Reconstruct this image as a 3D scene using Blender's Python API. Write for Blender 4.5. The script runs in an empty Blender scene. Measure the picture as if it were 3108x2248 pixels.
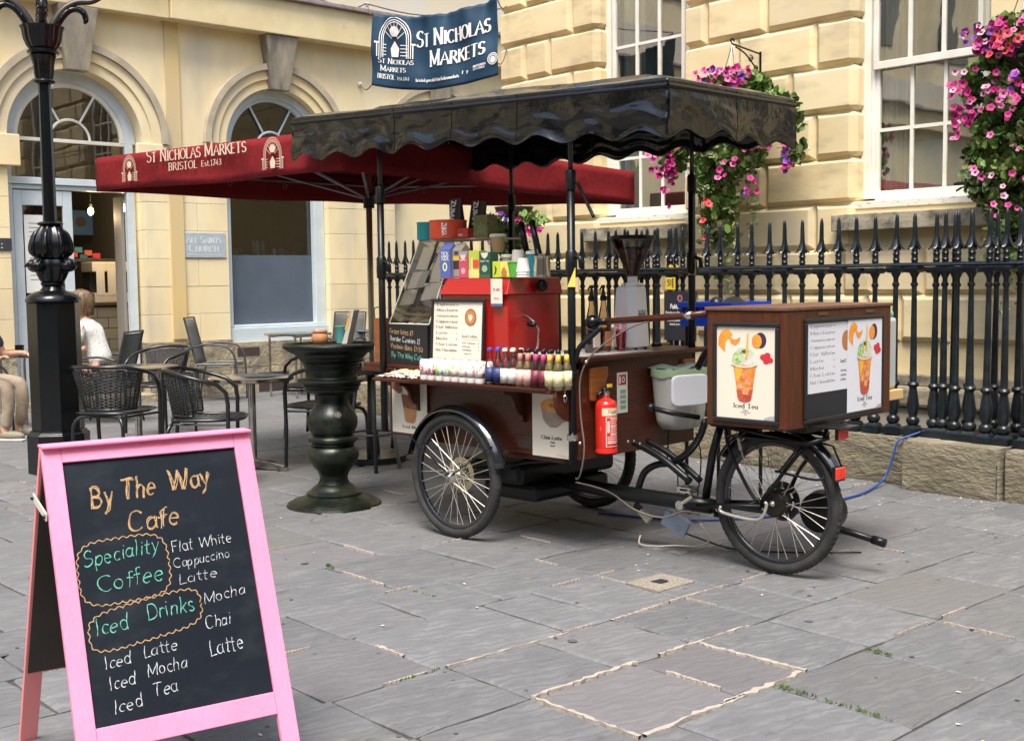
import bpy, bmesh, math, random
from mathutils import Vector, Matrix, noise
# ------------------------------------------------------------------ camera
scene = bpy.context.scene
COL = scene.collection
R = math.radians
cam_data = bpy.data.cameras.new("camera")
cam_data.sensor_width = 36.0
cam_data.lens = 41.64
cam_data.clip_start = 0.05
cam_data.clip_end = 400
cam = bpy.data.objects.new("camera", cam_data)
COL.objects.link(cam)
_f = Vector((-0.74098764, 0.66707119, -0.0771579))
_r = Vector((0.66968893, 0.74255072, -0.01162587))
_u = Vector((-0.04953837, 0.06028641, 0.9969511))
m = Matrix((( _r.x, _u.x, -_f.x, 0), (_r.y, _u.y, -_f.y, 0), (_r.z, _u.z, -_f.z, 1.45), (0, 0, 0, 1)))
cam.matrix_world = m
scene.camera = cam
# ------------------------------------------------------------------ world, sun, exposure
SUN_EL, SUN_AZ = R(63), math.atan2(-1.0, 0.80)      # soft daylight from high behind the viewer
world = bpy.data.worlds.new("World")
scene.world = world
world.use_nodes = True
wn = world.node_tree
sky = wn.nodes.new('ShaderNodeTexSky')
sky.sky_type = 'NISHITA'
sky.sun_disc = False
sky.sun_elevation = SUN_EL
sky.sun_rotation = math.pi / 2 - SUN_AZ
sky.air_density = 1.2
sky.dust_density = 3.0
bg = wn.nodes['Background']
bg.inputs['Strength'].default_value = 0.095
wn.links.new(sky.outputs[0], bg.inputs[0])
sun_data = bpy.data.lights.new("sun", 'SUN')
sun_data.energy = 1.5
sun_data.angle = R(24)
sun_data.color = (1.0, 0.94, 0.85)
sun = bpy.data.objects.new("sun", sun_data)
COL.objects.link(sun)
sd = Vector((math.cos(SUN_AZ) * math.cos(SUN_EL), math.sin(SUN_AZ) * math.cos(SUN_EL), math.sin(SUN_EL)))
sun.rotation_euler = sd.to_track_quat('Z', 'Y').to_euler()
sun.location = (4, -6, 12)
vs = scene.view_settings
vs.view_transform = 'Standard'
vs.look = 'None'
vs.gamma = 1
vs.exposure = 1.80
vs.use_curve_mapping = False
scene.cycles.max_bounces = 6
scene.cycles.transparent_max_bounces = 12

# ------------------------------------------------------------------ helpers
rnd = random.Random(7)

class MB:
    """collects shapes and links them as ONE mesh object"""
    def __init__(s): s.v = []; s.f = []
    def add(s, vs, fs, M=None):
        o = len(s.v)
        s.v += [tuple(M @ Vector(p)) if M else tuple(p) for p in vs]
        s.f += [tuple(i + o for i in f) for f in fs]
        return s
    def box(s, x0, x1, y0, y1, z0, z1, M=None):
        return s.add([(x0,y0,z0),(x1,y0,z0),(x1,y1,z0),(x0,y1,z0),(x0,y0,z1),(x1,y0,z1),(x1,y1,z1),(x0,y1,z1)],
                     [(3,2,1,0),(4,5,6,7),(0,1,5,4),(1,2,6,5),(2,3,7,6),(3,0,4,7)], M)
    def cbox(s, c, d, M=None):
        return s.box(c[0]-d[0]/2,c[0]+d[0]/2,c[1]-d[1]/2,c[1]+d[1]/2,c[2]-d[2]/2,c[2]+d[2]/2, M)
    def tube(s, pts, r, n=8, cap=True, closed=False, flat=1.0):
        pts = [Vector(p) for p in pts]
        if 4 <= len(pts) <= 16 and not closed and n >= 5:      # round off the bends
            rl = list(r) if isinstance(r, (list, tuple)) else None
            P_, R_ = [], []
            for i in range(len(pts)-1):
                p0, p1, p2, p3 = pts[max(i-1,0)], pts[i], pts[i+1], pts[min(i+2,len(pts)-1)]
                for q in range(4):
                    t = q/4
                    P_.append(0.5*((2*p1)+(p2-p0)*t+(2*p0-5*p1+4*p2-p3)*t*t+(3*p1-p0-3*p2+p3)*t*t*t))
                    if rl: R_.append(rl[i]*(1-t)+rl[i+1]*t)
            P_.append(pts[-1]); pts = P_
            if rl: R_.append(rl[-1]); r = R_
        k = len(pts)
        rs = r if isinstance(r, (list, tuple)) else [r]*k
        o = len(s.v)
        up = None
        for i, p in enumerate(pts):
            if closed: t = (pts[(i+1) % k] - pts[i-1])
            else: t = (pts[min(i+1, k-1)] - pts[max(i-1, 0)])
            t.normalize()
            if up is None:
                up = Vector((0,0,1)) if abs(t.z) < 0.9 else Vector((1,0,0))
            a = t.cross(up)
            if a.length < 1e-4: a = t.cross(Vector((0.3,1,0.2)))
            a.normalize(); b = a.cross(t); b.normalize(); up = b
            for j in range(n):
                w = 2*math.pi*j/n
                q = p + a*(rs[i]*math.cos(w)) + b*(rs[i]*flat*math.sin(w))
                s.v.append(tuple(q))
        m_ = k if closed else k-1
        for i in range(m_):
            for j in range(n):
                i2 = (i+1) % k
                s.f.append((o+i*n+j, o+i*n+(j+1)%n, o+i2*n+(j+1)%n, o+i2*n+j))
        if cap and not closed:
            s.f.append(tuple(o+j for j in range(n))[::-1])
            s.f.append(tuple(o+(k-1)*n+j for j in range(n)))
        return s
    def lathe(s, prof, n=20, c=(0,0,0), M=None, ang0=0, fl=None):
        """prof: list of (r,z); fl(angle,z)->radius factor"""
        vs = []; fs = []
        k = len(prof)
        for (r, z) in prof:
            for j in range(n):
                w = 2*math.pi*j/n + ang0
                rr = r*(fl(w, z) if fl else 1)
                vs.append((c[0]+rr*math.cos(w), c[1]+rr*math.sin(w), c[2]+z))
        for i in range(k-1):
            for j in range(n):
                fs.append((i*n+j, i*n+(j+1)%n, (i+1)*n+(j+1)%n, (i+1)*n+j))
        if prof[0][0] > 1e-4: fs.append(tuple(range(n))[::-1])
        if prof[-1][0] > 1e-4: fs.append(tuple((k-1)*n+j for j in range(n)))
        return s.add(vs, fs, M)
    def prism(s, poly, t, M=None):
        """poly in local xy (counter-clockwise), extruded from z=0 to z=t"""
        n = len(poly)
        vs = [(p[0],p[1],0) for p in poly] + [(p[0],p[1],t) for p in poly]
        fs = [tuple(range(n))[::-1], tuple(range(n, 2*n))] + [(i,(i+1)%n,n+(i+1)%n,n+i) for i in range(n)]
        return s.add(vs, fs, M)
    def grid(s, fn, nu, nv):
        o = len(s.v)
        for j in range(nv+1):
            for i in range(nu+1):
                s.v.append(tuple(fn(i/nu, j/nv)))
        for j in range(nv):
            for i in range(nu):
                a = o+j*(nu+1)+i
                s.f.append((a, a+1, a+nu+2, a+nu+1))
        return s
    def sphere(s, c, r, n=10, m_=6):
        rx, ry, rz = r if isinstance(r, (tuple, list)) else (r, r, r)
        prof = [(math.sin(math.pi*i/m_), -math.cos(math.pi*i/m_)) for i in range(m_+1)]
        vs = []; fs = []
        for (a, z) in prof:
            for j in range(n):
                w = 2*math.pi*j/n
                vs.append((c[0]+rx*a*math.cos(w), c[1]+ry*a*math.sin(w), c[2]+rz*z))
        for i in range(m_):
            for j in range(n):
                fs.append((i*n+j, i*n+(j+1)%n, (i+1)*n+(j+1)%n, (i+1)*n+j))
        return s.add(vs, fs)
    def mesh(s, name, mat, smooth=False):
        me = bpy.data.meshes.new(name)
        me.from_pydata(s.v, [], s.f)
        me.update()
        if mat: me.materials.append(mat)
        if smooth:
            me.polygons.foreach_set('use_smooth', [True]*len(me.polygons))
            if smooth != 2:
                try: me.set_sharp_from_angle(angle=R(40))
                except Exception: pass
        return me
    def build(s, name, mat, parent=None, smooth=False, bevel=0, label=None, kind=None, solid=0):
        o = bpy.data.objects.new(name, s.mesh(name, mat, smooth))
        COL.objects.link(o)
        if parent: o.parent = parent
        if bevel:
            b = o.modifiers.new('bevel', 'BEVEL'); b.width = bevel; b.segments = 2; b.limit_method = 'ANGLE'; b.angle_limit = R(35)
        if solid:
            b = o.modifiers.new('solid', 'SOLIDIFY'); b.thickness = solid; b.offset = 0
        if label: o['label'] = label
        if kind: o['kind'] = kind
        return o

def tag(o, label, cat, group=None):
    o['label'] = label; o['category'] = cat
    if group: o['group'] = group
    return o

def thing(name, label, cat, loc=(0,0,0), rz=0, group=None):
    o = bpy.data.objects.new(name, None)
    COL.objects.link(o)
    o.empty_display_size = 0.1
    o.location = loc; o.rotation_euler = (0, 0, rz)
    return tag(o, label, cat, group)

KIDS = {}
def copy_tree(o, loc=None, rz=None, label=None, parent=None, kids=None):
    c = o.copy(); COL.objects.link(c)
    if parent: c.parent = parent
    if loc is not None: c.location = loc
    if rz is not None: c.rotation_euler = (0, 0, rz)
    if label: c['label'] = label
    for ch in [x for x in ALL_OF(o)]: copy_tree(ch, parent=c)
    return c
def ALL_OF(o): return list(o.children)

def mat(name, c, rough=0.6, metal=0.0, spec=0.5, c2=None, scale=8.0, detail=4.0, ramp=(0.35,0.65), c3=None, scale3=1.2, ramp3=(0.5,0.7),
        bump=0.0, bscale=None, bdist=0.01, objvar=0.0, huevar=None, stretch=None, rot=None, wave=None, wavec=None, alpha=None, trans=0.0, emit=None, coat=0.0, rough2=None, ior=None, sheen=0, space='world'):
    m_ = bpy.data.materials.new(name); m_.use_nodes = True
    nt = m_.node_tree; N = nt.nodes; L = nt.links
    b = N['Principled BSDF']
    b.inputs['Roughness'].default_value = rough
    b.inputs['Metallic'].default_value = metal
    b.inputs['Specular IOR Level'].default_value = spec
    if coat: b.inputs['Coat Weight'].default_value = coat; b.inputs['Coat Roughness'].default_value = 0.12
    if trans: b.inputs['Transmission Weight'].default_value = trans
    if ior: b.inputs['IOR'].default_value = ior
    if sheen: b.inputs['Sheen Weight'].default_value = sheen
    if space == 'world':
        geo = N.new('ShaderNodeNewGeometry'); co = geo.outputs['Position']
    else:
        tc = N.new('ShaderNodeTexCoord'); co = tc.outputs['Object']
    def mapped(sc, rt=None):
        mp = N.new('ShaderNodeMapping')
        mp.inputs['Scale'].default_value = sc if isinstance(sc, (tuple, list)) else (sc, sc, sc)
        if rt: mp.inputs['Rotation'].default_value = rt
        L.new(co, mp.inputs[0]); return mp.outputs[0]
    def noise_(sc, det, vec):
        n_ = N.new('ShaderNodeTexNoise'); n_.inputs['Scale'].default_value = sc; n_.inputs['Detail'].default_value = det
        n_.inputs['Roughness'].default_value = 0.6
        L.new(vec, n_.inputs['Vector']); return n_.outputs['Fac']
    def ramp_(fac, a, bb):
        r_ = N.new('ShaderNodeMapRange'); r_.inputs['From Min'].default_value = a; r_.inputs['From Max'].default_value = bb
        L.new(fac, r_.inputs['Value']); return r_.outputs['Result']
    def mix_(fac, a, bb):
        mx = N.new('ShaderNodeMix'); mx.data_type = 'RGBA'
        L.new(fac, mx.inputs['Factor'])
        for i, q in ((6, a), (7, bb)):
            if isinstance(q, (tuple, list)): mx.inputs[i].default_value = (q[0], q[1], q[2], 1)
            else: L.new(q, mx.inputs[i])
        return mx.outputs[2]
    st = stretch if stretch else (1,1,1)
    vec = mapped(st, rot)
    color = None
    nf = None
    if c2 is not None:
        nf = noise_(scale, detail, vec)
        color = mix_(ramp_(nf, *ramp), c, c2)
    if c3 is not None:
        n3 = noise_(scale3, 3, vec if stretch else mapped(1))
        color = mix_(ramp_(n3, *ramp3), color if color is not None else c, c3)
    if wave:
        wv = N.new('ShaderNodeTexWave'); wv.inputs['Scale'].default_value = wave[0]; wv.inputs['Distortion'].default_value = wave[1]
        wv.inputs['Detail'].default_value = 3; wv.inputs['Detail Scale'].default_value = wave[2] if len(wave) > 2 else 1.5
        L.new(vec, wv.inputs['Vector'])
        color = mix_(ramp_(wv.outputs['Fac'], 0.2, 0.9), color if color is not None else c, wavec)
    if color is None:
        b.inputs['Base Color'].default_value = (c[0], c[1], c[2], 1)
    if objvar or huevar:
        oi = N.new('ShaderNodeObjectInfo')
        if color is None:
            rgb = N.new('ShaderNodeRGB'); rgb.outputs[0].default_value = (c[0], c[1], c[2], 1); color = rgb.outputs[0]
        if huevar:
            col_a = color
            for i, (hc, amt) in enumerate(huevar):
                mth = N.new('ShaderNodeMath'); mth.operation = 'MULTIPLY'; mth.inputs[1].default_value = 7.13 + 5.7*i
                L.new(oi.outputs['Random'], mth.inputs[0])
                fr = N.new('ShaderNodeMath'); fr.operation = 'FRACT'; L.new(mth.outputs[0], fr.inputs[0])
                ra = ramp_(fr.outputs[0], 1-amt, 1.0); ra.node.inputs['To Max'].default_value = 0.6
                col_a = mix_(ra, col_a, hc)
            color = col_a
        hs = N.new('ShaderNodeHueSaturation')
        L.new(ramp2 := ramp_(oi.outputs['Random'], 0, 1), hs.inputs['Value'])
        mr = ramp2.node; mr.inputs['To Min'].default_value = 1-objvar; mr.inputs['To Max'].default_value = 1+objvar
        L.new(color, hs.inputs['Color'])
        color = hs.outputs['Color']
    if color is not None: L.new(color, b.inputs['Base Color'])
    if rough2 is not None and nf is not None:
        rr = ramp_(nf, *ramp); rr.node.inputs['To Min'].default_value = rough; rr.node.inputs['To Max'].default_value = rough2
        L.new(rr, b.inputs['Roughness'])
    if bump:
        bn = N.new('ShaderNodeBump'); bn.inputs['Strength'].default_value = bump; bn.inputs['Distance'].default_value = bdist
        hn = noise_(bscale or scale*3, 5, vec)
        if wave:
            ad = N.new('ShaderNodeMath'); ad.operation = 'ADD'; L.new(hn, ad.inputs[0]); L.new(wv.outputs['Fac'], ad.inputs[1]); hn = ad.outputs[0]
        L.new(hn, bn.inputs['Height']); L.new(bn.outputs[0], b.inputs['Normal'])
    if emit:
        b.inputs['Emission Color'].default_value = (*emit[0], 1); b.inputs['Emission Strength'].default_value = emit[1]
    if alpha is not None: b.inputs['Alpha'].default_value = alpha
    return m_

def glass(name, tint=(0.9,0.95,0.95), refl=0.12, rough=0.02, bump=0.0, bscale=1.5):
    m_ = bpy.data.materials.new(name); m_.use_nodes = True
    nt = m_.node_tree; N = nt.nodes; L = nt.links
    for n_ in list(N):
        if n_.type == 'BSDF_PRINCIPLED': N.remove(n_)
    out = [n_ for n_ in N if n_.type == 'OUTPUT_MATERIAL'][0]
    tr = N.new('ShaderNodeBsdfTransparent'); tr.inputs[0].default_value = (*tint, 1)
    gl = N.new('ShaderNodeBsdfGlossy'); gl.inputs['Roughness'].default_value = rough
    fr = N.new('ShaderNodeFresnel'); fr.inputs['IOR'].default_value = 1.5
    ad = N.new('ShaderNodeMath'); ad.operation = 'ADD'; ad.inputs[1].default_value = refl; ad.use_clamp = True
    mx = N.new('ShaderNodeMixShader')
    L.new(fr.outputs[0], ad.inputs[0]); L.new(ad.outputs[0], mx.inputs[0]); L.new(tr.outputs[0], mx.inputs[1]); L.new(gl.outputs[0], mx.inputs[2])
    L.new(mx.outputs[0], out.inputs['Surface'])
    if bump:
        geo = N.new('ShaderNodeNewGeometry'); no = N.new('ShaderNodeTexNoise'); no.inputs['Scale'].default_value = bscale
        L.new(geo.outputs['Position'], no.inputs['Vector'])
        bn = N.new('ShaderNodeBump'); bn.inputs['Strength'].default_value = bump; bn.inputs['Distance'].default_value = 0.05
        L.new(no.outputs['Fac'], bn.inputs['Height']); L.new(bn.outputs[0], gl.inputs['Normal']); L.new(bn.outputs[0], fr.inputs['Normal'])
    return m_

# ------------------------------------------------------------------ stroke lettering
def A(cx, cy, rx, ry, a0, a1, n=9):
    return [(cx+rx*math.cos(R(a0+(a1-a0)*i/n)), cy+ry*math.sin(R(a0+(a1-a0)*i/n))) for i in range(n+1)]
GL = {
 'A':(.8,[[(0,0),(.4,1),(.8,0)],[(.15,.36),(.65,.36)]]), 'B':(.66,[[(.08,0),(.08,1)],[(.08,1),(.3,1)]+A(.3,.76,.24,.24,90,-90)+[(.08,.52)],[(.08,.52),(.32,.52)]+A(.32,.26,.28,.26,90,-90)+[(.08,0)]]),
 'C':(.78,[A(.42,.5,.4,.5,50,310,14)]), 'D':(.76,[[(.08,0),(.08,1)],[(.08,1),(.3,1)]+A(.3,.5,.42,.5,90,-90,12)+[(.08,0)]]),
 'E':(.62,[[(.08,0),(.08,1)],[(.08,1),(.56,1)],[(.08,.52),(.46,.52)],[(.08,0),(.58,0)]]), 'F':(.6,[[(.08,0),(.08,1)],[(.08,1),(.56,1)],[(.08,.52),(.46,.52)]]),
 'G':(.8,[A(.42,.5,.4,.5,50,350,15)+[(.82,.42)],[(.5,.42),(.82,.42)]]), 'H':(.78,[[(.1,0),(.1,1)],[(.68,0),(.68,1)],[(.1,.52),(.68,.52)]]), 'I':(.26,[[(.13,0),(.13,1)]]),
 'J':(.45,[[(.34,1),(.34,.2)]+A(.2,.2,.14,.2,0,-150,5)]), 'K':(.72,[[(.08,0),(.08,1)],[(.64,1),(.1,.42)],[(.26,.58),(.7,0)]]), 'L':(.58,[[(.08,1),(.08,0)],[(.08,0),(.56,0)]]),
 'M':(.96,[[(.1,0),(.1,1)],[(.1,1),(.48,.12)],[(.48,.12),(.86,1)],[(.86,1),(.86,0)]]), 'N':(.8,[[(.1,0),(.1,1)],[(.1,1),(.7,0)],[(.7,0),(.7,1)]]),
 'O':(.86,[A(.43,.5,.4,.5,90,450,18)]), 'P':(.64,[[(.08,0),(.08,1)],[(.08,1),(.3,1)]+A(.3,.74,.28,.26,90,-90)+[(.08,.48)]]), 'Q':(.86,[A(.43,.5,.4,.5,90,450,18),[(.5,.25),(.85,-.1)]]),
 'R':(.72,[[(.08,0),(.08,1)],[(.08,1),(.3,1)]+A(.3,.75,.26,.25,90,-90)+[(.08,.5)],[(.32,.5),(.7,0)]]), 'S':(.6,[A(.31,.75,.25,.25,30,240,8)+[(.42,.46)]+A(.3,.26,.27,.26,50,-150,8)]),
 'T':(.72,[[(.36,0),(.36,1)],[(.02,1),(.7,1)]]), 'U':(.76,[[(.1,1),(.1,.3)]+A(.38,.3,.28,.3,180,360,8)+[(.66,1)]]), 'V':(.76,[[(0,1),(.38,0)],[(.38,0),(.76,1)]]),
 'W':(1.06,[[(0,1),(.27,0)],[(.27,0),(.53,.9)],[(.53,.9),(.8,0)],[(.8,0),(1.06,1)]]), 'X':(.74,[[(.04,0),(.7,1)],[(.04,1),(.7,0)]]), 'Y':(.72,[[(0,1),(.36,.48)],[(.72,1),(.36,.48)],[(.36,.48),(.36,0)]]),
 'Z':(.66,[[(.04,1),(.62,1)],[(.62,1),(.04,0)],[(.04,0),(.64,0)]]),
 'a':(.54,[A(.26,.3,.22,.3,60,380,12),[(.48,.6),(.48,.08),(.54,0)]]), 'b':(.56,[[(.08,1),(.08,0)],A(.3,.3,.22,.3,160,-160,12)]), 'c':(.5,[A(.28,.3,.23,.3,50,310,10)]),
 'd':(.56,[A(.27,.3,.22,.3,20,340,12),[(.48,1),(.48,0)]]), 'e':(.52,[[(.06,.32),(.48,.34)]+A(.27,.3,.22,.3,10,310,12)]), 'f':(.38,[A(.32,.84,.14,.16,60,180,5)+[(.18,0)],[(.02,.6),(.36,.6)]]),
 'g':(.56,[A(.27,.3,.22,.3,20,340,12),[(.48,.6),(.48,-.1)]+A(.28,-.12,.2,.2,0,-150,6)]), 'h':(.56,[[(.08,1),(.08,0)],[(.08,.4)]+A(.28,.38,.2,.22,150,0,6)+[(.48,0)]]), 'i':(.22,[[(.11,.6),(.11,0)],[(.1,.82),(.13,.86)]]),
 'j':(.24,[[(.14,.6),(.14,-.15)]+A(.02,-.15,.12,.15,0,-90,4),[(.13,.82),(.16,.86)]]), 'k':(.5,[[(.08,1),(.08,0)],[(.44,.6),(.1,.24)],[(.2,.34),(.48,0)]]), 'l':(.22,[[(.11,1),(.11,0)]]),
 'm':(.84,[[(.08,.6),(.08,0)],[(.08,.4)]+A(.25,.38,.17,.22,150,0,6)+[(.42,0)],[(.42,.4)]+A(.59,.38,.17,.22,150,0,6)+[(.76,0)]]), 'n':(.56,[[(.08,.6),(.08,0)],[(.08,.4)]+A(.28,.38,.2,.22,150,0,6)+[(.48,0)]]),
 'o':(.56,[A(.28,.3,.23,.3,90,450,12)]), 'p':(.56,[[(.08,.6),(.08,-.35)],A(.3,.3,.22,.3,160,-160,12)]), 'q':(.56,[A(.27,.3,.22,.3,20,340,12),[(.48,.6),(.48,-.35)]]), 'r':(.38,[[(.08,.6),(.08,0)],[(.08,.36)]+A(.26,.38,.18,.22,150,50,5)]),
 's':(.44,[A(.23,.45,.16,.15,40,250,6)+A(.21,.15,.18,.15,70,-140,6)]), 't':(.36,[[(.16,.9),(.16,.12)]+A(.27,.12,.11,.12,180,290,4),[(.02,.6),(.34,.6)]]), 'u':(.56,[[(.08,.6),(.08,.2)]+A(.28,.2,.2,.2,180,340,6)+[(.48,.6)],[(.48,.6),(.48,0)]]),
 'v':(.5,[[(.02,.6),(.25,0)],[(.25,0),(.48,.6)]]), 'w':(.76,[[(.02,.6),(.2,0)],[(.2,0),(.38,.55)],[(.38,.55),(.56,0)],[(.56,0),(.74,.6)]]), 'x':(.5,[[(.04,0),(.46,.6)],[(.04,.6),(.46,0)]]), 'y':(.5,[[(.04,.6),(.26,.05)],[(.48,.6),(.22,-.18),(.06,-.34)]]),
 'z':(.46,[[(.04,.6),(.42,.6)],[(.42,.6),(.04,0)],[(.04,0),(.44,0)]]),
 '1':(.36,[[(.06,.8),(.2,1),(.2,0)]]), '2':(.54,[A(.26,.72,.22,.28,160,-20,7)+[(.04,0)],[(.04,0),(.5,0)]]), '3':(.52,[A(.24,.76,.2,.24,140,-90,8)+A(.24,.26,.24,.26,90,-140,8)]), '4':(.56,[[(.4,0),(.4,1),(.02,.3),(.54,.3)]]),
 '5':(.54,[[(.46,1),(.1,1),(.08,.56)]+A(.25,.3,.24,.3,120,-140,9)]), '7':(.5,[[(.02,1),(.48,1),(.18,0)]]), '0':(.56,[A(.28,.5,.24,.5,90,450,14)]), '6':(.54,[[(.42,.98),(.12,.5)]+A(.27,.28,.22,.28,150,-210,12)]), '8':(.54,[A(.27,.75,.2,.25,90,450,12),A(.27,.26,.24,.26,90,450,12)]), '9':(.54,[A(.27,.7,.22,.28,0,360,12),[(.49,.7),(.36,0)]]),
 '.':(.2,[[(.08,.0),(.12,.05)]]), ',':(.2,[[(.12,.08),(.06,-.1)]]), ':':(.2,[[(.08,.0),(.12,.05)],[(.08,.5),(.12,.55)]]), '/':(.4,[[(.04,-.1),(.36,1)]]), '-':(.4,[[(.05,.4),(.35,.4)]]),
 '£':(.6,[A(.36,.76,.2,.24,20,180,7)+[(.2,.3),(.08,0)],[(.04,0),(.56,.02)],[(.06,.46),(.42,.46)]]), ' ':(.34,[]), '>':(.6,[[(0,.3),(.6,.3)],[(.42,.5),(.6,.3),(.42,.1)]]), '<':(.6,[[(0,.3),(.6,.3)],[(0,.4),(.12,.4)],[(0,.2),(.12,.2)]]),
}
def ribbon(mb, pts, wfun, M, z):
    """flat strip along a polyline in the plane of M, mitred so that it never overlaps itself"""
    P = [Vector((p[0], p[1])) for p in pts]
    Q = [P[0]]
    for p in P[1:]:
        if (p-Q[-1]).length > 1e-6: Q.append(p)
    if len(Q) < 2: return
    closed = (Q[0]-Q[-1]).length < 1e-5
    n = len(Q); vs = []
    for i in range(n):
        if closed and i in (0, n-1): a = Q[1]-Q[0]; b_ = Q[0]-Q[-2]
        else:
            a = Q[min(i+1,n-1)]-Q[min(i+1,n-1)-1]; b_ = Q[max(i-1,0)+1]-Q[max(i-1,0)]
        t = a.normalized()+b_.normalized()
        if t.length < 1e-3: t = a
        t.normalize()
        nn = Vector((-t.y, t.x))
        c = max(0.5, abs(t.dot(a.normalized())))
        w = wfun(t, i/(n-1))/2/c
        q = Q[i]
        if not closed and i == 0: q = q - t*w*0.4
        if not closed and i == n-1: q = q + t*w*0.4
        vs += [(q.x+nn.x*w, q.y+nn.y*w, z), (q.x-nn.x*w, q.y-nn.y*w, z)]
    mb.add(vs, [(2*i+1, 2*i+3, 2*i+2, 2*i) for i in range(n-1)], M)

def text(mb, s, M, x, y, h, style='sans', w=None, wt=0.1, track=0.1, smallcaps=False, slope=0.0, align='l', squeeze=1.0, seed=0, width=None):
    """letters of height h in the plane of M starting at x, y"""
    rr = random.Random(hash(s) % 1000 + seed if False else len(s)*13+seed)
    def adv(tr, sq):
        X = 0
        for ch in s:
            hh = h; c = ch
            if smallcaps and ch.islower(): c = ch.upper(); hh = h*0.78
            X += (GL.get(c, GL[' '])[0]+tr)*hh*sq
        return X - tr*h*sq
    if width: squeeze = squeeze*width/max(1e-6, adv(track, squeeze))
    tot = adv(track, squeeze)
    X = x - (tot/2 if align == 'c' else (tot if align == 'r' else 0))
    x0 = X
    zi = 0
    for ch in s:
        hh = h; c = ch
        if smallcaps and ch.islower(): c = ch.upper(); hh = h*0.78
        g = GL.get(c, GL[' '])
        Y = y + slope*(X-x0)
        kx_, ky_ = rr.uniform(0,6), rr.uniform(0,6)
        jit = (rr.uniform(-.05,.05), rr.uniform(-.04,.04), rr.uniform(.94,1.07)) if style == 'chalk' else (0,0,1)
        for st in g[1]:
            pts = [(X+(p[0]+jit[0])*hh*squeeze + (p[1]*hh*0.06 if style == 'chalk' else 0), Y+slope*(p[0]*hh)+(p[1]*jit[2]+jit[1])*hh) for p in st]
            zi += 1
            if style == 'chalk':
                dn = []
                for a_, b_ in zip(pts[:-1], pts[1:]):
                    dn += [(a_[0]+(b_[0]-a_[0])*q/4, a_[1]+(b_[1]-a_[1])*q/4) for q in range(4)]
                dn.append(pts[-1])
                pts = [(p[0]+.030*hh*math.sin(p[1]/hh*5+kx_), p[1]+.026*hh*math.sin(p[0]/hh*6+ky_)) for p in dn]
            z = 0.00012*(zi % 7)
            if style == 'serif':
                ribbon(mb, pts, lambda t, u: h*(wt*0.42+wt*1.05*abs(t.y)**1.5), M, z)
                for e, q in ((0, 1), (-1, -2)):
                    dx, dy = pts[e][0]-pts[q][0], pts[e][1]-pts[q][1]
                    if len(st) == 2 and abs(dy) > abs(dx)*0.8 or (len(st) < 4 and abs(dy) > 2*abs(dx)):
                        if min(abs(st[e][1]-a_) for a_ in (0, 1, .6)) < 0.02:
                            sl = hh*0.13*squeeze
                            yy = pts[e][1] - (1 if dy > 0 else -1)*h*wt*0.2
                            ribbon(mb, [(pts[e][0]-sl, yy), (pts[e][0]+sl, yy)], lambda t, u: h*wt*0.42, M, z+0.00006)
            elif style == 'chalk':
                k = rr.uniform(0, 6)
                ribbon(mb, pts, lambda t, u: h*wt*(0.8+0.35*math.sin(u*9+k)), M, z)
            else:
                ribbon(mb, pts, lambda t, u: h*wt, M, z)
        X += (g[0]+track)*hh*squeeze
    return X

def plane_M(o, ex, ey):
    """matrix whose xy plane is spanned by ex, ey at origin o"""
    ex = Vector(ex).normalized(); ey = Vector(ey).normalized(); ez = ex.cross(ey).normalized()
    return Matrix(((ex.x, ey.x, ez.x, o[0]), (ex.y, ey.y, ez.y, o[1]), (ex.z, ey.z, ez.z, o[2]), (0,0,0,1)))
def disc_pts(cx, cy, rx, ry=None, n=20, a0=0, a1=360):
    ry = rx if ry is None else ry
    return [(cx+rx*math.cos(R(a0+(a1-a0)*i/n)), cy+ry*math.sin(R(a0+(a1-a0)*i/n))) for i in range(n if a1-a0 == 360 else n+1)]
def flat(mb, pts, M, z=0.0):
    """flat polygon, fan from its centre"""
    c = (sum(p[0] for p in pts)/len(pts), sum(p[1] for p in pts)/len(pts))
    n = len(pts)
    mb.add([(p[0],p[1],z) for p in pts]+[(c[0],c[1],z)], [(i,(i+1)%n,n) for i in range(n)], M)

# ------------------------------------------------------------------ materials
MT = {}
MT['slab'] = mat('paving_stone', (0.178,0.180,0.182), 0.6, c2=(0.118,0.120,0.124), scale=5, detail=12, ramp=(0.34,0.66), c3=(0.075,0.074,0.073), scale3=4.5, ramp3=(0.60,0.78),
    objvar=0.13, huevar=[((0.140,0.129,0.132),0.22), ((0.145,0.143,0.131),0.18)], stretch=(2.2,1,1), rot=(0,0,R(24)), wave=(2.6,9,2.6), wavec=(0.132,0.135,0.139), bump=0.38, bscale=18, bdist=0.005, spec=0.35)
MT['joint'] = mat('joint_earth', (0.05,0.045,0.038), 0.95, c2=(0.10,0.085,0.065), scale=30, bump=0.5)
MT['mortar'] = mat('pale_mortar', (0.40,0.35,0.29), 0.9, c2=(0.34,0.30,0.26), scale=40, bump=0.4)
MT['pebble'] = mat('pebble_concrete', (0.34,0.30,0.24), 0.9, c2=(0.17,0.155,0.13), scale=160, ramp=(0.45,0.55), bump=0.6, bscale=150)
MT['stoneB'] = mat('ashlar_warm', (0.74,0.61,0.365), 0.85, c2=(0.65,0.52,0.28), scale=2.2, ramp=(0.3,0.7), c3=(0.36,0.30,0.20), scale3=2.0, ramp3=(0.52,0.84), objvar=0.085, bump=0.25, bscale=60, bdist=0.004,
    huevar=[((0.70,0.59,0.38),0.3)], stretch=(1,1,2.5))
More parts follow.
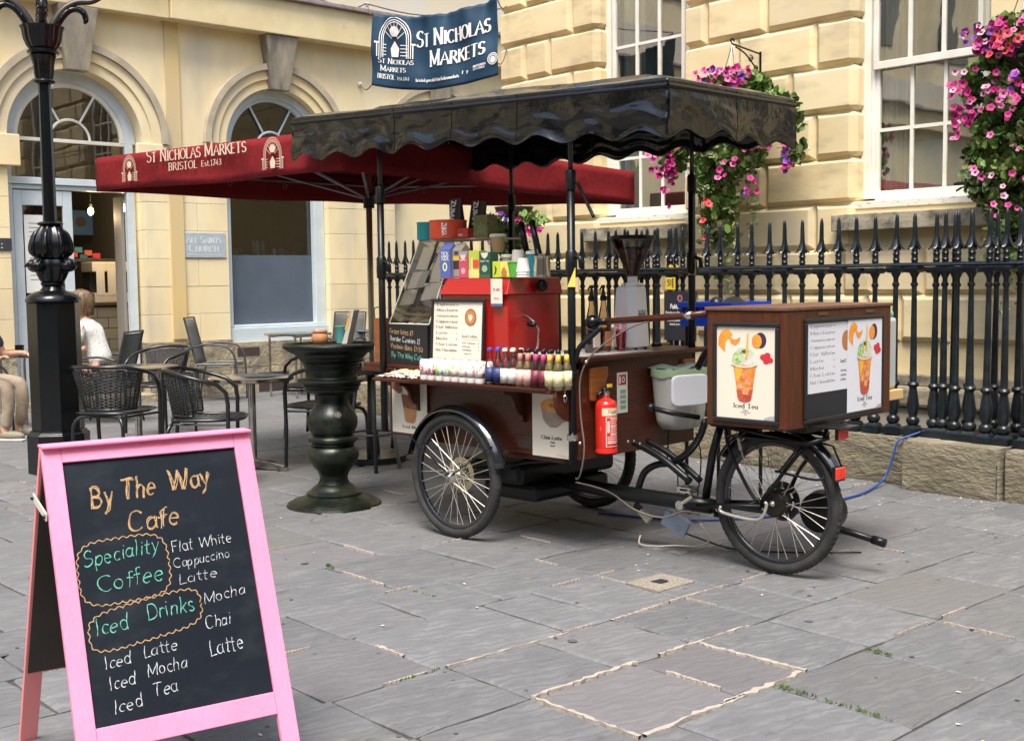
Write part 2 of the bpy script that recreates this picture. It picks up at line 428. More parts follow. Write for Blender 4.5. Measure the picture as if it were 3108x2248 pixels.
MT['stoneA'] = mat('ashlar_yellow', (0.80,0.69,0.44), 0.85, c2=(0.74,0.58,0.31), scale=0.9, ramp=(0.35,0.7), c3=(0.52,0.46,0.34), scale3=1.3, ramp3=(0.45,0.78), objvar=0.04, bump=0.2, bscale=50, bdist=0.004, stretch=(1,1,0.45))
MT['renderA'] = mat('painted_cornice', (0.74,0.62,0.36), 0.8, c2=(0.62,0.50,0.27), scale=1.4, c3=(0.36,0.30,0.20), scale3=1.8, ramp3=(0.66,0.85), bump=0.15)
MT['keystone'] = mat('weathered_keystone', (0.31,0.27,0.20), 0.9, c2=(0.17,0.15,0.12), scale=4, c3=(0.42,0.36,0.24), scale3=3, ramp3=(0.5,0.7), bump=0.5, bscale=40, stretch=(1,1,0.4))
MT['dirty'] = mat('dirty_plinth_stone', (0.42,0.36,0.24), 0.95, c2=(0.20,0.17,0.12), scale=3.5, ramp=(0.35,0.65), c3=(0.07,0.065,0.05), scale3=4, ramp3=(0.55,0.75), bump=0.9, bscale=18, bdist=0.03, objvar=0.15)
MT['sill'] = mat('mossy_sill_stone', (0.38,0.33,0.23), 0.95, c2=(0.17,0.155,0.115), scale=5, ramp=(0.4,0.6), c3=(0.09,0.085,0.07), scale3=5, ramp3=(0.56,0.72), bump=0.6, bscale=40, stretch=(1,1,1.5))
MT['plinth'] = mat('rough_kerb_stone', (0.27,0.235,0.16), 0.95, c2=(0.17,0.15,0.10), scale=5, ramp=(0.3,0.7), c3=(0.36,0.33,0.26), scale3=3, ramp3=(0.6,0.75), bump=1.0, bscale=16, bdist=0.03, stretch=(1,1,2.2), rot=(0,R(20),0), objvar=0.1)
MT['whitewood'] = mat('white_paint', (0.78,0.76,0.68), 0.45, c2=(0.70,0.67,0.57), scale=5, bump=0.1)
MT['peel'] = mat('peeling_white_paint', (0.76,0.72,0.60), 0.6, c2=(0.30,0.26,0.20), scale=14, ramp=(0.60,0.66), bump=0.4, stretch=(1,1,5))
MT['bluewood'] = mat('pale_blue_paint', (0.57,0.64,0.66), 0.45, c2=(0.50,0.57,0.60), scale=4, bump=0.05)
MT['greyblue'] = mat('grey_blue_panel', (0.088,0.112,0.145), 0.5, c2=(0.075,0.10,0.13), scale=3)
MT['winglass'] = glass('window_glass', (0.85,0.90,0.86), 0.38, 0.01, bump=0.025, bscale=2.0)
MT['darkglass'] = glass('dark_window_glass', (0.55,0.58,0.58), 0.10, 0.01, bump=0.03)
MT['curtain'] = mat('cream_curtain', (0.85,0.84,0.66), 0.9, c2=(0.58,0.58,0.45), scale=18, stretch=(1,1,0.02))
MT['frost'] = mat('frosted_sheet', (0.55,0.64,0.52), 0.6)
MT['dark'] = mat('dark_interior', (0.055,0.055,0.05), 0.9)
MT['room'] = mat('window_room',(0.30,0.28,0.21),0.9,c2=(0.12,0.115,0.09),scale=1.5)
MT['dim'] = mat('dim_interior_wall', (0.16,0.155,0.13), 0.9)
MT['iron'] = mat('gloss_black_iron', (0.007,0.011,0.014), 0.28, spec=0.45, c2=(0.018,0.024,0.028), scale=9, ramp=(0.45,0.75), rough2=0.45, bump=0.25, bscale=30, bdist=0.004)
MT['iron2'] = mat('black_lamp_iron', (0.004,0.005,0.006), 0.22, spec=0.42, bump=0.12, bscale=25, bdist=0.004)
MT['red_sign'] = mat('faded_blue_sign', (0.40,0.46,0.50), 0.7, c2=(0.33,0.39,0.44), scale=12)
MT['white'] = mat('white_print', (0.78,0.78,0.74), 0.6)
MT['signwhite'] = mat('faded_white_print', (0.66,0.68,0.66), 0.7)
# ================================================================== GROUND
gb = MB().box(-60, 60, -60, 60, -0.30, -0.016)
go = gb.build('ground', MT['joint']); go['kind'] = 'structure'
pav = bpy.data.objects.new('pavement', None); COL.objects.link(pav); pav['kind'] = 'structure'; pav['label'] = 'worn grey and purple sandstone paving slabs'
def slab_mb(x0, x1, y0, y1, rr, mb=None):
    mb = mb or MB()
    g = 0.005
    x0 += g; x1 -= g; y0 += g; y1 -= g
    per = []
    n = 4
    for i in range(n): per.append((x0+(x1-x0)*i/n, y0))
    for i in range(n): per.append((x1, y0+(y1-y0)*i/n))
    for i in range(n): per.append((x1-(x1-x0)*i/n, y1))
    for i in range(n): per.append((x0, y1-(y1-y0)*i/n))
    cx, cy = (x0+x1)/2, (y0+y1)/2
    tx, ty, tz = rr.uniform(-.004,.004), rr.uniform(-.004,.004), rr.uniform(-.003,.0015)
    out = []; ins = []
    for (x, y) in per:
        x += rr.uniform(-.0055,.0055); y += rr.uniform(-.0055,.0055)
        e = 0.006+rr.random()*0.012+(.02 if rr.random() < .07 else 0)
        zz = tz + (x-cx)*tx + (y-cy)*ty
        out.append((x, y, zz-0.008))
        ins.append((x+(cx-x)*e/max(.1,abs(x1-cx)), y+(cy-y)*e/max(.1,abs(y1-cy)), zz+rr.uniform(-.0006,.0006)))
    m_ = len(per)
    vs = [(p[0],p[1],-0.05) for p in out]+out+ins+[(cx,cy,tz)]
    fs = [(i,(i+1)%m_,m_+(i+1)%m_,m_+i) for i in range(m_)]+[(m_+i,m_+(i+1)%m_,2*m_+(i+1)%m_,2*m_+i) for i in range(m_)]+[(2*m_+i,2*m_+(i+1)%m_,3*m_) for i in range(m_)]
    return mb.add(vs, fs)
sr = random.Random(11)
xs = [-1.36,-1.9,-2.45,-2.95,-3.41,-3.97,-4.43,-5.06]
x = -5.06
while x > -13.5: x -= sr.uniform(.44,.66); xs.append(x)
xs[-1] = -13.80
xr = [-1.36]
while xr[-1] < 6: xr.append(xr[-1]+sr.uniform(.45,.6))
known = {(-2.45,-1.9):[2.9,3.43,4.02,4.57,5.2,5.72,6.3,6.85], (-2.95,-2.45):[2.22,2.73,3.27,3.64,4.085,4.62,5.3,5.9,6.42], (-3.41,-2.95):[2.21,2.72,3.18,3.62,4.10,4.465,4.97,5.60,6.42,6.85],
  (-3.97,-3.41):[1.7,2.19,2.68,3.37,3.67,4.09,4.36,4.71,5.27,5.8,6.3], (-4.43,-3.97):[1.9,2.65,3.07,3.50,4.12,4.75,5.3,5.9,6.5], (-5.06,-4.43):[2.1,2.66,3.26,3.86,4.45,4.98,5.6,6.2]}
def vis(x, y):
    d = Vector((x, y, 0))-Vector((0,0,1.45)); z = d.dot(_f)
    if z < 0.5: return -1
    u, v = d.dot(_r)/z*41.64/18, -d.dot(_u)/z*41.64/13.0
    return z if abs(u) < 1.08 and v < 1.12 else -1
cells = []
allx = sorted(xs+xr[1:])
for i in range(len(allx)-1):
    a, b_ = allx[i], allx[i+1]
    key = [k for k in known if abs(k[0]-a) < 1e-6 and abs(k[1]-b_) < 1e-6]
    ys = list(known[key[0]]) if key else [2.0+sr.uniform(-.3,.3)]
    while ys[0] > -6: ys.insert(0, ys[0]-sr.uniform(.42,.85))
    while ys[-1] < 7.41:
        ys.append(ys[-1]+sr.uniform(.42,.85))
    if b_ > -9.9: ys = [q for q in ys if q < 7.28]+[7.41]
    else:
        while ys[-1] < 8.6: ys.append(ys[-1]+sr.uniform(.42,.85))
    for j in range(len(ys)-1): cells.append((a, b_, ys[j], ys[j+1]))
scored = []
for c in cells:
    v_ = vis((c[0]+c[1])/2, (c[2]+c[3])/2)
    if abs(c[0]+3.97) < .01 and abs(c[2]-4.09) < .01: v_ = 0.1
    scored.append((v_ if v_ > 0 else 999, c))
scored.sort(key=lambda t: t[0])
rest = MB()
for i, (v_, c) in enumerate(scored):
    if v_ < 900 and i < 290 and not (c[1]-c[0] < .1):
        if abs(c[0]+3.97) < .01 and abs(c[2]-4.09) < .01: c = (c[0], c[1], c[2], c[3])
        slab_mb(*c, sr).build('slab', MT['slab'], pav)
    else: slab_mb(*c, sr, rest)
rest.build('paving_beyond', MT['slab'], pav, kind='stuff')
# strips of pale mortar pointed into some joints
mo = MB()
mr = random.Random(3)
def mortar(p, q, w):
    n = 26; L_ = []; R_ = []
    d = Vector((q[0]-p[0], q[1]-p[1])); nn = Vector((-d.y, d.x)).normalized()
    for i in range(n+1):
        t = i/n
        a = w*(0.05+mr.random()*1.2)*(1 if mr.random() > .18 else .05); b_ = w*(0.05+mr.random()*1.2)*(1 if mr.random() > .18 else .05)
        c_ = Vector(p)+d*t
        L_.append((c_.x+nn.x*a, c_.y+nn.y*a, 0.0052)); R_.append((c_.x-nn.x*b_, c_.y-nn.y*b_, 0.0052))
    o = len(mo.v)
    mo.v += L_+R_+[(a_[0],a_[1],-.02) for a_ in L_]+[(a_[0],a_[1],-.02) for a_ in R_]
    k = n+1
    for i in range(n):
        mo.f += [(o+i, o+k+i, o+k+i+1, o+i+1), (o+i, o+i+1, o+2*k+i+1, o+2*k+i), (o+k+i+1, o+k+i, o+3*k+i, o+3*k+i+1)]
for p, q, w in [((-2.95,2.73),(-2.45,2.73),.010), ((-2.95,2.73),(-2.95,3.27),.013), ((-2.45,2.75),(-2.45,3.62),.018), ((-2.93,3.62),(-2.45,3.64),.016), ((-2.80,3.27),(-2.55,3.27),.010), ((-2.95,3.4),(-2.94,3.95),.010), ((-3.41,2.72),(-3.39,3.35),.007),
                ((-3.8,2.68),(-3.62,2.68),.012), ((-3.41,4.0),(-3.41,4.42),.007), ((-3.39,3.6),(-3.4,3.95),.008), ((-2.4,4.57),(-2.1,4.57),.006),((-4.9,3.26),(-4.55,3.26),.007),((-5.4,3.6),(-5.1,3.6),.008),((-3.97,4.1),(-3.75,4.1),.006)]:
    mortar(p, q, w)
for (v_, c) in scored[:120]:
    if v_ > 9: continue
    if mr.random() < .42:
        t0 = mr.uniform(0,.5); t1 = t0+mr.uniform(.25,.5)
        if mr.random() < .55: mortar((c[0], c[2]+(c[3]-c[2])*t0), (c[0], c[2]+(c[3]-c[2])*t1), mr.uniform(.003,.0065))
        else: mortar((c[0]+(c[1]-c[0])*t0, c[2]), (c[0]+(c[1]-c[0])*t1, c[2]), mr.uniform(.003,.0065))
mo.build('mortar_joint', MT['mortar'], pav, kind='stuff')
# pebbled inspection cover
ic = thing('inspection_cover', 'small square pebbled concrete cover with a dark slot set in the paving', 'drain cover', (-3.65,4.22,0))
MB().box(-.105,.105,-.13,.13,-.01,.0075).build('cover_plate', MT['pebble'], ic, bevel=.002)
MB().prism([(-.03,-.035),(.028,-.03),(.032,.02),(.012,.036),(-.026,.03)], .004, Matrix.Translation((0,0,.0075))).build('key_slot', mat('slot_metal',(0.05,0.05,0.055),0.5,metal=.5), ic)
# little litter: petals, leaves, gum spots, moss
lt = random.Random(5)
pet = MB(); gum = MB(); moss = MB()
for i in range(170):
    x_ = lt.uniform(-7.5,-1.6); y_ = lt.uniform(1.6,7.3)
    if lt.random() < .45: y_ = 7.35-abs(lt.gauss(0,.25)); x_ = lt.uniform(-6,-3.3)
    s_ = lt.uniform(.003,.009); a = lt.uniform(0,6)
    pts = [(x_+s_*(1+.5*lt.random())*math.cos(a+k*1.05), y_+s_*.7*math.sin(a+k*1.05), .0035+lt.random()*.004) for k in range(6)]
    pet.add(pts, [tuple(range(6))])
for i in range(150):
    x_ = lt.uniform(-6.5,-1.6); y_ = lt.uniform(1.5,6.5); s_ = lt.uniform(.003,.011) if lt.random() < .93 else lt.uniform(.012,.022)
    gum.add([(x_+s_*(.8+.4*lt.random())*math.cos(k*.7), y_+s_*(.8+.4*lt.random())*math.sin(k*.7), .0026) for k in range(9)], [tuple(range(9))])
for (x_, y_, x2, y2, n) in ((-2.42,3.44,-1.98,3.43,60), (-2.43,4.02,-2.32,4.03,35), (-5.08,3.28,-5.0,3.27,35), (-3.4,2.5,-3.4,2.72,20), (-4.44,3.27,-4.2,3.3,14)):
    for i in range(n):
        t = lt.random()**1.4; s_ = lt.uniform(.003,.010)
        c_ = (x_+(x2-x_)*t+lt.gauss(0,.004), y_+(y2-y_)*t+lt.gauss(0,.005))
        a = lt.uniform(0,6)
        moss.add([(c_[0]-s_*math.cos(a),c_[1]-s_*math.sin(a),.0),(c_[0]+s_*math.cos(a),c_[1]+s_*math.sin(a),.0),(c_[0]+s_*.6*math.sin(a),c_[1]+s_*.3,.008+lt.random()*.006)], [(0,1,2)])
tag(pet.build('petal_litter', mat('pale_petals',(0.62,0.58,0.50),0.8)), 'tiny pale petals and paper scraps strewn over the paving', 'litter')['kind'] = 'stuff'
tag(gum.build('gum_spots', mat('old_gum',(0.085,0.085,0.09),0.8)), 'dark trodden gum spots on the paving', 'stains')['kind'] = 'stuff'
tag(moss.build('joint_moss', mat('moss',(0.07,0.12,0.025),0.9)), 'bright green moss growing in the paving joints', 'moss')['kind'] = 'stuff'

# ================================================================== BUILDING A (arched, left)
XA = -13.75
bA = thing('arched_building', 'yellow stone building with arched doorway and windows behind the cafe tables', 'building', (XA, 6.7, 0))
def LA(p): return (p[0]-XA, p[1]-6.7, p[2])
class MA(MB):
    def build(s, *a, **k):
        s.v = [LA(p) for p in s.v]; return MB.build(s, *a, **k)
ARCH = [(2.93,3.13,.80), (5.60,3.13,.80), (8.28,3.20,.76), (10.95,3.16,.78), (13.6,3.16,.78)]
ZC = 4.62
# spandrel wall with arched holes: built column by column
W_ = MA()
for k in range(len(ARCH)):
    yc, zs, r = ARCH[k]
    n = 28
    pts = [(yc - r*math.cos(math.pi*i/n), zs + r*math.sin(math.pi*i/n)) for i in range(n+1)]
    for i in range(n):
        (y0, z0), (y1, z1) = pts[i], pts[i+1]
        W_.add([(XA,y0,z0),(XA,y1,z1),(XA,y1,ZC),(XA,y0,ZC)], [(0,1,2,3)])
        W_.add([(XA,y0,z0),(XA,y1,z1),(XA-.32,y1,z1),(XA-.32,y0,z0)], [(3,2,1,0)])
    yl = yc - r - .0
    yr = yc + r
    ynext = ARCH[k+1][0]-ARCH[k+1][2] if k+1 < len(ARCH) else 15.2
    W_.box(XA-.32, XA, yr, ynext, 3.13, ZC)
    if zs > 3.13:
        pass
W_.build('arcade_wall', MT['stoneA'], bA)
# piers made of ashlar blocks with fine joints
ar = random.Random(21)
def pierA(y0, y1, z0, z1, step=.345, matl=None, xo=0.0, name='ashlar_block'):
    z = z0; row = 0
    while z < z1-.02:
        zt = min(z+step, z1)
        if z1-zt < .1: zt = z1
        cuts = [y0, y1]
        w = y1-y0
        if w > .75: cuts = [y0, y0+w*(.38 if row % 2 else .62), y1]
        if w > 2: cuts = [y0]+[y0+w*(i+(.5 if row%2 else 0))/5 for i in range(1,5)]+[y1]
        for a, b_ in zip(cuts[:-1], cuts[1:]):
            g = .0022
            o = MA().box(XA-.32, XA+xo+ar.uniform(-.002,.001), a+g, b_-g, z+g, zt-g).build(name, matl or MT['stoneA'], bA, bevel=.003)
        z = zt; row += 1
MA().box(XA-.30, XA-.02, -3, 15.2, 0, 3.13-.004) if False else None
piers = [(3.73,4.80),(6.40,7.52),(9.04,10.17),(11.73,12.8)]
for a, b_ in piers:
    pierA(a, b_, .71, 3.13)
    MA().box(XA-.30, XA-.012, a+.01, b_-.01, .70, 3.12).build('joint_backing', mat('lime_joint',(0.33,0.28,0.19),0.95) if 'lj' not in MT else MT['lj'], bA)
    MT['lj'] = bpy.data.materials['lime_joint']
MA().box(XA-.32, XA, -16, 2.13, .71, ZC).build('far_wall', MT['stoneA'], bA)
# left window bay (outside the frame) and bays below sills
for (yc, zs, r) in (ARCH[2], ARCH[3]):
    pierA(yc-r, yc+r, 0.0, .67, step=.34, matl=MT['dirty'])
for a, b_ in piers+[(-16,2.13)]:
    pierA(a-.0, b_+.0, 0.0, .71, step=.36, matl=MT['dirty'], xo=.045)
MA().box(XA-.32, XA+.01, ARCH[0][0]-.8, ARCH[0][0]+.8, 0, 1.0).build('low_wall', MT['dirty'], bA)
# iron air grilles in the plinth
gr = MA()
gr.box(XA+.0, XA+.012, 7.60, 7.92, .50, .60)
gr.build('air_grille', mat('rust_grille',(0.05,0.035,0.028),0.8), bA)
gr = MA().box(XA+.0, XA+.012, 7.9, 8.35, .02, .26); gr.build('air_grille', bpy.data.materials['rust_grille'], bA)
# imposts
for a, b_ in ((4.38,4.93),(3.62,3.9),(6.31,6.72),(7.3,7.58),(8.98,9.36),(9.9,10.22),(11.66,12.0)):
    MA().box(XA, XA+.055, a, b_, 2.78, 3.13).build('impost_block', MT['stoneA'], bA, bevel=.01)
# archivolt rings, stepped
for (yc, zs, r) in ARCH[1:4]:
    for (r0, r1, dx) in ((r, r+.115, .018), (r+.117, r+.235, .045), (r+.237, r+.315, .085)):
        mb = MA(); n = 36
        P0 = [(yc-r0*math.cos(math.pi*i/n), zs+r0*math.sin(math.pi*i/n)) for i in range(n+1)]
        P1 = [(yc-r1*math.cos(math.pi*i/n), zs+r1*math.sin(math.pi*i/n)) for i in range(n+1)]
        for i in range(n):
            for (qa, qb, x0_, x1_) in ((P0, P1, XA+dx, XA+dx), (P1, P1, XA+dx, XA-.01), (P0, P0, XA-.01, XA+dx)):
                mb.add([(x0_,*qa[i]),(x0_,*qa[i+1]),(x1_,*qb[i+1]),(x1_,*qb[i])], [(0,1,2,3)])
        mb.build('archivolt', MT['stoneA'] if dx < .08 else MT['arch_edge'] if 'arch_edge' in MT else MT.setdefault('arch_edge', mat('grey_hood_mould',(0.50,0.43,0.31),0.9,c2=(0.36,0.31,0.23),scale=3,bump=.2)), bA, smooth=1)
    # keystone
    zt, zb = ZC-.005, zs+r-.03
    mb = MA()
    w1, w0 = .235, .13
    P = [(XA-.02,yc-w0,zb),(XA-.02,yc+w0,zb),(XA-.02,yc+w1,zt),(XA-.02,yc-w1,zt)]
    Q = [(XA+.13,yc-w0,zb),(XA+.13,yc+w0,zb),(XA+.20,yc+w1,zt),(XA+.20,yc-w1,zt)]
    mb.add(P+Q, [(4,5,6,7),(0,1,5,4),(1,2,6,5),(2,3,7,6),(3,0,4,7)])
    mb.build('keystone', MT['keystone'], bA, bevel=.008)
# cornice: band, grey flashing, upper wall
MA().box(XA-.3, XA+.235, 6.72, 15.2, ZC, 5.06).build('cornice_band', MT['renderA'], bA, bevel=.01)
MA().box(XA-.3, XA+.195, -16, 6.715, ZC, 5.06).build('cornice_band', MT['renderA'], bA, bevel=.01)
MA().box(XA-.3, XA+.30, -16, 15.2, 5.062, 5.12).build('lead_flashing', mat('lead_grey',(0.20,0.17,0.17),0.7,c2=(0.33,0.27,0.25),scale=9), bA, bevel=.01)
MA().box(XA-.35, XA-.05, -16, 15.2, 5.12, 5.75).build('blocking_course', mat('grey_upper_wall',(0.55,0.52,0.46),0.9,c2=(0.60,0.52,0.36),scale=1.2), bA)
MA().box(XA-.40, XA-.08, -16, 15.2, 5.752, 10.5).build('upper_wall', MT['stoneA'], bA)
for i in range(10):
    MA().box(XA-.08, XA-.05, -15+i*3.0, -13.8+i*3.0, 6.3, 8.4).build('upper_window', MT['dim'], bA)
    MA().box(XA-.08, XA+.10, -15.2+i*3.0, -13.6+i*3.0, 8.5, 8.68).build('window_hood', MT['keystone'], bA)
MA().box(XA-.08, XA+.25, -16, 15.2, 9.4, 9.7).build('eaves_cornice', MT['keystone'], bA)
# drainpipe-like shallow pilaster strip with run-off stain
MA().box(XA, XA+.03, 6.72, 6.90, .75, ZC).build('pilaster_strip', mat('stained_strip',(0.56,0.46,0.28),0.9,c2=(0.66,0.48,0.20),scale=2.2,c3=(0.45,0.42,0.34),scale3=3,stretch=(1,1,.2)), bA)
# ---- window in arch 2, 3
def arch_window(yc, zs, r, zb, panel=True):
    w = bpy.data.objects.new('arched_window', None); COL.objects.link(w); w.parent = bA
    xg = XA-.20
    def ringY(r0, r1, x0, x1, name, m_, n=30):
        mb = MA()
        for i in range(n):
            a0, a1 = math.pi*i/n, math.pi*(i+1)/n
            q = lambda rr, a, x_: (x_, yc-rr*math.cos(a), zs+rr*math.sin(a))
            mb.add([q(r0,a0,x1),q(r0,a1,x1),q(r1,a1,x1),q(r1,a0,x1),q(r0,a0,x0),q(r0,a1,x0)], [(0,1,2,3),(4,5,1,0)])
        return mb.build(name, m_, w, smooth=1)
    ringY(r-.10, r-.002, xg, XA-.10, 'arch_frame', MT['bluewood'])
    ringY(r-.15, r-.09, xg, XA-.14, 'arch_sash', MT['bluewood'])
    mb = MA()
    mb.box(xg, XA-.10, yc-r+.002, yc-r+.10, zb, zs); mb.box(xg, XA-.10, yc+r-.16, yc+r-.002, zb, zs)
    mb.box(xg, XA-.05, yc-r-.01, yc+r+.01, zb-.20, zb-.005); mb.box(xg, XA-.08, yc-r+.1, yc+r-.16, zb-.004, zb+.03)
    mb.build('frame', MT['bluewood'], w, bevel=.008)
    ri = r-.15
    mb = MA()
    mb.box(xg, xg+.045, yc-ri, yc+ri, zs-.02, zs+.02)
    mb.build('transom', MT['bluewood'], w, bevel=.004)
    for a in (60, 120):
        ca_, sa_ = math.cos(R(a)), math.sin(R(a))
        o = MA().tube([(xg+.03, yc-ca_*ri*.36, zs+sa_*ri*.36), (xg+.03, yc-ca_*ri, zs+sa_*ri)], .014, 6).build('glazing_bar', MT['bluewood'], w)
    o = MA().tube([(xg+.03, yc-math.cos(math.pi*i/16)*ri*.36, zs+math.sin(math.pi*i/16)*ri*.36) for i in range(17)], .015, 6).build('glazing_bar', MT['bluewood'], w)
    if panel: MA().box(xg-.02, xg+.01, yc-r+.1, yc+r-.16, zb+.03, 1.80).build('lower_panel', MT['greyblue'], w)
    g = MA(); n = 20
    for i in range(n):
        a0, a1 = math.pi*i/n, math.pi*(i+1)/n
        g.add([(xg,yc,zs),(xg,yc-ri*math.cos(a0),zs+ri*math.sin(a0)),(xg,yc-ri*math.cos(a1),zs+ri*math.sin(a1))], [(0,1,2)])
    g.add([(xg,yc-ri,1.8),(xg,yc+ri,1.8),(xg,yc+ri,zs),(xg,yc-ri,zs)], [(0,1,2,3)])
    g.build('pane', MT['darkglass'], w)
arch_window(*ARCH[2], .86)
_yc, _zs, _r = ARCH[3]
MA().box(XA-.2, XA-.12, _yc-_r-.02, _yc+_r+.02, .67, _zs+_r+.02).build('blind_arch_infill', MT['stoneA'], bA)
arch_window(*ARCH[0], 1.2)
# things on the sill behind the window glass
for i, (dy, h_, w_, c_) in enumerate(((-.40,.10,.20,(0.10,0.11,0.10)),(-.12,.20,.05,(0.35,0.38,0.36)),(-.06,.2,.05,(0.4,0.42,0.4)),(0.02,.19,.05,(0.35,0.38,0.36)),(.11,.22,.045,(0.02,0.02,0.02)),(.19,.09,.05,(0.7,0.7,0.65)),(.30,.10,.09,(0.14,0.16,0.35)),(.45,.07,.12,(0.30,0.12,0.05)))):
    yy = ARCH[2][0]+dy-.1
    o = MB().lathe([(w_/2*.9,0),(w_/2,h_*.2),(w_/2,h_*.75),(w_/2*.6,h_)], 12, (0,0,0)).build('jar', mat('jar_tone_%s' % 'abcdefgh'[i], c_, 0.3))
    o.location = (XA-.32, yy, 1.80)
    tag(o, ['low dark bowl','tall clear glass','clear glass','tumbler','black pepper mill','white cup','dark blue mug','brown tray'][i]+' behind the cafe window glass, %s on the shelf' % ['leftmost item','second item from left','third item from left','fourth item from left','fifth item from left','sixth item from left','seventh item from left','rightmost item'][i], 'kitchenware')
MA().box(XA-.42, XA-.23, 7.6, 8.9, 1.77, 1.798).build('window_shelf', MT['dim'], bA)
# interior rooms
it = MA()
it.box(-17.6, -17.5, 3.5, 10.5, 0, 4.6)
it.build('room_back_wall', MT['dim'], bA)
it = MA(); it.box(-17.5, XA-.33, 3.5, 10.5, 4.5, 4.6); it.box(-17.5, XA-.33, 7.0, 7.08, 0, 4.5); it.box(-17.5, XA-.33, 10.4, 10.5, 0, 4.5); it.box(-17.5, XA-.33, 3.5, 3.58, 0, 4.5)
it.build('room_partition', MT['dim'], bA)
MA().box(-17.5, XA-.05, 3.5, 10.5, -.05, .004).build('room_floor', MT['dark'], bA)
# ---- doorway in arch 1
yc, zs, r = ARCH[1]
dw = bpy.data.objects.new('doorway', None); COL.objects.link(dw); dw.parent = bA
xg = XA-.22
mb = MA()
mb.box(xg-.03, xg+.05, 4.80, 4.90, 0, zs); mb.box(xg-.03, xg+.05, 6.26, 6.36, 0, zs)
mb.build('door_frame', MT['bluewood'], dw, bevel=.006)
mb = MA(); n = 30
for i in range(n):
    a0, a1 = math.pi*i/n, math.pi*(i+1)/n
    q = lambda rr, a, x_: (x_, yc-rr*math.cos(a), zs+rr*math.sin(a))
    mb.add([q(.66,a0,xg+.05),q(.66,a1,xg+.05),q(.79,a1,xg+.05),q(.79,a0,xg+.05),q(.66,a0,xg-.02),q(.66,a1,xg-.02)], [(0,1,2,3),(4,5,1,0)])
mb.build('arch_frame', MT['bluewood'], dw, smooth=1)
mb = MA(); n = 30
for i in range(n):
    a0, a1 = math.pi*i/n, math.pi*(i+1)/n
    q = lambda rr, a, x_: (x_, yc-rr*math.cos(a), zs+rr*math.sin(a))
    mb.add([q(.61,a0,xg+.03),q(.61,a1,xg+.03),q(.67,a1,xg+.03),q(.67,a0,xg+.03),q(.61,a0,xg-.02),q(.61,a1,xg-.02)], [(0,1,2,3),(4,5,1,0)])
mb.build('arch_sash', MT['whitewood'], dw, smooth=1)
MA().box(xg-.01, xg+.03, 4.9, 6.26, 3.10, 3.14).build('transom', MT['whitewood'], dw, bevel=.004)
mb = MA(); mb.box(xg-.04, xg+.07, 4.82, 6.34, 2.60, 2.68); mb.box(xg-.04, xg+.04, 4.82, 6.34, 2.545, 2.595)
mb.build('lintel', MT['bluewood'], dw, bevel=.006)
for a in (60, 120):
    ca_, sa_ = math.cos(R(a)), math.sin(R(a))
    MA().tube([(xg+.02, yc-ca_*.24, 3.13+sa_*.24), (xg+.02, yc-ca_*.61, 3.13+sa_*.61)], .014, 6).build('glazing_bar', MT['whitewood'], dw)
MA().tube([(xg+.02, yc-math.cos(math.pi*i/16)*.24, 3.13+math.sin(math.pi*i/16)*.24) for i in range(17)], .016, 6).build('glazing_bar', MT['whitewood'], dw)
g = MA()
for i in range(20):
    a0, a1 = math.pi*i/20, math.pi*(i+1)/20
    g.add([(xg,yc,3.13),(xg,yc-.63*math.cos(a0),3.13+.63*math.sin(a0)),(xg,yc-.63*math.cos(a1),3.13+.63*math.sin(a1))], [(0,1,2)])
g.add([(xg,4.9,2.68),(xg,6.26,2.68),(xg,6.26,3.13),(xg,4.9,3.13)], [(0,1,2,3)])
g.build('fanlight_pane', MT['darkglass'], dw)
# door leaf standing in the left half
mb = MA(); mb.box(xg-.02, xg+.03, 4.91, 5.01, .05, 2.53); mb.box(xg-.02, xg+.03, 5.48, 5.59, .05, 2.53); mb.box(xg-.02, xg+.03, 5.012, 5.478, 2.36, 2.53); mb.box(xg-.02, xg+.03, 5.012, 5.478, .05, .35)
mb.build('door_leaf', MT['bluewood'], dw, bevel=.005)
MA().box(xg-.004, xg+.004, 5.01, 5.48, .35, 2.36).build('door_pane', MT['darkglass'], dw)
MA().box(xg+.006, xg+.009, 5.03, 5.36, 1.35, 2.25).build('paper_notice', MT['white'], dw)
mb = MA()
Mx = plane_M((xg+.0105, 5.0, 1.4), (0,1,0), (0,0,1))
for i in range(14): mb.add([(.08,.1+i*.05,0),(.26,.1+i*.05,0),(.26,.108+i*.05,0),(.08,.108+i*.05,0)], [(0,1,2,3)], Mx)
mb.build('notice_lines', MT['dim'], dw)
MA().box(XA-.34, XA+.12, 4.75, 6.42, -.01, .10).build('doorstep', MT['dirty'], dw, bevel=.01)
# door folded back on the right
MA().box(XA-.48, XA-.27, 6.22, 6.26, .1, 2.5).build('inner_door', mat('taupe_paint',(0.27,0.25,0.21),0.6), dw)
# lamps inside
for (yy, zz) in ((6.15, 2.36), (6.60, 2.42)):
    o = thing('pendant_bulb', 'glowing pendant bulb just inside the cafe doorway, %s' % ('the nearer left one' if yy < 6.3 else 'the right one by the jamb'), 'light bulb', (-14.75, yy, zz))
    MB().sphere((0,0,0), (.035,.035,.05), 10, 8).build('bulb', mat('warm_bulb_%s' % ('a' if yy < 6.3 else 'b'),(1,.7,.3),.3,emit=((1.0,.62,.22),14)), o, smooth=2)
    MB().lathe([(.022,.045),(.022,.09),(.004,.1),(.004,2.0)], 8).build('cord', MT['dark'], o)
    l = bpy.data.lights.new('bulb_light','POINT'); l.energy = 5; l.color = (1,.72,.42); l.shadow_soft_size = .05
    lo = bpy.data.objects.new('bulb_light', l); COL.objects.link(lo); lo.parent = o; lo.location = (.12,0,-.08)
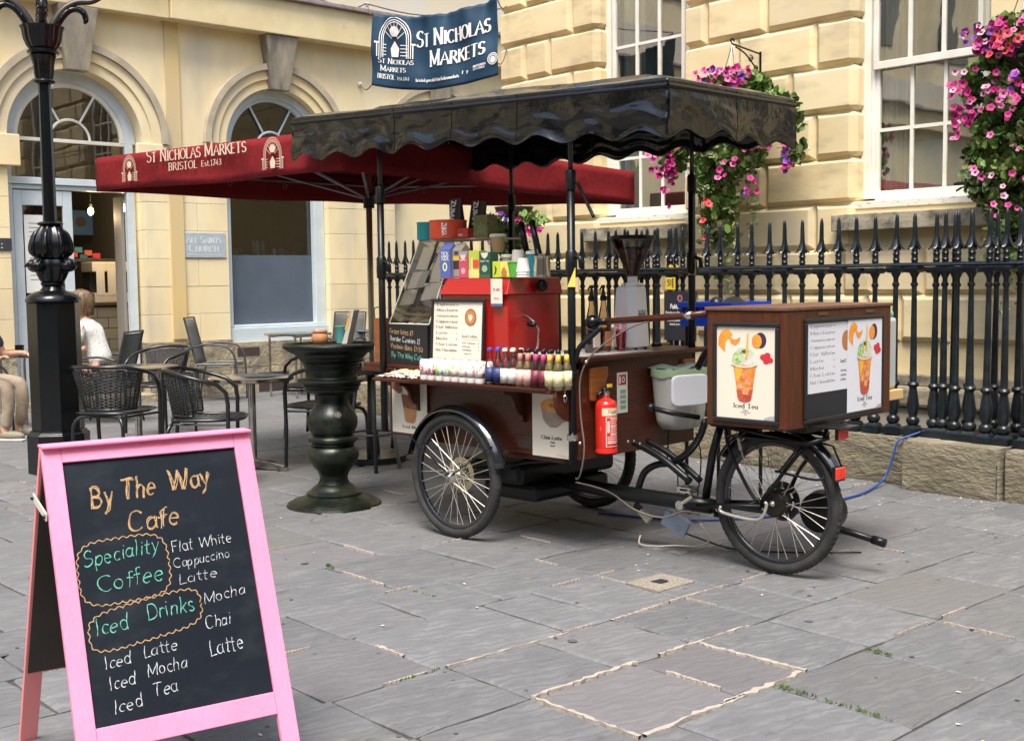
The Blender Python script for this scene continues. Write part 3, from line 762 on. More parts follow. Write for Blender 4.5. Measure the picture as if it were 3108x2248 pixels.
# cafe counter with cream tiles
ctr = thing('cafe_counter', 'cafe counter faced with cream glazed tiles inside the doorway', 'counter', (-15.0, 6.3, 0))
MB().box(-.3,-.012,-.75,.68,0,1.16).build('core', MT['dark'], ctr)
for rI in range(8):
    for cI in range(5):
        yy = -.73+cI*.29+(.145 if rI % 2 else 0)
        if yy > .55: continue
        MB().box(-.012,.0,yy,yy+.283,.03+rI*.14,.03+rI*.14+.133).build('tile', MT['tile'] if 'tile' in MT else MT.setdefault('tile', mat('cream_glazed_tile',(0.50,0.48,0.38),0.25,objvar=.06)), ctr, bevel=.004)
MB().box(-.62,.05,-.8,.7,1.162,1.20).build('counter_top', mat('dark_oak',(0.09,0.06,0.04),0.5), ctr, bevel=.006)
esp = thing('espresso_machine', 'white espresso machine with paper notices on the counter inside the doorway', 'espresso machine', (-15.2, 6.52, 1.20))
MB().box(-.2,.16,-.24,.22,.0,.13).build('drip_base', MT['whitewood'], esp, bevel=.01)
MB().box(-.2,.16,-.26,.22,.40,.53).build('top_case', MT['whitewood'], esp, bevel=.012)
MB().box(-.2,.02,-.24,.2,.13,.40).build('body', MT['dark'], esp)
MB().tube([(.12,.14,.13),(.12,.14,.40)], .008, 6).build('steam_wand', MT['signwhite'], esp)
for q in (-.15,.0): MB().box(.162,.165,q-.06,q+.05,.10,.45).build('paper_notice', MT['white'], esp)
for i, (yy, c_, w_) in enumerate(((5.98,(0.25,0.03,0.03),.24), (6.26,(0.02,0.09,0.22),.34))):
    o = thing('wall_sign', ['dark red square sign on the cafe wall left of the blue one','blue square sign with a black round tree on the cafe wall'][i], 'sign', (-16.2, yy+.35, 2.12))
    MB().box(-.02,.0,-w_/2,w_/2,0,.34).build('board', mat('sign_board_%s' % 'ab'[i], c_, .5), o, bevel=.004)
    mb = MB(); flat(mb, disc_pts(0,.18,.075,.07,16), plane_M((.002,0,0),(0,1,0),(0,0,1))); mb.build('tree_mark', MT['dark'], o)
cs = thing('cardboard_pile', 'heap of red and teal packets on the shelf inside the doorway', 'packets', (-15.5,6.35,1.80))
for i in range(7):
    MB().box(-.06,.06,-.05,.05,0,.07).build('packet', mat('packet_tone_%s' % 'abcdefg'[i], [(0.5,.04,.03),(.02,.18,.25),(.03,.12,.2),(.45,.1,.08),(.02,.15,.22),(.6,.03,.05),(.3,.28,.25)][i], .6), cs).location = (0, -.16+.065*i-.02*(i//4), .08*((i*3)%2)-.02*i)
MB().box(-.35,.1,-.4,.6,-.06,-.02).build('shelf', MT['dark'], cs)
# signs on the wall
o = thing('church_sign', 'faded pale blue sign reading All Saints Church on the yellow wall', 'sign', (XA+.004, 7.165, 1.915))
MB().box(0,.012,-.305,.305,-.155,.155).build('board', MT['red_sign'], o, bevel=.003)
mb = MB(); Mx = plane_M((.014,-.305,-.155),(0,1,0),(0,0,1))
text(mb,'All Saints',Mx,.305,.185,.085,'serif',wt=.13,smallcaps=True,align='c',width=.48)
text(mb,'Church',Mx,.305,.075,.085,'serif',wt=.13,smallcaps=True,align='c',width=.40)
ribbon(mb,[(.08,.035),(.30,.035)],lambda t,u:.006,Mx,0); ribbon(mb,[(.34,.035),(.52,.035)],lambda t,u:.006,Mx,0)
flat(mb,[(.52,.022),(.545,.035),(.52,.048)],Mx); flat(mb,[(.08,.022),(.14,.022),(.15,.035),(.14,.048),(.08,.048)],Mx)
mb.build('lettering', MT['signwhite'], o)
o = thing('street_sign', 'black fragment of a sign ending in FT on the pier left of the doorway', 'sign', (XA+.004, 4.66, 1.90))
MB().box(0,.012,-.16,.145,-.07,.07).build('board', mat('slate_sign',(0.035,0.035,0.045),.6), o, bevel=.003)
mb = MB(); text(mb,'AFT:',plane_M((.014,-.16,-.04),(0,1,0),(0,0,1)),-.02,0,.085,'serif',wt=.13); mb.build('lettering', MT['white'], o)

# ================================================================== BUILDING B (rusticated, right)
YB = 8.6
bB = thing('rusticated_building', 'tall building of chamfered golden stone blocks with white sash windows behind the railings', 'building', (-7.0, YB, 0))
class MBB(MB):
    def build(s, *a, **k):
        s.v = [(p[0]+7.0, p[1]-YB, p[2]) for p in s.v]; return MB.build(s, *a, **k)
XL = -9.72
WIN = [(-8.26,-7.17),(-5.37,-4.28),(-2.48,-1.39),(0.41,1.50)]
Z0, CP = 3.54, .375          # groove height, course pitch
def block(x0, x1, z0, z1, endL=False, endR=False):
    c = .047; g = .0015
    cz = .038
    x0 += g; x1 -= g; z0 += g; z1 -= g
    yb = YB+c
    P = [(x0,yb,z0),(x1,yb,z0),(x1,yb,z1),(x0,yb,z1)]
    F = [(x0+c,YB,z0+cz),(x1-c,YB,z0+cz),(x1-c,YB,z1-cz),(x0+c,YB,z1-cz)]
    B_ = [(x0,YB+.24,z0),(x1,YB+.24,z0),(x1,YB+.24,z1),(x0,YB+.24,z1)]
    v = P+F+B_
    f = [(4,5,6,7),(0,1,5,4),(1,2,6,5),(2,3,7,6),(3,0,4,7),(8,9,1,0),(9,10,2,1),(10,11,3,2),(11,8,0,3)]
    mb = MBB()
    if endR or endL:   # return face with chamfered quoin edge
        if endR:
            xe = x1
            v = [(x0,yb,z0),(xe-.0,yb,z0),(xe,yb,z1),(x0,yb,z1), (x0+c,YB,z0+cz),(xe-.045,YB,z0+cz),(xe-.045,YB,z1-cz),(x0+c,YB,z1-cz),
                 (x0,YB+.24,z0),(xe-.04,YB+.24,z0),(xe-.04,YB+.24,z1),(x0,YB+.24,z1),
                 (xe,YB+.07,z0+cz),(xe,YB+.07,z1-cz),(xe,YB+.24,z0+cz),(xe,YB+.24,z1-cz),(xe-.04,yb+.03,z0),(xe-.04,yb+.03,z1)]
            f = [(4,5,6,7),(0,16,5,4),(17,3,7,6),(3,0,4,7),(5,12,13,6),(16,12,5),(17,6,13),(16,9,14,12),(13,15,10,17),(12,14,15,13),(8,9,16,0),(3,17,10,11),(11,8,0,3)]
        else:
            xe = x0
            v = [(xe+.04,yb+.03,z0),(x1,yb,z0),(x1,yb,z1),(xe+.04,yb+.03,z1),(xe+.045,YB,z0+cz),(x1-c,YB,z0+cz),(x1-c,YB,z1-cz),(xe+.045,YB,z1-cz),
                 (xe+.04,YB+.24,z0),(x1,YB+.24,z0),(x1,YB+.24,z1),(xe+.04,YB+.24,z1),
                 (xe,YB+.07,z0+cz),(xe,YB+.07,z1-cz),(xe,YB+.24,z0+cz),(xe,YB+.24,z1-cz)]
            f = [(4,5,6,7),(0,1,5,4),(1,2,6,5),(2,3,7,6),(12,4,7,13),(0,4,12),(3,13,7),(8,0,12,14),(15,13,3,11),(14,12,13,15),(8,9,1,0),(3,2,10,11),(9,10,2,1)]
    mb.add(v, f)
    return mb.build('stone_block', MT['stoneB'], bB, bevel=.004)
br = random.Random(9)
segs = [(XL, WIN[0][0]), (WIN[0][1], WIN[1][0]), (WIN[1][1], WIN[2][0]), (WIN[2][1], WIN[3][0])]
WZ0 = 1.81
for k in range(-8, 7):
    z0 = Z0+CP*k; z1 = z0+CP
    full = z1 <= 1.95
    if z1 < .62: continue
    if z0 < .62: continue
    rows = segs if not full else [(XL, 1.0)]
    for (a, b_) in rows:
        if full:
            x = a; cuts = [a]
            off = .3 if k % 2 else .55
            while x+off < b_-.3: x += off; cuts.append(x); off = br.choice([.42,.6,.75,.3])
            cuts.append(b_)
            for i in range(len(cuts)-1): block(cuts[i], cuts[i+1], z0, z1, endL=(i == 0))
        else:
            if a == XL: cuts = {0:[a,-9.31,-8.94,b_], 1:[a,-8.62,b_]}[k % 2]
            elif abs(a+7.17) < .01: cuts = {1:[a,-6.55,-5.75,b_], 0:[a,-6.78,-5.99,b_] if k % 4 else [a,-6.9,-6.25,b_]}[k % 2]
            else:
                w = b_-a; cuts = {0:[a,a+w*.33,a+w*.78,b_], 1:[a,a+w*.22,a+w*.66,b_]}[k % 2]
            for i in range(len(cuts)-1): block(cuts[i], cuts[i+1], z0, z1, endL=(i == 0), endR=(i == len(cuts)-2))
MBB().box(XL+.06, 1.0, YB+.05, YB+.26, .5, 1.95).build('wall_core', MT['stoneB'], bB)
for (a, b_) in segs: MBB().box(a+.05, b_-.05, YB+.052, YB+.262, 1.95, 6.17).build('wall_core', MT['stoneB'], bB)
MBB().box(XL+.05, XL+.3, YB+.26, YB+4.2, 0, 6.17).build('side_wall', MT['stoneB'], bB)
MBB().box(XL+.05, 1.0, YB+.0, YB+.26, 6.17, 9.2).build('upper_wall', MT['stoneB'], bB)
# base courses below the rustication
mb = MBB(); mb.box(XL-.02, 1.0, YB-.03, YB+.26, .0, .40); mb.build('base_course', mat('pale_base_stone',(0.40,0.37,0.29),.9,c2=(0.30,0.28,0.22),scale=3,bump=.3,c3=(.15,.14,.1),scale3=2.,ramp3=(.6,.8)), bB, bevel=.01)
mb = MBB(); mb.box(XL-.04, 1.0, YB-.075, YB+.2, .405, .57); mb.build('moulded_ledge', MT['sill'], bB, bevel=.03)
mb = MBB(); mb.box(XL-.0, 1.0, YB-.03, YB+.2, .57, .66); mb.build('base_fillet', MT['sill'], bB, bevel=.01)
# sash windows
def sash(x0, x1, idx):
    w = bpy.data.objects.new('sash_window', None); COL.objects.link(w); w.parent = bB
    yg = YB+.20
    zt = 6.17
    mb = MBB()
    mb.box(x0-.03, x0+.055, yg-.045, yg+.06, 2.07, zt); mb.box(x1-.055, x1+.03, yg-.045, yg+.06, 2.07, zt)
    mb.box(x0+.055, x0+.085, yg-.02, yg+.06, 2.07, zt); mb.box(x1-.085, x1-.055, yg-.02, yg+.06, 2.07, zt)
    mb.build('window_frame', MT['whitewood'], w, bevel=.004)
    gx0, gx1 = x0+.085, x1-.085
    mb = MBB(); mb.box(gx0, gx1, yg-.01, yg+.03, 2.02, 2.13); mb.box(gx0, gx0+.035, yg-.01, yg+.03, 2.13, 3.13); mb.box(gx1-.035, gx1, yg-.01, yg+.03, 2.13, 3.13)
    mb.build('lower_sash', MT['whitewood'], w, bevel=.003)
    mb = MBB(); mb.box(gx0, gx1, yg-.055, yg-.012, 3.105, 3.165); mb.box(gx0, gx0+.04, yg-.055, yg-.012, 3.165, 5.2); mb.box(gx1-.04, gx1, yg-.055, yg-.012, 3.165, 5.2)
    mb.build('upper_sash', MT['whitewood'], w, bevel=.003)
    pw = (gx1-gx0-.07)/3
    for i in (1,2):
        xx = gx0+.035+pw*i
        MBB().box(xx-.014, xx+.014, yg-.006, yg+.02, 2.131, 3.104).build('glazing_bar', MT['whitewood'], w)
        MBB().box(xx-.016, xx+.016, yg-.05, yg-.02, 3.166, 4.64).build('glazing_bar', MT['whitewood'], w)
    MBB().box(gx0+.036, gx1-.036, yg-.004, yg+.018, 2.606, 2.634).build('glazing_bar', MT['whitewood'], w)
    for zz in (3.70, 4.22): MBB().box(gx0+.041, gx1-.041, yg-.048, yg-.022, zz-.014, zz+.014).build('glazing_bar', MT['whitewood'], w)
    for i in range(3):
        xa, xb = gx0+.035+pw*i+.014, gx0+.035+pw*(i+1)-.014
        for (za, zb, yy) in ((2.131,2.606,yg+.007),(2.634,3.104,yg+.007),(3.166,3.686,yg-.035),(3.714,4.206,yg-.035),(4.234,4.63,yg-.035)):
            t = br.uniform(-.0012,.0012)
            MBB().add([(xa,yy,za),(xb,yy+t,za),(xb,yy+t,zb),(xa,yy-t,zb)], [(0,1,2,3)]).build('pane', MT['winglass'], w)
    MBB().box(x0-.12, x1+.12, YB-.0+.05, yg+.03, 1.985, 2.045).build('wooden_sill', MT['peel'], w, bevel=.006)
    MBB().box(x0-.05, x1+.05, YB+.06, yg+.03, 1.94, 1.984).build('sill_fillet', MT['stoneB'], w)
    MBB().box(x0-.135, x1+.10, YB-.11, YB+.2, 1.805, 1.94).build('stone_sill', MT['sill'], w, bevel=.008)
    # curtains, frosted sheet, room
    cu = MBB(); cu.grid(lambda u, v: (gx0+.02+u*.27, yg+.10+.012*math.sin(u*40), 2.1+v*3.0), 40, 1); cu.grid(lambda u, v: (gx1-.14+u*.13, yg+.10+.012*math.sin(u*30), 2.1+v*3.0), 30, 1)
    cu.build('curtain', MT['curtain'], w)
    MBB().box(gx0+.035+pw+.016, gx0+.035+2*pw-.016, yg+.012, yg+.015, 2.135, 2.50 if idx else 2.95).build('frosted_sheet', MT['frost'], w)
    rm = MBB(); rm.box(x0-.5, x1+.5, yg+1.2, yg+1.25, 1.6, 5.2); rm.box(x0-.5, x0-.45, yg+.12, yg+1.2, 1.6, 5.2); rm.box(x1+.45, x1+.5, yg+.12, yg+1.2, 1.6, 5.2); rm.box(x0-.5, x1+.5, yg+.12, yg+1.2, 1.6, 1.65); rm.box(x0-.5, x1+.5, yg+.12, yg+1.2, 5.15, 5.2)
    rm.build('room_shell', MT['room'], w)
for i, (a, b_) in enumerate(WIN[:3]): sash(a, b_, i)

# ================================================================== opposite facade for reflections; unseen side buildings added to cut low sky light
mw = mat('facing_stone', (0.62,0.50,0.30), .9, c2=(0.5,0.4,0.24), scale=1)
md = mat('facing_window', (0.06,0.06,0.06), .3)
mc = mat('facing_cornice',(0.28,0.24,0.17),.9)
for (label, loc, rz, half, hgt) in (('pale stone building across the square behind the viewer, mirrored in the window glass', (12.2,-11.0,0), R(-42), 15, 13.0), ('unseen tall stone building added at the right of the square to block low sky', (9.5,3.0,0), R(0), 11, 11.0), ('unseen tall stone building added at the left of the square to block low sky', (-4.0,-15.5,0), R(-90), 11, 11.0)):
    ob = thing('offscreen_building', label, 'building', loc, rz)
    MB().box(0,.5,-half,half,0,hgt).build('wall', mw, ob)
    nb = int(2*half/2.9)
    for i in range(nb):
        for j in range(int(hgt/2.9)): MB().box(-.05,-.001,-half+.9+i*2.9,-half+2.1+i*2.9,.8+j*2.8,2.7+j*2.8).build('window', md, ob)
    for j in range(int(hgt/2.9)): MB().box(-.25,-.001,-half,half,3.0+j*2.8,3.2+j*2.8).build('cornice', mc, ob)
# ================================================================== RAILINGS
FY = 7.54
plt = bpy.data.objects.new('kerb_wall', None); COL.objects.link(plt)
tag(plt, 'low kerb wall of rough cracked brown stone carrying the black railings', 'kerb wall')
def rough_block(x0, x1, y0, y1, z0, z1, seed, parent=plt, name='kerb_stone', n=8, amp=.008):
    mb = MB(); rr = random.Random(seed)
    def P(x, y, z):
        v = Vector((x, y, z)); d = noise.noise(v*4+Vector((seed,0,0)))*amp + noise.noise(v*13)*amp*.4
        return Vector((x, y-d if y < y1-.01 else y, z+(d*.4 if z > z1-.01 else 0)))
    e = .012
    nx = max(3, int((x1-x0)/.06))
    mb.grid(lambda u, v: P(x0+e+(x1-x0-2*e)*u, y0+ (.0 if 0 < v < 1 else e), z0+(z1-z0)*v), nx, 7)
    mb.grid(lambda u, v: P(x0+e+(x1-x0-2*e)*u, y0+e+(y1-y0-e)*v, z1), nx, 4)
    mb.add([tuple(P(x0,y0+e*2,z0)),tuple(P(x0,y1,z0)),tuple(P(x0,y1,z1)),tuple(P(x0,y0+e*2,z1)),tuple(P(x0+e,y0+e,z0)),tuple(P(x0+e,y0+e,z1))], [(1,0,3,2),(0,4,5,3)])
    mb.add([tuple(P(x1,y0+e*2,z0)),tuple(P(x1,y1,z0)),tuple(P(x1,y1,z1)),tuple(P(x1,y0+e*2,z1)),tuple(P(x1-e,y0+e,z0)),tuple(P(x1-e,y0+e,z1))], [(0,1,2,3),(4,0,3,5)])
    return mb.build(name, MT['plinth'], parent, smooth=True)
x_ = -10.9; i = 0
for w in (1.1, .93, 1.2, 1.05, 1.3, 1.17):
    rough_block(x_+.004, x_+w-.004, 7.41, 7.72, -.02, .325, i); x_ += w; i += 1
rough_block(-4.145, -3.47, 7.26, 7.95, -.02, .335, 9)
rough_block(-3.455, -2.2, 7.30, 7.72, -.02, .325, 10); rough_block(-2.19, -.9, 7.30, 7.72, -.02, .325, 12)
# hairline crack in the stone left of the corner block
ck = MB(); cp = [(-4.72,.30),(-4.715,.275),(-4.66,.268),(-4.58,.243),(-4.53,.24),(-4.44,.212),(-4.36,.198),(-4.28,.168),(-4.22,.15),(-4.155,.13)]
for (a, b_) in zip(cp[:-1], cp[1:]):
    w = .0035
    ck.add([(a[0],7.398,a[1]-w),(b_[0],7.398,b_[1]-w*.8),(b_[0],7.398,b_[1]+w*.8),(a[0],7.398,a[1]+w)], [(0,1,2,3)])
ck.build('crack', MT['dark'], plt)
MB().box(-3.42,-3.30,7.33,7.4,-.01,.0).build('kerb_gap', MT['joint'], plt) if False else None

rail_prof = [(.0,.0)]
def picket_mesh():
    mb = MB()
    mb.cbox((0,0,.022),(.125,.125,.046)); mb.lathe([(.062,.046),(.052,.062),(.028,.075)], 4, ang0=math.pi/4)
    mb.lathe([(.028,.070),(.040,.078),(.047,.098),(.040,.118),(.026,.128),(.026,.133),(.034,.150),(.041,.185),(.041,.215),(.034,.27),(.026,.32),(.025,.330),(.035,.338),(.041,.350),(.035,.364),(.025,.370),(.0245,.38),(.021,.70),(.0175,1.02),(.0175,1.025),(.025,1.035),(.025,1.048),(.0175,1.056),(.0175,1.085),(.030,1.11),(.036,1.122)], 12)
    mb.lathe([(.058,1.122),(.072,1.13),(.078,1.142),(.078,1.158),(.06,1.165)], 4, ang0=math.pi/4)
    mb.lathe([(.021,1.185),(.021,1.205),(.026,1.212),(.021,1.219),(.021,1.245),(.0265,1.252),(.021,1.259),(.020,1.285)], 12)
    # lance head with four curling barbs
    mb.lathe([(.020,1.285),(.026,1.30),(.023,1.33),(.017,1.38),(.0155,1.45),(.0135,1.50),(.008,1.525),(.0,1.534)], 8)
    for k in range(4):
        a = math.pi/2*k
        ca_, sa_ = math.cos(a), math.sin(a)
        pts = [(.008,1.40),(.020,1.345),(.030,1.315),(.046,1.292),(.060,1.282)]
        ws = [.004,.013,.018,.014,.002]
        P = [(q[0]*ca_, q[0]*sa_, q[1]) for q in pts]
        vs = []
        for (q, w) in zip(P, ws):
            vs += [(q[0]-sa_*w, q[1]+ca_*w, q[2]-.004), (q[0], q[1], q[2]+.006), (q[0]+sa_*w, q[1]-ca_*w, q[2]-.004)]
        fs = []
        for j in range(4): fs += [(3*j,3*j+1,3*j+4,3*j+3),(3*j+1,3*j+2,3*j+5,3*j+4),(3*j+2,3*j,3*j+3,3*j+5)]
        mb.add(vs, fs)
    return mb.mesh('picket', MT['iron'], True)
PM = picket_mesh()
def railing(name, label, posts, rails, z0=.335):
    t = thing(name, label, 'railing', (posts[0][0], posts[0][1], z0))
    for (x, y) in posts:
        o = bpy.data.objects.new('picket', PM); COL.objects.link(o); o.parent = t
        o.location = (x-posts[0][0], y-posts[0][1], rnd.uniform(-.003,.003)); o.rotation_euler = (rnd.uniform(-.008,.008), rnd.uniform(-.008,.008), rnd.uniform(-.12,.12))
    for (a, b_) in rails:
        a = Vector((a[0]-posts[0][0], a[1]-posts[0][1])); b_ = Vector((b_[0]-posts[0][0], b_[1]-posts[0][1]))
        d = (b_-a); L_ = d.length; an = math.atan2(d.y, d.x)
        M_ = Matrix.Translation((a.x,a.y,0)) @ Matrix.Rotation(an,4,'Z')
        MB().prism([(-.030,1.166),(.030,1.166),(.036,1.175),(.026,1.188),(.012,1.194),(-.012,1.194),(-.026,1.188),(-.036,1.175)], L_, M_ @ Matrix(((0,0,1,0),(1,0,0,0),(0,1,0,0),(0,0,0,1)))).build('top_rail', MT['iron'], t)
    return t
front = [(-10.33+.1535*i, FY) for i in range(22)]           # -10.33 .. -7.10
mid = [(-7.02,FY),(-6.90,FY),(-6.78,FY),(-6.66,FY),(-6.54,FY),(-7.0,FY+.30),(-6.84,FY+.30),(-6.68,FY+.30),(-6.52,FY+.30),(-7.02,FY+.15),(-6.53,FY+.15)]
right = [(-6.339+.1515*i, FY) for i in range(16)]           # .. -4.07
corner = [(-4.0,FY),(-3.90,FY-.03),(-3.79,FY-.03),(-3.67,FY-.05),(-3.55,FY-.05),(-3.93,FY+.22),(-3.76,FY+.24),(-3.58,FY+.24),(-3.53,FY+.10),(-3.98,FY+.1)]
east = [(-3.40+.1515*i, FY-.05) for i in range(14)]
railing('iron_railing', 'black spear-topped iron railings behind the cart, left stretch up to the grinder', front, [(front[0], (-7.05,FY))])
railing('railing_pier', 'tight cluster of black spear-topped posts seen right behind the coffee grinder', mid, [((-7.05,FY),(-6.47,FY)), ((-7.05,FY+.3),(-6.47,FY+.3))])
railing('iron_railing', 'black spear-topped iron railings between the grinder cluster and the corner kerb block', right, [((-6.47,FY),(-4.05,FY))])
railing('railing_pier', 'crowded corner cluster of black iron posts on the projecting kerb block', corner, [((-4.05,FY-.02),(-3.47,FY-.05)), ((-4.0,FY+.24),(-3.47,FY+.24)), ((-3.53,FY),(-3.53,FY+.24))])
railing('iron_railing', 'short run of black railings at the right edge beyond the corner block', east, [((-3.47,FY-.05),(-1.3,FY-.05))])
# notices fixed to the railings
o = thing('notice_board', 'black Polite Notice board fixed to the railings behind the coffee grinder', 'notice', (-6.43, FY-.055, .93))
MB().box(0,.34,0,.004,0,.40).build('board', mat('black_notice',(0.016,0.018,0.03),.35), o, bevel=.002)
mb = MB(); Mx = plane_M((0,-.0015,0),(1,0,0),(0,0,1))
text(mb,'Polite Notice',Mx,.17,.262,.034,'sans',wt=.2,align='c',width=.2)
mb.build('lettering', MT['white'], o)
for i, s_ in enumerate(('Bicycles or other items attached','to these railings will be removed','Cyclists please use the cycle','stands provided nearby')):
    mb = MB(); text(mb,s_,Mx,.17,.222-.032*i,.017,'sans',wt=.16,align='c'); mb.build('small_lettering', MT['white'], o)
mb = MB(); 
for q in (.026,.017): ribbon(mb, disc_pts(.17,.345,q,q,16)+[(.17+q,.345)], lambda t,u:.004, Mx, 0)
mb.build('crest', mat('pink_crest',(0.6,0.25,0.28),.6), o)
o = thing('hydrant_plate', 'small yellow hydrant plate marked 51 above the black notice on the railings', 'sign', (-6.41, FY-.055, 1.345))
MB().box(0,.10,0,.003,0,.10).build('plate', mat('yellow_plate',(0.72,0.50,0.03),.5), o, bevel=.001)
mb = MB(); Mx = plane_M((0,-.0012,0),(1,0,0),(0,0,1)); text(mb,'51',Mx,.018,.035,.045,'sans',wt=.2)
ribbon(mb,[(.075,.02),(.075,.09)],lambda t,u:.014,Mx,0); mb.build('digits', MT['dark'], o)
o = thing('caught_wrapper', 'plain yellow wrapper caught between spear tops above the hydrant plate', 'wrapper', (-6.37, FY, 1.515))
MB().box(-.045,.045,-.015,.015,0,.03).build('wrapper', mat('yellow_wrapper',(0.85,0.55,0.02),.4), o, bevel=.004)  # small block in one plain yellow

# ================================================================== LAMP POST
lx, ly = -9.14, 3.49
lamp = thing('lamp_post', 'ornate black cast iron lamp post on a tall octagonal pedestal at the left', 'lamp post', (lx, ly, 0), R(8))
zz = lambda z: 1.45+(z-1.45)*9.8/9.0
MB().lathe([(.232,0),(.232,.30),(.21,.315),(.21,.33)], 8, ang0=R(22.5)).build('pedestal_base', MT['iron2'], lamp, bevel=.006)
MB().lathe([(.195,.33),(.192,1.31)], 8, ang0=R(22.5)).build('pedestal', MT['iron2'], lamp, bevel=.005)
MB().lathe([(.192,1.31),(.204,1.315),(.202,1.34),(.18,1.365),(.14,1.39),(.095,1.40),(.075,1.43),(.085,1.445),(.088,1.46),(.075,1.47)], 28).build('pedestal_lid', MT['iron2'], lamp, smooth=True)
leafy = lambda n_, a_: (lambda w, z: 1+a_*math.cos(w*n_))
MB().lathe([(.085,1.47),(.10,1.50),(.125,1.56),(.13,1.60),(.115,1.635)], 48, fl=leafy(8,.07)).build('leaf_cup', MT['iron2'], lamp, smooth=True)
for k in range(4):
    a = math.pi/2*k+R(20)
    mb = MB(); c0, s0 = math.cos(a), math.sin(a)
    mb.sphere((c0*.155,s0*.155,1.585),(.062,.062,.045),12,8); mb.tube([(c0*.08,s0*.08,1.54),(c0*.11,s0*.11,1.58),(c0*.15,s0*.15,1.62),(c0*.195,s0*.195,1.60)],[.03,.04,.035,.015],8)
    for q in range(5):
        b_ = a+(q-2)*.13; mb.tube([(math.cos(b_)*.12,math.sin(b_)*.12,1.61),(math.cos(b_)*.17,math.sin(b_)*.17,1.63),(math.cos(b_)*.222,math.sin(b_)*.222,1.585)],[.008,.012,.006],5)
    mb.build('scroll_boss', MT['iron2'], lamp, smooth=2)
MB().lathe([(.09,1.63),(.125,1.66),(.142,1.71),(.138,1.77),(.115,1.83),(.085,1.875),(.070,1.895)], 64, fl=leafy(8,.09)).build('bulb', MT['iron2'], lamp, smooth=True)
for k in range(8):
    a = 2*math.pi*k/8
    pts = [(math.cos(a)*r_, math.sin(a)*r_, z_) for r_, z_ in ((.085,1.87),(.125,1.83),(.150,1.75),(.148,1.70),(.13,1.665))]
    MB().tube(pts, [.006,.014,.020,.022,.010], 6).build('leaf', MT['iron2'], lamp, smooth=2)
MB().lathe([(.068,1.893),(.085,1.90),(.092,1.912),(.078,1.922),(.062,1.925)], 48, fl=leafy(12,.05)).build('collar', MT['iron2'], lamp, smooth=True)
MB().lathe([(.052,1.92),(.045,2.96)], 8, ang0=R(10)).build('shaft', MT['iron2'], lamp)
MB().lathe([(.052,2.955),(.075,2.965),(.082,2.98),(.072,2.995),(.058,3.0)], 24).build('collar', MT['iron2'], lamp, smooth=True)
MB().lathe([(.062,3.0),(.070,3.03),(.075,3.10),(.088,3.16),(.095,3.17),(.085,3.18)], 64, fl=leafy(8,.05)).build('capital', MT['iron2'], lamp, smooth=True)
MB().lathe([(.085,3.175),(.115,3.185),(.118,3.20),(.105,3.215),(.09,3.22)], 28).build('capital_ring', MT['iron2'], lamp, smooth=True)
MB().lathe([(.09,3.215),(.115,3.24),(.135,3.29),(.145,3.36),(.158,3.385),(.150,3.39),(.13,3.385)], 96, fl=leafy(16,.035)).build('bowl', MT['iron2'], lamp, smooth=True)
bronze = mat('bare_bronze',(0.05,0.045,0.035),.4,metal=.3)
for k in range(4):
    a = math.pi/2*k-R(28); c0, s0 = math.cos(a), math.sin(a)
    pts = [(c0*r_, s0*r_, z_) for r_, z_ in ((.06,3.38),(.10,3.45),(.16,3.53),(.25,3.585),(.36,3.60),(.45,3.66),(.50,3.74),(.50,3.85))]
    MB().tube(pts, [.028,.028,.026,.024,.022,.022,.021,.02], 10).build('arm', bronze, lamp, smooth=2)
    mb = MB()
    pts = [(c0*r_, s0*r_, z_) for r_, z_ in ((.10,3.38),(.14,3.46),(.19,3.515),(.25,3.535),(.30,3.51),(.315,3.455),(.30,3.43))]
    mb.tube(pts, [.022,.028,.026,.022,.026,.022,.008], 8)
    for q in range(7):
        p = Vector(pts[min(q,5)]); mb.tube([p, p+Vector((-s0*.03,c0*.03,.012)), p+Vector((-s0*.04,c0*.04,-.02))], [.012,.010,.003], 5); mb.tube([p, p+Vector((s0*.03,-c0*.03,.012)), p+Vector((s0*.04,-c0*.04,-.02))], [.012,.010,.003], 5)
    mb.build('acanthus_leaf', MT['iron2'], lamp, smooth=2)
mb = MB(); mb.tube([(0,0,3.38),(0,0,4.0)], .03, 10); mb.build('centre_stem', bronze, lamp, smooth=2)
MB().tube([(.07,-.04,3.38),(.06,-.03,3.6),(.03,-.02,3.95)], .008, 6).build('cable', mat('old_cable',(0.30,0.26,0.16),.7), lamp)

# ================================================================== BRONZE PEDESTAL TABLE
nx, ny = -6.455, 4.24
nailm = mat('aged_bronze', (0.008,0.012,0.008), .30, metal=.35, spec=.5, c2=(0.022,0.027,0.016), scale=9, ramp=(.42,.7), c3=(0.06,0.07,0.035), scale3=4, ramp3=(.62,.8), rough2=.48, bump=.35, bscale=45, bdist=.004)
nail = thing('bronze_pedestal_table', 'old dark green bronze pillar table with round top beside the cart', 'table', (nx, ny, 0))
MB().lathe([(.0,1.035),(.27,1.034),(.29,1.045),(.308,1.048),(.312,1.038),(.305,1.022),(.285,1.008),(.255,.99),(.235,.985)][::-1], 64).build('table_top', nailm, nail, smooth=True)
MB().lathe([(.235,.985),(.228,.975),(.22,.965),(.205,.955),(.205,.945),(.195,.935),(.182,.925),(.186,.918),(.182,.91),(.176,.905),(.18,.898),(.172,.89),(.168,.86),(.168,.835),(.172,.828)][::-1], 64).build('upper_drum', nailm, nail, smooth=True)
MB().lathe([(.172,.828),(.20,.822),(.221,.818),(.223,.808),(.21,.800),(.19,.796),(.185,.785),(.19,.78),(.182,.77),(.176,.765),(.18,.76),(.172,.745),(.155,.735),(.13,.727),(.112,.72)][::-1], 64).build('flange', nailm, nail, smooth=True)
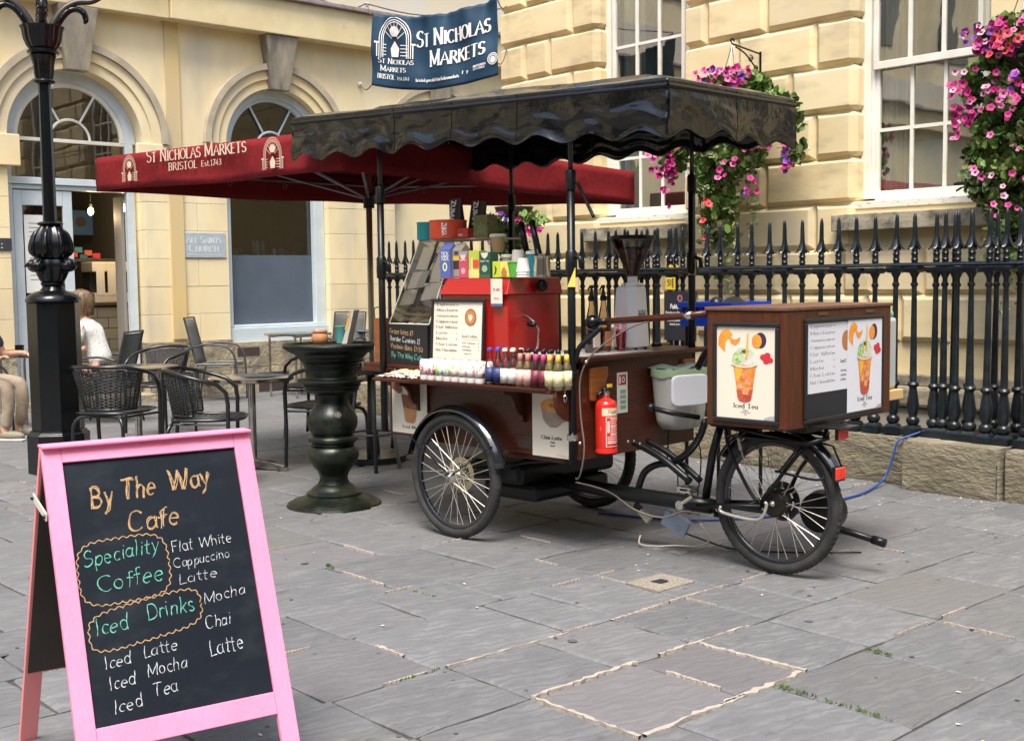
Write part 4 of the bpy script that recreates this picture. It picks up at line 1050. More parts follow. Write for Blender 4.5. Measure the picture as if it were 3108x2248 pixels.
MB().lathe([(.108,.72),(.105,.70),(.108,.665),(.122,.635),(.145,.605),(.16,.57),(.163,.54),(.157,.505),(.14,.475),(.128,.458)][::-1], 64).build('shaft_bulge', nailm, nail, smooth=True)
MB().lathe([(.125,.458),(.155,.447),(.162,.435),(.160,.42),(.145,.408),(.138,.40),(.14,.395),(.13,.388)][::-1], 64).build('ring', nailm, nail, smooth=True)
MB().lathe([(.13,.39),(.145,.382),(.16,.365),(.166,.34),(.164,.31),(.150,.28),(.128,.25),(.108,.225),(.096,.20),(.090,.18),(.093,.16),(.102,.14)][::-1], 64).build('vase', nailm, nail, smooth=True)
MB().lathe([(.102,.14),(.122,.128),(.138,.112),(.152,.098),(.165,.092),(.176,.084),(.178,.074),(.17,.07),(.185,.066),(.21,.05),(.255,.034),(.27,.032),(.285,.022),(.302,.014),(.308,.0)][::-1], 64).build('foot', nailm, nail, smooth=True)
# marks: small flower emblem, studs
mb = MB()
pet_ = math.atan2(-ny, -nx)+.22
for k in range(5):
    a = 2*math.pi*k/5
    M_ = plane_M((nx*0+.1605*math.cos(pet_), .1605*math.sin(pet_), .60), (-math.sin(pet_), math.cos(pet_),0), (-.3*math.cos(pet_),-.3*math.sin(pet_),1))
    ribbon(mb, disc_pts(.011*math.cos(a), .011*math.sin(a), .008, .008, 8)+[(.011*math.cos(a)+.008,.011*math.sin(a))], lambda t,u:.002, M_, .004)
mb.build('flower_mark', MT['mortar'], nail)
terra = mat('terracotta',(0.40,0.15,0.06),.6,c2=(.5,.22,.10),scale=20)
def on_nail(px, py): return (nx+px, ny+py, 1.046)
o = thing('terracotta_pot', 'small round terracotta pot holding white sugar sachets on the bronze table', 'pot', on_nail(-.03,-.06))
MB().lathe([(.035,0),(.05,.012),(.056,.035),(.05,.06),(.042,.068),(.048,.078),(.046,.088),(.038,.088),(.036,.05)], 24).build('pot', terra, o, smooth=True)
mb = MB()
for i in range(9): mb.box(-.028+.006*i,-.026+.006*i,-.02,.02,.05,.093+.004*(i%3))
mb.build('sugar_sachets', MT['white'], o)
o = thing('paper_cup', 'turquoise paper cup on the bronze table behind the leaning menu', 'paper cup', on_nail(-.02,.09))
cupc = mat('turquoise_card',(0.10,0.36,0.34),.6)
MB().lathe([(.026,0),(.037,.105),(.039,.108),(.037,.11),(.034,.108)], 20).build('cup', cupc, o, smooth=True)
o = thing('menu_folder', 'pale menu folder with orange and yellow pictures leaning upright on the bronze table', 'menu', on_nail(.06,.08), R(35))
MB().add([(-.012,-.05,0),(.022,-.05,0),(.075,-.05,.215),(.06,-.05,.22),(-.012,.05,0),(.022,.05,0),(.075,.05,.215),(.06,.05,.22)],[(0,1,2,3),(7,6,5,4),(0,3,7,4),(1,5,6,2),(3,2,6,7),(0,4,5,1)]).build('folder', mat('paper_grey',(.52,.50,.45),.7), o)
mb = MB(); mb.add([(.010,-.052,.09),(.025,-.052,.09),(.05,-.052,.17),(.035,-.052,.17)],[(0,1,2,3)]); mb.add([(.03,-.053,.18),(.045,-.053,.18),(.055,-.053,.205),(.042,-.053,.205)],[(0,1,2,3)])
mb.build('picture', mat('orange_print',(.75,.38,.05),.6), o)

# ================================================================== PARASOL
PC = Vector((-7.794, 5.509)); PH = R(5.96)
par = thing('market_parasol', 'large square dark red parasol lettered St Nicholas Markets with pale pole', 'parasol', (PC.x, PC.y, 0), PH)
redm = mat('red_canvas',(0.195,0.012,0.016),.8,c2=(0.165,0.009,0.012),scale=25,bump=.25,bscale=7,bdist=.03,spec=.2)
S_ = 1.50
cz = {(-1,-1):2.165, (1,-1):2.12, (1,1):2.03, (-1,1):2.18}        # hem heights at the corners
VH = .262
def hemz(a, b_, ):
    u, v = (a+1)/2, (b_+1)/2
    return (cz[(-1,-1)]*(1-u)+cz[(1,-1)]*u)*(1-v) + (cz[(-1,1)]*(1-u)+cz[(1,1)]*u)*v
def roofp(a, b_):
    m_ = max(abs(a), abs(b_)); 
    sag = -.035*math.sin(math.pi*m_)*(1-abs(abs(a)-abs(b_))/max(m_,1e-3)*0) * (0.4+.6*(1-min(abs(a),abs(b_))/max(m_,1e-3)))
    return Vector((a*S_, b_*S_, hemz(a, b_)+VH+(1-m_)*.22+sag))
mb = MB(); mb.grid(lambda u, v: roofp(u*2-1, v*2-1), 32, 32); mb.build('canopy', redm, par, smooth=2, solid=.003)
sides = [((-1,-1),(1,-1)),((1,-1),(1,1)),((1,1),(-1,1)),((-1,1),(-1,-1))]
for (p, q) in sides:
    def vf(u, v, p=p, q=q):
        a = p[0]+(q[0]-p[0])*u; b_ = p[1]+(q[1]-p[1])*u
        out = Vector(((p[1]-q[1])*-.5, (q[0]-p[0])*-.5)) 
        w = .010*math.sin(u*17+v*2)*(1-v)+.012*noise.noise(Vector((u*9, v*2, p[0]*3+p[1])))*(1-v)
        z = hemz(a, b_)+VH*v + (0.008*math.sin(u*9)*(1-v))
        return Vector((a*S_+out.x*w*1.6, b_*S_+out.y*w*1.6, z))
    mb = MB(); mb.grid(vf, 48, 5); mb.build('valance', redm, par, smooth=2, solid=.003)
ppm = mat('cream_screenprint',(0.62,0.52,0.38),.75)
# lettering on the valance that faces the viewer
zl = lambda x: cz[(-1,-1)]+(cz[(1,-1)]-cz[(-1,-1)])*(x+S_)/(2*S_)
mb = MB(); sl = (cz[(1,-1)]-cz[(-1,-1)])/(2*S_)
Mv = plane_M((-S_, -S_-.030, cz[(-1,-1)]), (1,0,0), (0,0,1))
text(mb,'St Nicholas Markets',Mv,.79,.168,.088,'serif',wt=.125,smallcaps=True,slope=sl,width=1.23)
mb.build('lettering', ppm, par); mb = MB()
text(mb,'BRISTOL',Mv,1.08,.090,.052,'serif',wt=.14,slope=sl,width=.365); mb.build('lettering', ppm, par); mb = MB()
text(mb,'Est.1743',Mv,1.495,.090,.038,'serif',wt=.15,slope=sl,width=.24)
mb.build('lettering', ppm, par)
def arch_emblem(M_, cx, cy, s_, matl, parent, infill=None):
    mb = MB()
    for q in (.50,.44,.39):
        pts = [(cx-q*s_, cy-.45*s_),(cx-q*s_, cy+.05*s_)]+[(cx-q*s_*math.cos(R(180*i/14)), cy+.05*s_+q*1.15*s_*math.sin(R(180*i/14))) for i in range(15)]+[(cx+q*s_, cy-.45*s_)]
        ribbon(mb, pts, lambda t,u:.022*s_, M_, 0)
    for k in range(7):
        a = R(20+k*23.3); ribbon(mb, [(cx+.12*s_*math.cos(a), cy+.02*s_+.12*s_*math.sin(a)),(cx+.34*s_*math.cos(a), cy+.08*s_+.44*s_*math.sin(a))], lambda t,u:.018*s_, M_, .0003)
    flat(mb, [(cx-.12*s_,cy-.42*s_),(cx+.12*s_,cy-.42*s_),(cx+.16*s_,cy-.2*s_),(cx,cy+.0*s_),(cx-.16*s_,cy-.2*s_)], M_, .0004)
    flat(mb, disc_pts(cx, cy+.25*s_, .17*s_, .14*s_, 12), M_, .0005)
    for q in (-1,1):
        for j in range(4): ribbon(mb, [(cx+q*(.30+.0*j)*s_-.1*s_, cy-(.38-.09*j)*s_),(cx+q*.36*s_+.06*s_, cy-(.38-.09*j)*s_)], lambda t,u:.02*s_, M_, .0002)
        ribbon(mb, [(cx+q*.56*s_, cy-.45*s_),(cx+q*.56*s_, cy-.08*s_)], lambda t,u:.03*s_, M_, 0)
        ribbon(mb, [(cx+q*.50*s_, cy-.08*s_),(cx+q*.62*s_, cy-.08*s_)], lambda t,u:.05*s_, M_, .0002)
    return mb.build('arch_emblem', matl, parent)
Ms = plane_M((-S_, -S_-.030, cz[(-1,-1)]), (1,0,sl), (0,0,1))
arch_emblem(Ms, .545, .135, .18, ppm, par)
arch_emblem(Ms, 2.31, .135, .19, ppm, par)
alu = mat('brushed_pole',(0.50,0.46,0.36),.35,metal=.8)
aluD = mat('dull_aluminium',(0.16,0.15,0.15),.4,metal=.7)
MB().tube([(0,0,.06),(0,0,2.56)], .024, 16).build('pole', alu, par, smooth=2)
MB().lathe([(.26,0),(.26,.05),(.05,.07),(.035,.25)], 24).build('base', MT['iron'], par, smooth=True)
MB().lathe([(.045,2.02),(.045,2.12),(.03,2.14)], 12).build('runner', MT['iron'], par)
for a, b_ in ((-1,-1),(1,-1),(1,1),(-1,1),(0,-1),(1,0),(0,1),(-1,0)):
    e = roofp(a*.99, b_*.99); c_ = Vector((0,0,2.55))
    MB().tube([c_, (e.x, e.y, e.z-.03)], .011, 6).build('rib', aluD, par)
    md_ = c_.lerp(Vector((e.x,e.y,e.z-.03)), .62)
    MB().tube([(0,0,2.09), md_-Vector((0,0,.01))], .010, 6).build('strut', aluD, par)
for (p, q) in sides[2:]:
    a = roofp(p[0]*.97, p[1]*.97); b_ = roofp(q[0]*.97, q[1]*.97)
    MB().tube([a-Vector((0,0,.10)), b_-Vector((0,0,.10))], .013, 6).build('edge_rail', aluD, par)
    for t in (.2,.4,.6,.8):
        p_ = a.lerp(b_, t)-Vector((0,0,.145)); MB().tube([p_+Vector((0,.022*math.cos(w*math.pi/4),.022*math.sin(w*math.pi/4))) for w in range(8)], .003, 4, closed=True).build('hanging_ring', aluD, par)

# ================================================================== CAFE FURNITURE
steel = mat('polished_steel',(0.62,0.60,0.55),.18,metal=1.0,c2=(.45,.44,.42),scale=12,bump=.03)
wickm = mat('black_wicker',(0.016,0.018,0.020),.42,c2=(.035,.037,.037),scale=50,bump=.3,bscale=120)
tubem = mat('black_tube',(0.012,0.013,0.015),.28,spec=.6)
def bistro_chair(name, label, loc, rz, group=None):
    """rattan tub chair, front towards +x of its own frame"""
    t = thing(name, label, 'chair', loc, rz, group)
    # seat
    seat = [(.21,-.17),(.235,-.1),(.24,0),(.235,.1),(.21,.17),(.05,.215),(-.12,.20),(-.20,.15),(-.225,0),(-.20,-.15),(-.12,-.20),(.05,-.215)]
    MB().tube([(p[0],p[1],.445) for p in seat], .011, 8, closed=True).build('seat_rim', tubem, t, smooth=2)
    mb = MB()
    for i in range(14):
        y_ = -.19+.38*i/13; x0 = -.20+ .05*abs(y_/.19)**2; x1 = .225-.02*abs(y_/.19)**3
        mb.tube([(x0,y_,.448),(0,y_,.436),(x1,y_,.448)], .0075, 4, flat=.6)
    for i in range(12):
        x_ = -.18+.39*i/11; mb.tube([(x_,-.195,.445),(x_,0,.433),(x_,.195,.445)], .006, 4, flat=.6)
    mb.build('seat', wickm, t, smooth=2)
    # arms + back rail in one bent tube
    top = []
    for i in range(25):
        a = R(-128+256*i/24)
        x_ = -.02-.25*math.cos(a)*1.0; y_ = .275*math.sin(a)
        z_ = .76-.10*max(0,(abs(a)-R(40))/R(88))**1.2
        top.append((x_, y_, z_))
    top = [(.17,-.235,.02),(.155,-.24,.30),(.16,-.245,.55)]+[(.15,-.24,.62)]+top[1:-1]+[(.15,.24,.62)]+[(.16,.245,.55),(.155,.24,.30),(.17,.235,.02)]
    MB().tube(top, .0135, 10).build('arm_rail', tubem, t, smooth=2)
    # woven back: horizontals and verticals
    mb = MB()
    def bp(u, v):
        a = R(-74+148*u)
        rr = 1-.10*(1-v); 
        return Vector((-.02-.245*math.cos(a)*rr+ .02*(1-v), .268*math.sin(a)*rr*(.82+.18*v), .47+(.28-.03*abs(u-.5)*2)*v))
    for j in range(26):
        v = .02+.95*j/25
        mb.tube([bp(i/18, v)+Vector((.004*(1 if (i+j)%2 else -1),0,0)) for i in range(19)], .0042, 4)
    mb.build('woven_back', wickm, t, smooth=2)
    mb = MB()
    for i in range(19): mb.tube([bp(i/18, v) for v in (0,.5,1)], .0058, 4)
    mb.build('back_canes', wickm, t, smooth=2)
    mb = MB(); mb.tube([bp(i/18, 0) for i in range(19)], .010, 6); mb.build('lower_back_rail', tubem, t, smooth=2)
    # rear leg loop
    MB().tube([(-.24,-.19,.0),(-.235,-.188,.30),(-.225,-.175,.385),(-.205,-.13,.42),(-.20,0,.425),(-.205,.13,.42),(-.225,.175,.385),(-.235,.188,.30),(-.24,.19,.0)], .0125, 8).build('rear_legs', tubem, t, smooth=2)
    for s in (-1,1):
        MB().tube([(.155,s*.24,.42),(-.19,s*.17,.42)], .009, 6).build('side_stretcher', tubem, t)
    return t
c0 = bistro_chair('rattan_chair', 'black rattan chair nearest the lamp post with its back to the viewer', (-8.66,3.75,0), R(125)); c0.scale = (1.1,1.1,1.1)
copy_tree(c0, (-7.72,4.02,0), R(54), 'black rattan chair behind the pink chalkboard top, turned right towards the round table')
copy_tree(c0, (-10.62,5.02,0), R(-75), 'black rattan chair on the far side of the left steel table')
copy_tree(c0, (-7.80,5.05,0), R(203), 'black rattan chair half hidden behind the bronze pedestal table, facing left')
copy_tree(c0, (-9.35,5.95,0), R(215), 'rear black rattan chair peeping out behind the bronze table rim')
def round_table(label, loc, r_, h_, group='round steel cafe tables'):
    t = thing('bistro_table', label, 'table', loc, .5, group)
    MB().lathe([(0,h_-.03),(r_-.01,h_-.03),(r_,h_-.022),(r_,h_-.004),(r_-.006,h_),(0,h_)], 48).build('table_top', steel, t, smooth=True)
    MB().lathe([(.03,.05),(.03,h_-.03)], 16).build('column', steel, t, smooth=True)
    MB().lathe([(.11,h_-.045),(.11,h_-.031)], 16).build('top_plate', steel, t)
    for k in range(4):
        a = math.pi/2*k
        M_ = Matrix.Rotation(a,4,'Z')
        MB().add([(.0,-.035,.02),(.0,.035,.02),(.0,.035,.085),(.0,-.035,.085),(.30,-.022,.0),(.30,.022,.0),(.30,.022,.028),(.30,-.022,.028)],[(0,1,5,4),(3,7,6,2),(0,4,7,3),(1,2,6,5),(4,5,6,7)], M_).build('foot', steel, t, bevel=.004)
    return t
round_table('round steel table just right of the chalkboard, left of the bronze pillar', (-8.12,4.60,0), .325, .72)
round_table('round steel table at the left between two rattan chairs', (-9.60,4.35,0), .345, .745)
slingm = mat('grey_sling_mesh',(0.10,0.105,0.10),.7,alpha=.88)
frm = mat('charcoal_frame',(0.045,0.047,0.05),.4)
def stack_chair(label, loc, rz, h_=1.0):
    t = thing('mesh_armchair', label, 'chair', loc, rz)
    MB().grid(lambda u, v: Vector((.23-.45*u, -.22+.44*v, .46-.03*math.sin(u*3.14))), 6, 2).build('seat', slingm, t, smooth=2, solid=.006)
    MB().grid(lambda u, v: Vector((-.22-.13*u, -.21+.42*v, .44+(h_-.46)*u)), 6, 2).build('backrest', slingm, t, smooth=2, solid=.006)
    for s in (-1,1):
        MB().tube([(-.22,s*.225,.43),(-.36,s*.225,h_)], .012, 6).build('back_post', frm, t)
        MB().tube([(-.24,s*.225,.46),(.23,s*.225,.46)], .011, 6).build('seat_rail', frm, t)
        MB().tube([(-.27,s*.25,.66),(-.1,s*.26,.70),(.12,s*.26,.68),(.22,s*.26,.60),(.26,s*.25,.44),(.27,s*.25,.0)], .012, 8).build('front_leg', frm, t, smooth=2)
        MB().tube([(-.22,s*.235,.46),(-.27,s*.24,.25),(-.33,s*.24,.0)], .012, 8).build('rear_leg', frm, t, smooth=2)
    MB().tube([(-.36,-.225,h_),(-.36,.225,h_)], .012, 6).build('top_rail', frm, t)
    return t
stack_chair('charcoal mesh armchair standing side on against the yellow wall under the church sign', (-13.2,7.05,0), R(48), 1.02)
stack_chair('charcoal mesh chair the woman in white sits on by the cafe door', (-12.0,5.06,0), R(222), .95)
stack_chair('charcoal mesh armchair under the grey blue window panel', (-13.1,8.75,0), R(-58), 1.03)
stack_chair('charcoal mesh chair at the left edge under the man in beige trousers', (-11.72,3.66,0), R(40), .95)
def high_table(label, loc, w_, h_, rz):
    t = thing('square_table', label, 'table', loc, rz)
    MB().box(-w_/2,w_/2,-w_/2,w_/2,h_-.028,h_).build('table_top', steel, t, bevel=.006)
    for sx in (-1,1):
        MB().tube([(sx*w_*.42,-w_*.42,0),(sx*w_*.42,-w_*.42,h_-.09),(sx*w_*.38,-w_*.38,h_-.04),(sx*w_*.38,w_*.38,h_-.04),(sx*w_*.42,w_*.42,h_-.09),(sx*w_*.42,w_*.42,0)], .015, 8).build('leg_loop', steel, t, smooth=2)
    return t
high_table('small square steel table in front of the grey blue window', (-12.95,8.02,0), .60, .80, R(8))
high_table('square steel table behind the parasol pole by the wall', (-12.9,9.35,0), .6, .80, R(0))
ptb = high_table('dark topped table at the left edge where two people sit', (-12.15,4.42,0), .55, .75, R(42))
mb = thing('coffee_mug', 'black mug on the table at the far left', 'mug', (-11.98,4.22,.752))
MB().lathe([(.035,0),(.042,.01),(.044,.10),(.04,.10),(.038,.02)], 16).build('mug', MT['iron2'], mb, smooth=True)
MB().tube([(.04,0,.08),(.07,0,.07),(.07,0,.03),(.04,0,.02)], .007, 6).build('handle', MT['iron2'], mb)
o = thing('saucer', 'white saucer beside the black mug at the far left', 'saucer', (-12.05,4.42,.752))
MB().lathe([(.0,.004),(.05,.004),(.08,.016),(.08,.02),(.05,.01),(0,.01)], 20).build('saucer', MT['white'], o, smooth=True)
stoolm = mat('dark_stool',(0.03,0.032,0.035),.4)
def stool(label, loc, rz):
    t = thing('bar_stool', label, 'stool', loc, rz)
    MB().lathe([(.0,.74),(.17,.74),(.175,.75),(.17,.775),(0,.78)], 20).build('seat', stoolm, t, smooth=True)
    for k in range(4):
        a = math.pi/2*k+.78
        MB().tube([(.10*math.cos(a),.10*math.sin(a),.74),(.21*math.cos(a),.21*math.sin(a),0)], .015, 8).build('leg', frm if k else mat('worn_leg',(.30,.29,.25),.5), t, smooth=2)
    MB().tube([(.165*math.cos(a_),.165*math.sin(a_),.28) for a_ in [2*math.pi*i/16 for i in range(16)]], .008, 6, closed=True).build('foot_ring', frm, t)
    return t
stool('dark bar stool standing between the bronze table and the cart', (-7.45,5.25,0), .3)
stool('second dark bar stool further back between bronze table and cart', (-8.3,6.25,0), .9)

# ================================================================== PINK CHALKBOARD
az = R(80.9); al = R(21.7)
ab = thing('chalkboard_stand', 'pink framed A-board chalked with By The Way Cafe drinks in the foreground', 'chalkboard', (-3.284, 1.202, 0), az)
pink = mat('pink_gloss_paint',(0.93,0.29,0.46),.5,c2=(0.86,0.25,0.40),scale=5,bump=.2,bscale=60,stretch=(1,1,.3),c3=(.80,.22,.36),scale3=18,ramp3=(.66,.72))
pinkE = mat('pink_edge_paint',(0.92,0.30,0.30),.5)
chalkb = mat('chalkboard_black',(0.006,0.010,0.016),.6,spec=.18,c2=(0.009,0.014,0.021),scale=3,ramp=(.4,.8),c3=(.030,.036,.044),scale3=5,ramp3=(.5,.95),stretch=(1,1,2))
ZT = .999; LW = .60; SW = .0525; WT = .046; BH = .724
# local frame: x along width, front face leaning out towards -y
FM = plane_M((0,0,ZT), (1,0,0), (0, math.sin(al), math.cos(al)))       # y axis runs up the board
LB = ZT/math.cos(al)
fr = lambda mb_, x0, x1, y0, y1, z0=-.019, z1=0: mb_.box(x0,x1,y0,y1,z0,z1,FM)
for (x0, x1) in ((0,SW),(LW-SW,LW)):
    fr(MB(), x0, x1, -LB, 0).build('front_stile', pink, ab, bevel=.002)
fr(MB(), SW+.0005, LW-SW-.0005, -WT, 0).build('front_rail', pink, ab, bevel=.002)
fr(MB(), SW+.0005, LW-SW-.0005, -WT-BH-.062, -WT-BH).build('front_rail', pink, ab, bevel=.002)
fr(MB(), SW-.004, LW-SW+.004, -WT-BH-.004, -WT+.004, -.015, -.009).build('chalk_panel', chalkb, ab)
al2 = R(27)
BM = plane_M((0,.024,ZT), (1,0,0), (0, -math.sin(al2), math.cos(al2)))
LB2 = ZT/math.cos(al2)
for (x0, x1) in ((0,SW),(LW-SW,LW)):
    MB().box(x0,x1,-LB2,0,0,.019,BM).build('rear_stile', pinkE, ab, bevel=.002)
MB().box(SW+.0005,LW-SW-.0005,-WT,0,0,.019,BM).build('rear_rail', pinkE, ab, bevel=.002)
MB().box(SW+.0005,LW-SW-.0005,-WT-BH-.06,-WT-BH,0,.019,BM).build('rear_rail', pinkE, ab, bevel=.002)
MB().box(.008,LW-.008,-WT-BH-.05,-.03,.0194,.0245,BM).build('rear_panel', mat('brown_board_back',(0.045,0.038,0.030),.8,c2=(.06,.05,.042),scale=4), ab)
MB().box(0,LW,-.019,.043,ZT-.002,ZT+.006).build('top_cap', pink, ab, bevel=.002)
stay = MB(); p0 = FM @ Vector((-.004,-.19,-.01)); p1 = BM @ Vector((-.004,-.165,.010))
dv = (p1-p0).normalized(); up_ = Vector((0,-dv.z,dv.y))
st_pts = [p0-dv*.008-up_*.011, p0-dv*.008+up_*.011, p1+dv*.008+up_*.011, p1+dv*.008-up_*.011]
stay.add([tuple(p+Vector((0,0,0))) for p in st_pts]+[tuple(p+Vector((-.004,0,0))) for p in st_pts], [(0,1,2,3),(7,6,5,4),(0,4,5,1),(1,5,6,2),(2,6,7,3),(3,7,4,0)])
stay.build('metal_stay', mat('cream_steel_stay',(.70,.68,.55),.4), ab)
sc_ = MB(); sc_.sphere(tuple(p0+Vector((-.006,0,0))), .006, 8, 6); sc_.sphere(tuple(p1+Vector((-.006,0,0))), .006, 8, 6); sc_.build('stay_screw', MT['iron2'], ab)
# chalk writing: coordinates u (across), v (down) in the panel, 0..1 each
TM = plane_M(FM @ Vector((SW, -WT, -.0082)), (1,0,0), (0, math.sin(al), math.cos(al)))
PWd, PHt = LW-2*SW, BH
def ck_text(mb_, s_, u, v, h_, wid, slope=0.04, wt=.085, seed=0):
    text(mb_, s_, TM, u*PWd, -v*PHt, h_, 'chalk', wt=wt, slope=slope, width=wid*PWd, seed=seed)
tan = mat('tan_chalk',(0.46,0.29,0.14),.9,c2=(0.22,0.14,0.07),scale=150,ramp=(.5,.65)); teal = mat('green_chalk',(0.13,0.42,0.32),.9,c2=(0.06,0.2,0.16),scale=150,ramp=(.5,.65)); whc = mat('white_chalk',(0.52,0.54,0.56),.9,c2=(0.25,0.26,0.28),scale=150,ramp=(.5,.65))
def line(words, matl, name):
    m_ = MB()
    for w_ in words: ck_text(m_, *w_[:5], **w_[5])
    m_.build(name, matl, ab)
H2 = dict(slope=.04, wt=.12)
for q in (0, 1):
    o_ = .004*q; w_ = .10 if not q else .05
    line([('By',.125+o_,.190-o_,.060,.12,dict(wt=w_,seed=5*q))], tan, 'chalk_heading'); line([('The',.30+o_,.168,.058,.19,dict(wt=w_,seed=5*q))], tan, 'chalk_heading')
    line([('Way',.575+o_,.150,.060,.24,dict(wt=w_,seed=5*q))], tan, 'chalk_heading'); line([('Cafe',.31+o_,.298-o_,.054,.29,dict(wt=w_*1.05,seed=4*q))], tan, 'chalk_heading')
for a_ in (('Speciality',.045,.412,.042,.42,.10,teal),('Coffee',.10,.512,.045,.37,.05,teal),('Iced',.06,.668,.043,.18,.06,teal),('Drinks',.345,.645,.043,.27,.07,teal),
  ('Flat White',.535,.398,.031,.36,.05,whc),('Cappuccino',.535,.461,.026,.335,.06,whc),('Latte',.55,.525,.028,.225,.05,whc),('Mocha',.675,.617,.030,.25,.10,whc),
  ('Chai',.665,.713,.034,.15,.05,whc),('Latte',.665,.818,.042,.20,.04,whc),('Iced',.085,.797,.033,.145,.08,whc),('Latte',.30,.780,.032,.19,.07,whc),
  ('Iced',.095,.875,.034,.145,.08,whc),('Mocha',.305,.852,.033,.225,.05,whc),('Iced',.105,.962,.034,.155,.12,whc),('Tea',.325,.928,.034,.135,.05,whc)):
    line([(a_[0],a_[1],a_[2],a_[3],a_[4],dict(slope=a_[5],wt=.072))], a_[6], 'chalk_word')
def wavy(mb_, pts, amp=.006, per=.022):
    P = [Vector((p[0]*PWd, -p[1]*PHt)) for p in pts]; P.append(P[0])
    out = []
    ln = 0
    for a, b_ in zip(P[:-1], P[1:]):
        d = b_-a; n_ = max(2, int(d.length/.004)); nn = Vector((-d.y, d.x)).normalized()
        for i in range(n_):
            ln += d.length/n_
            ph = (ln/per) % 1
            out.append(a+d*(i/n_)+nn*amp*(abs(2*ph-1)**.6-.5)*2*.7)
    ribbon(mb_, [(p.x,p.y) for p in out], lambda t,u:.0026, TM, 0)
def rrect(cx, cy, w_, h_, rot_, n=28):
    o_ = []
    for i in range(n):
        a = 2*math.pi*i/n; c_, s_ = math.cos(a), math.sin(a)
        x_ = math.copysign(abs(c_)**.45, c_)*w_/2; y_ = math.copysign(abs(s_)**.55, s_)*h_/2
        o_.append((cx+x_, cy+y_-rot_*x_))
    return o_
mb = MB(); wavy(mb, rrect(.262,.437,.50,.245,.02)); wavy(mb, rrect(.345,.640,.63,.150,.09)); mb.build('wavy_outline', tan, ab)
# ================================================================== BANNER
bn = thing('market_banner', 'dark blue market banner strung on ropes high between the two buildings', 'banner', (-9.76, 6.99, 3.38))
BW, BHt = 1.38, .70
bdir = Vector((1.29, .50, 0)).normalized(); bnor = Vector((bdir.y, -bdir.x, 0))
def bsurf(x, y, off=0.0):
    u = x/BW; v = y/BHt
    sag = -.088*4*u*(1-u) - .02*u*(1-v)
    w = .022*math.sin(u*23+v*3)*(.35+.65*v)+.03*noise.noise(Vector((u*5, v*3, 1.7)))+.012*math.sin(u*61)*max(0,v-.8)*4
    top = -.006*abs(math.sin(u*40)) if v > .97 else 0
    return bdir*(x-.03*(1-v)*(1-u)) + bnor*(w+off) + Vector((0,0,y+sag+top))
navy = mat('navy_banner_cloth',(0.010,0.038,0.072),.6,c2=(0.014,0.050,0.09),scale=3,spec=.25)
mb = MB(); mb.grid(lambda u, v: bsurf(u*BW, v*BHt), 90, 24); mb.build('cloth', navy, bn, smooth=2, solid=.002)
class Warp(MB):
    def build(s, name, matl, parent, **k):
        s.v = [tuple(bsurf(p[0], p[1], .009+p[2])) for p in s.v]; return MB.build(s, name, matl, parent, **k)
I4 = Matrix.Identity(4)
def btext(s_, x, y, h_, wid, **k):
    m_ = Warp()
    t_ = MB(); text(t_, s_, I4, x, y, h_, 'serif', wt=k.get('wt',.115), smallcaps=k.get('sc',True), slope=k.get('slope',0), width=wid)
    m_.v, m_.f = t_.v, t_.f
    m_.build('lettering', MT['white'], bn)
btext('St Nicholas', .50, .405, .150, .80, slope=.02)
btext('Markets', .655, .215, .145, .60, slope=.02)
btext('St Nicholas', .075, .235, .052, .40); btext('Markets', .10, .160, .052, .30); btext('BRISTOL', .07, .085, .045, .205); btext('Est.1743', .31, .085, .030, .13)
btext('bristol.gov.uk/stnicholasmarkets', .51, .075, .030, .47, wt=.14, sc=False)
btext('f  y', 1.01, .10, .028, .07, wt=.2, sc=False); btext('UNITED FOR BRISTOL', 1.14, .125, .018, .13, wt=.14); btext('CITY COUNCIL', 1.14, .100, .018, .12, wt=.14)
t_ = MB()
for q in (.045,.032): ribbon(t_, disc_pts(1.335,.16,q,q*1.1,18)+[(1.335+q,.16)], lambda t,u:.007, I4, 0)
flat(t_, disc_pts(1.335,.155,.022,.028,10), I4, .0005)
m_ = Warp(); m_.v, m_.f = t_.v, t_.f; m_.build('council_crest', MT['white'], bn)
class MBw(MB): pass
def warp_emblem(cx, cy, s_):
    holder = arch_emblem(I4, cx, cy, s_, MT['white'], bn)
    for v in holder.data.vertices:
        v.co = bsurf(v.co.x, v.co.y, .009+v.co.z)
warp_emblem(.265, .455, .36)
ropem = mat('thin_rope',(0.10,0.085,0.07),.8)
def P3(x, y, z): return Vector((x+9.76, y-6.99, z-3.38))
for (a, b_) in ((bsurf(0,BHt), P3(-13.7, 9.73, 5.24)), (bsurf(BW,BHt), P3(-9.60, 8.62, 4.35)), (bsurf(0,0), P3(-13.72, 9.6, 4.15)), (bsurf(BW,0.1), P3(-9.60,8.62,3.90))):
    MB().tube([a.lerp(b_, t/8)-Vector((0,0,.06*math.sin(math.pi*t/8))) for t in range(9)], .006, 5).build('rope', ropem, bn)
for p in (P3(-13.73,9.6,4.15), P3(-13.72,9.73,5.24)): 
    mb = MB(); mb.sphere(tuple(p), .035, 10, 6); mb.build('wall_hook', MT['signwhite'], bn)
o = thing('overhead_wire', 'thin black wire drooping between the buildings above the blue banner', 'wire', (-13.7, 9.7, 5.25))
MB().tube([(0,0,0),(.2,.6,-.09),(.45,1.2,-.08),(.7,1.7,.02),(1.0,2.3,.25)], .010, 5).build('wire', ropem, o)
MB().tube([(0,0,0),(0.1,-.3,-.12),(.15,-.8,-.1),(.15,-1.2,-.05)], .010, 5).build('wire', ropem, o)

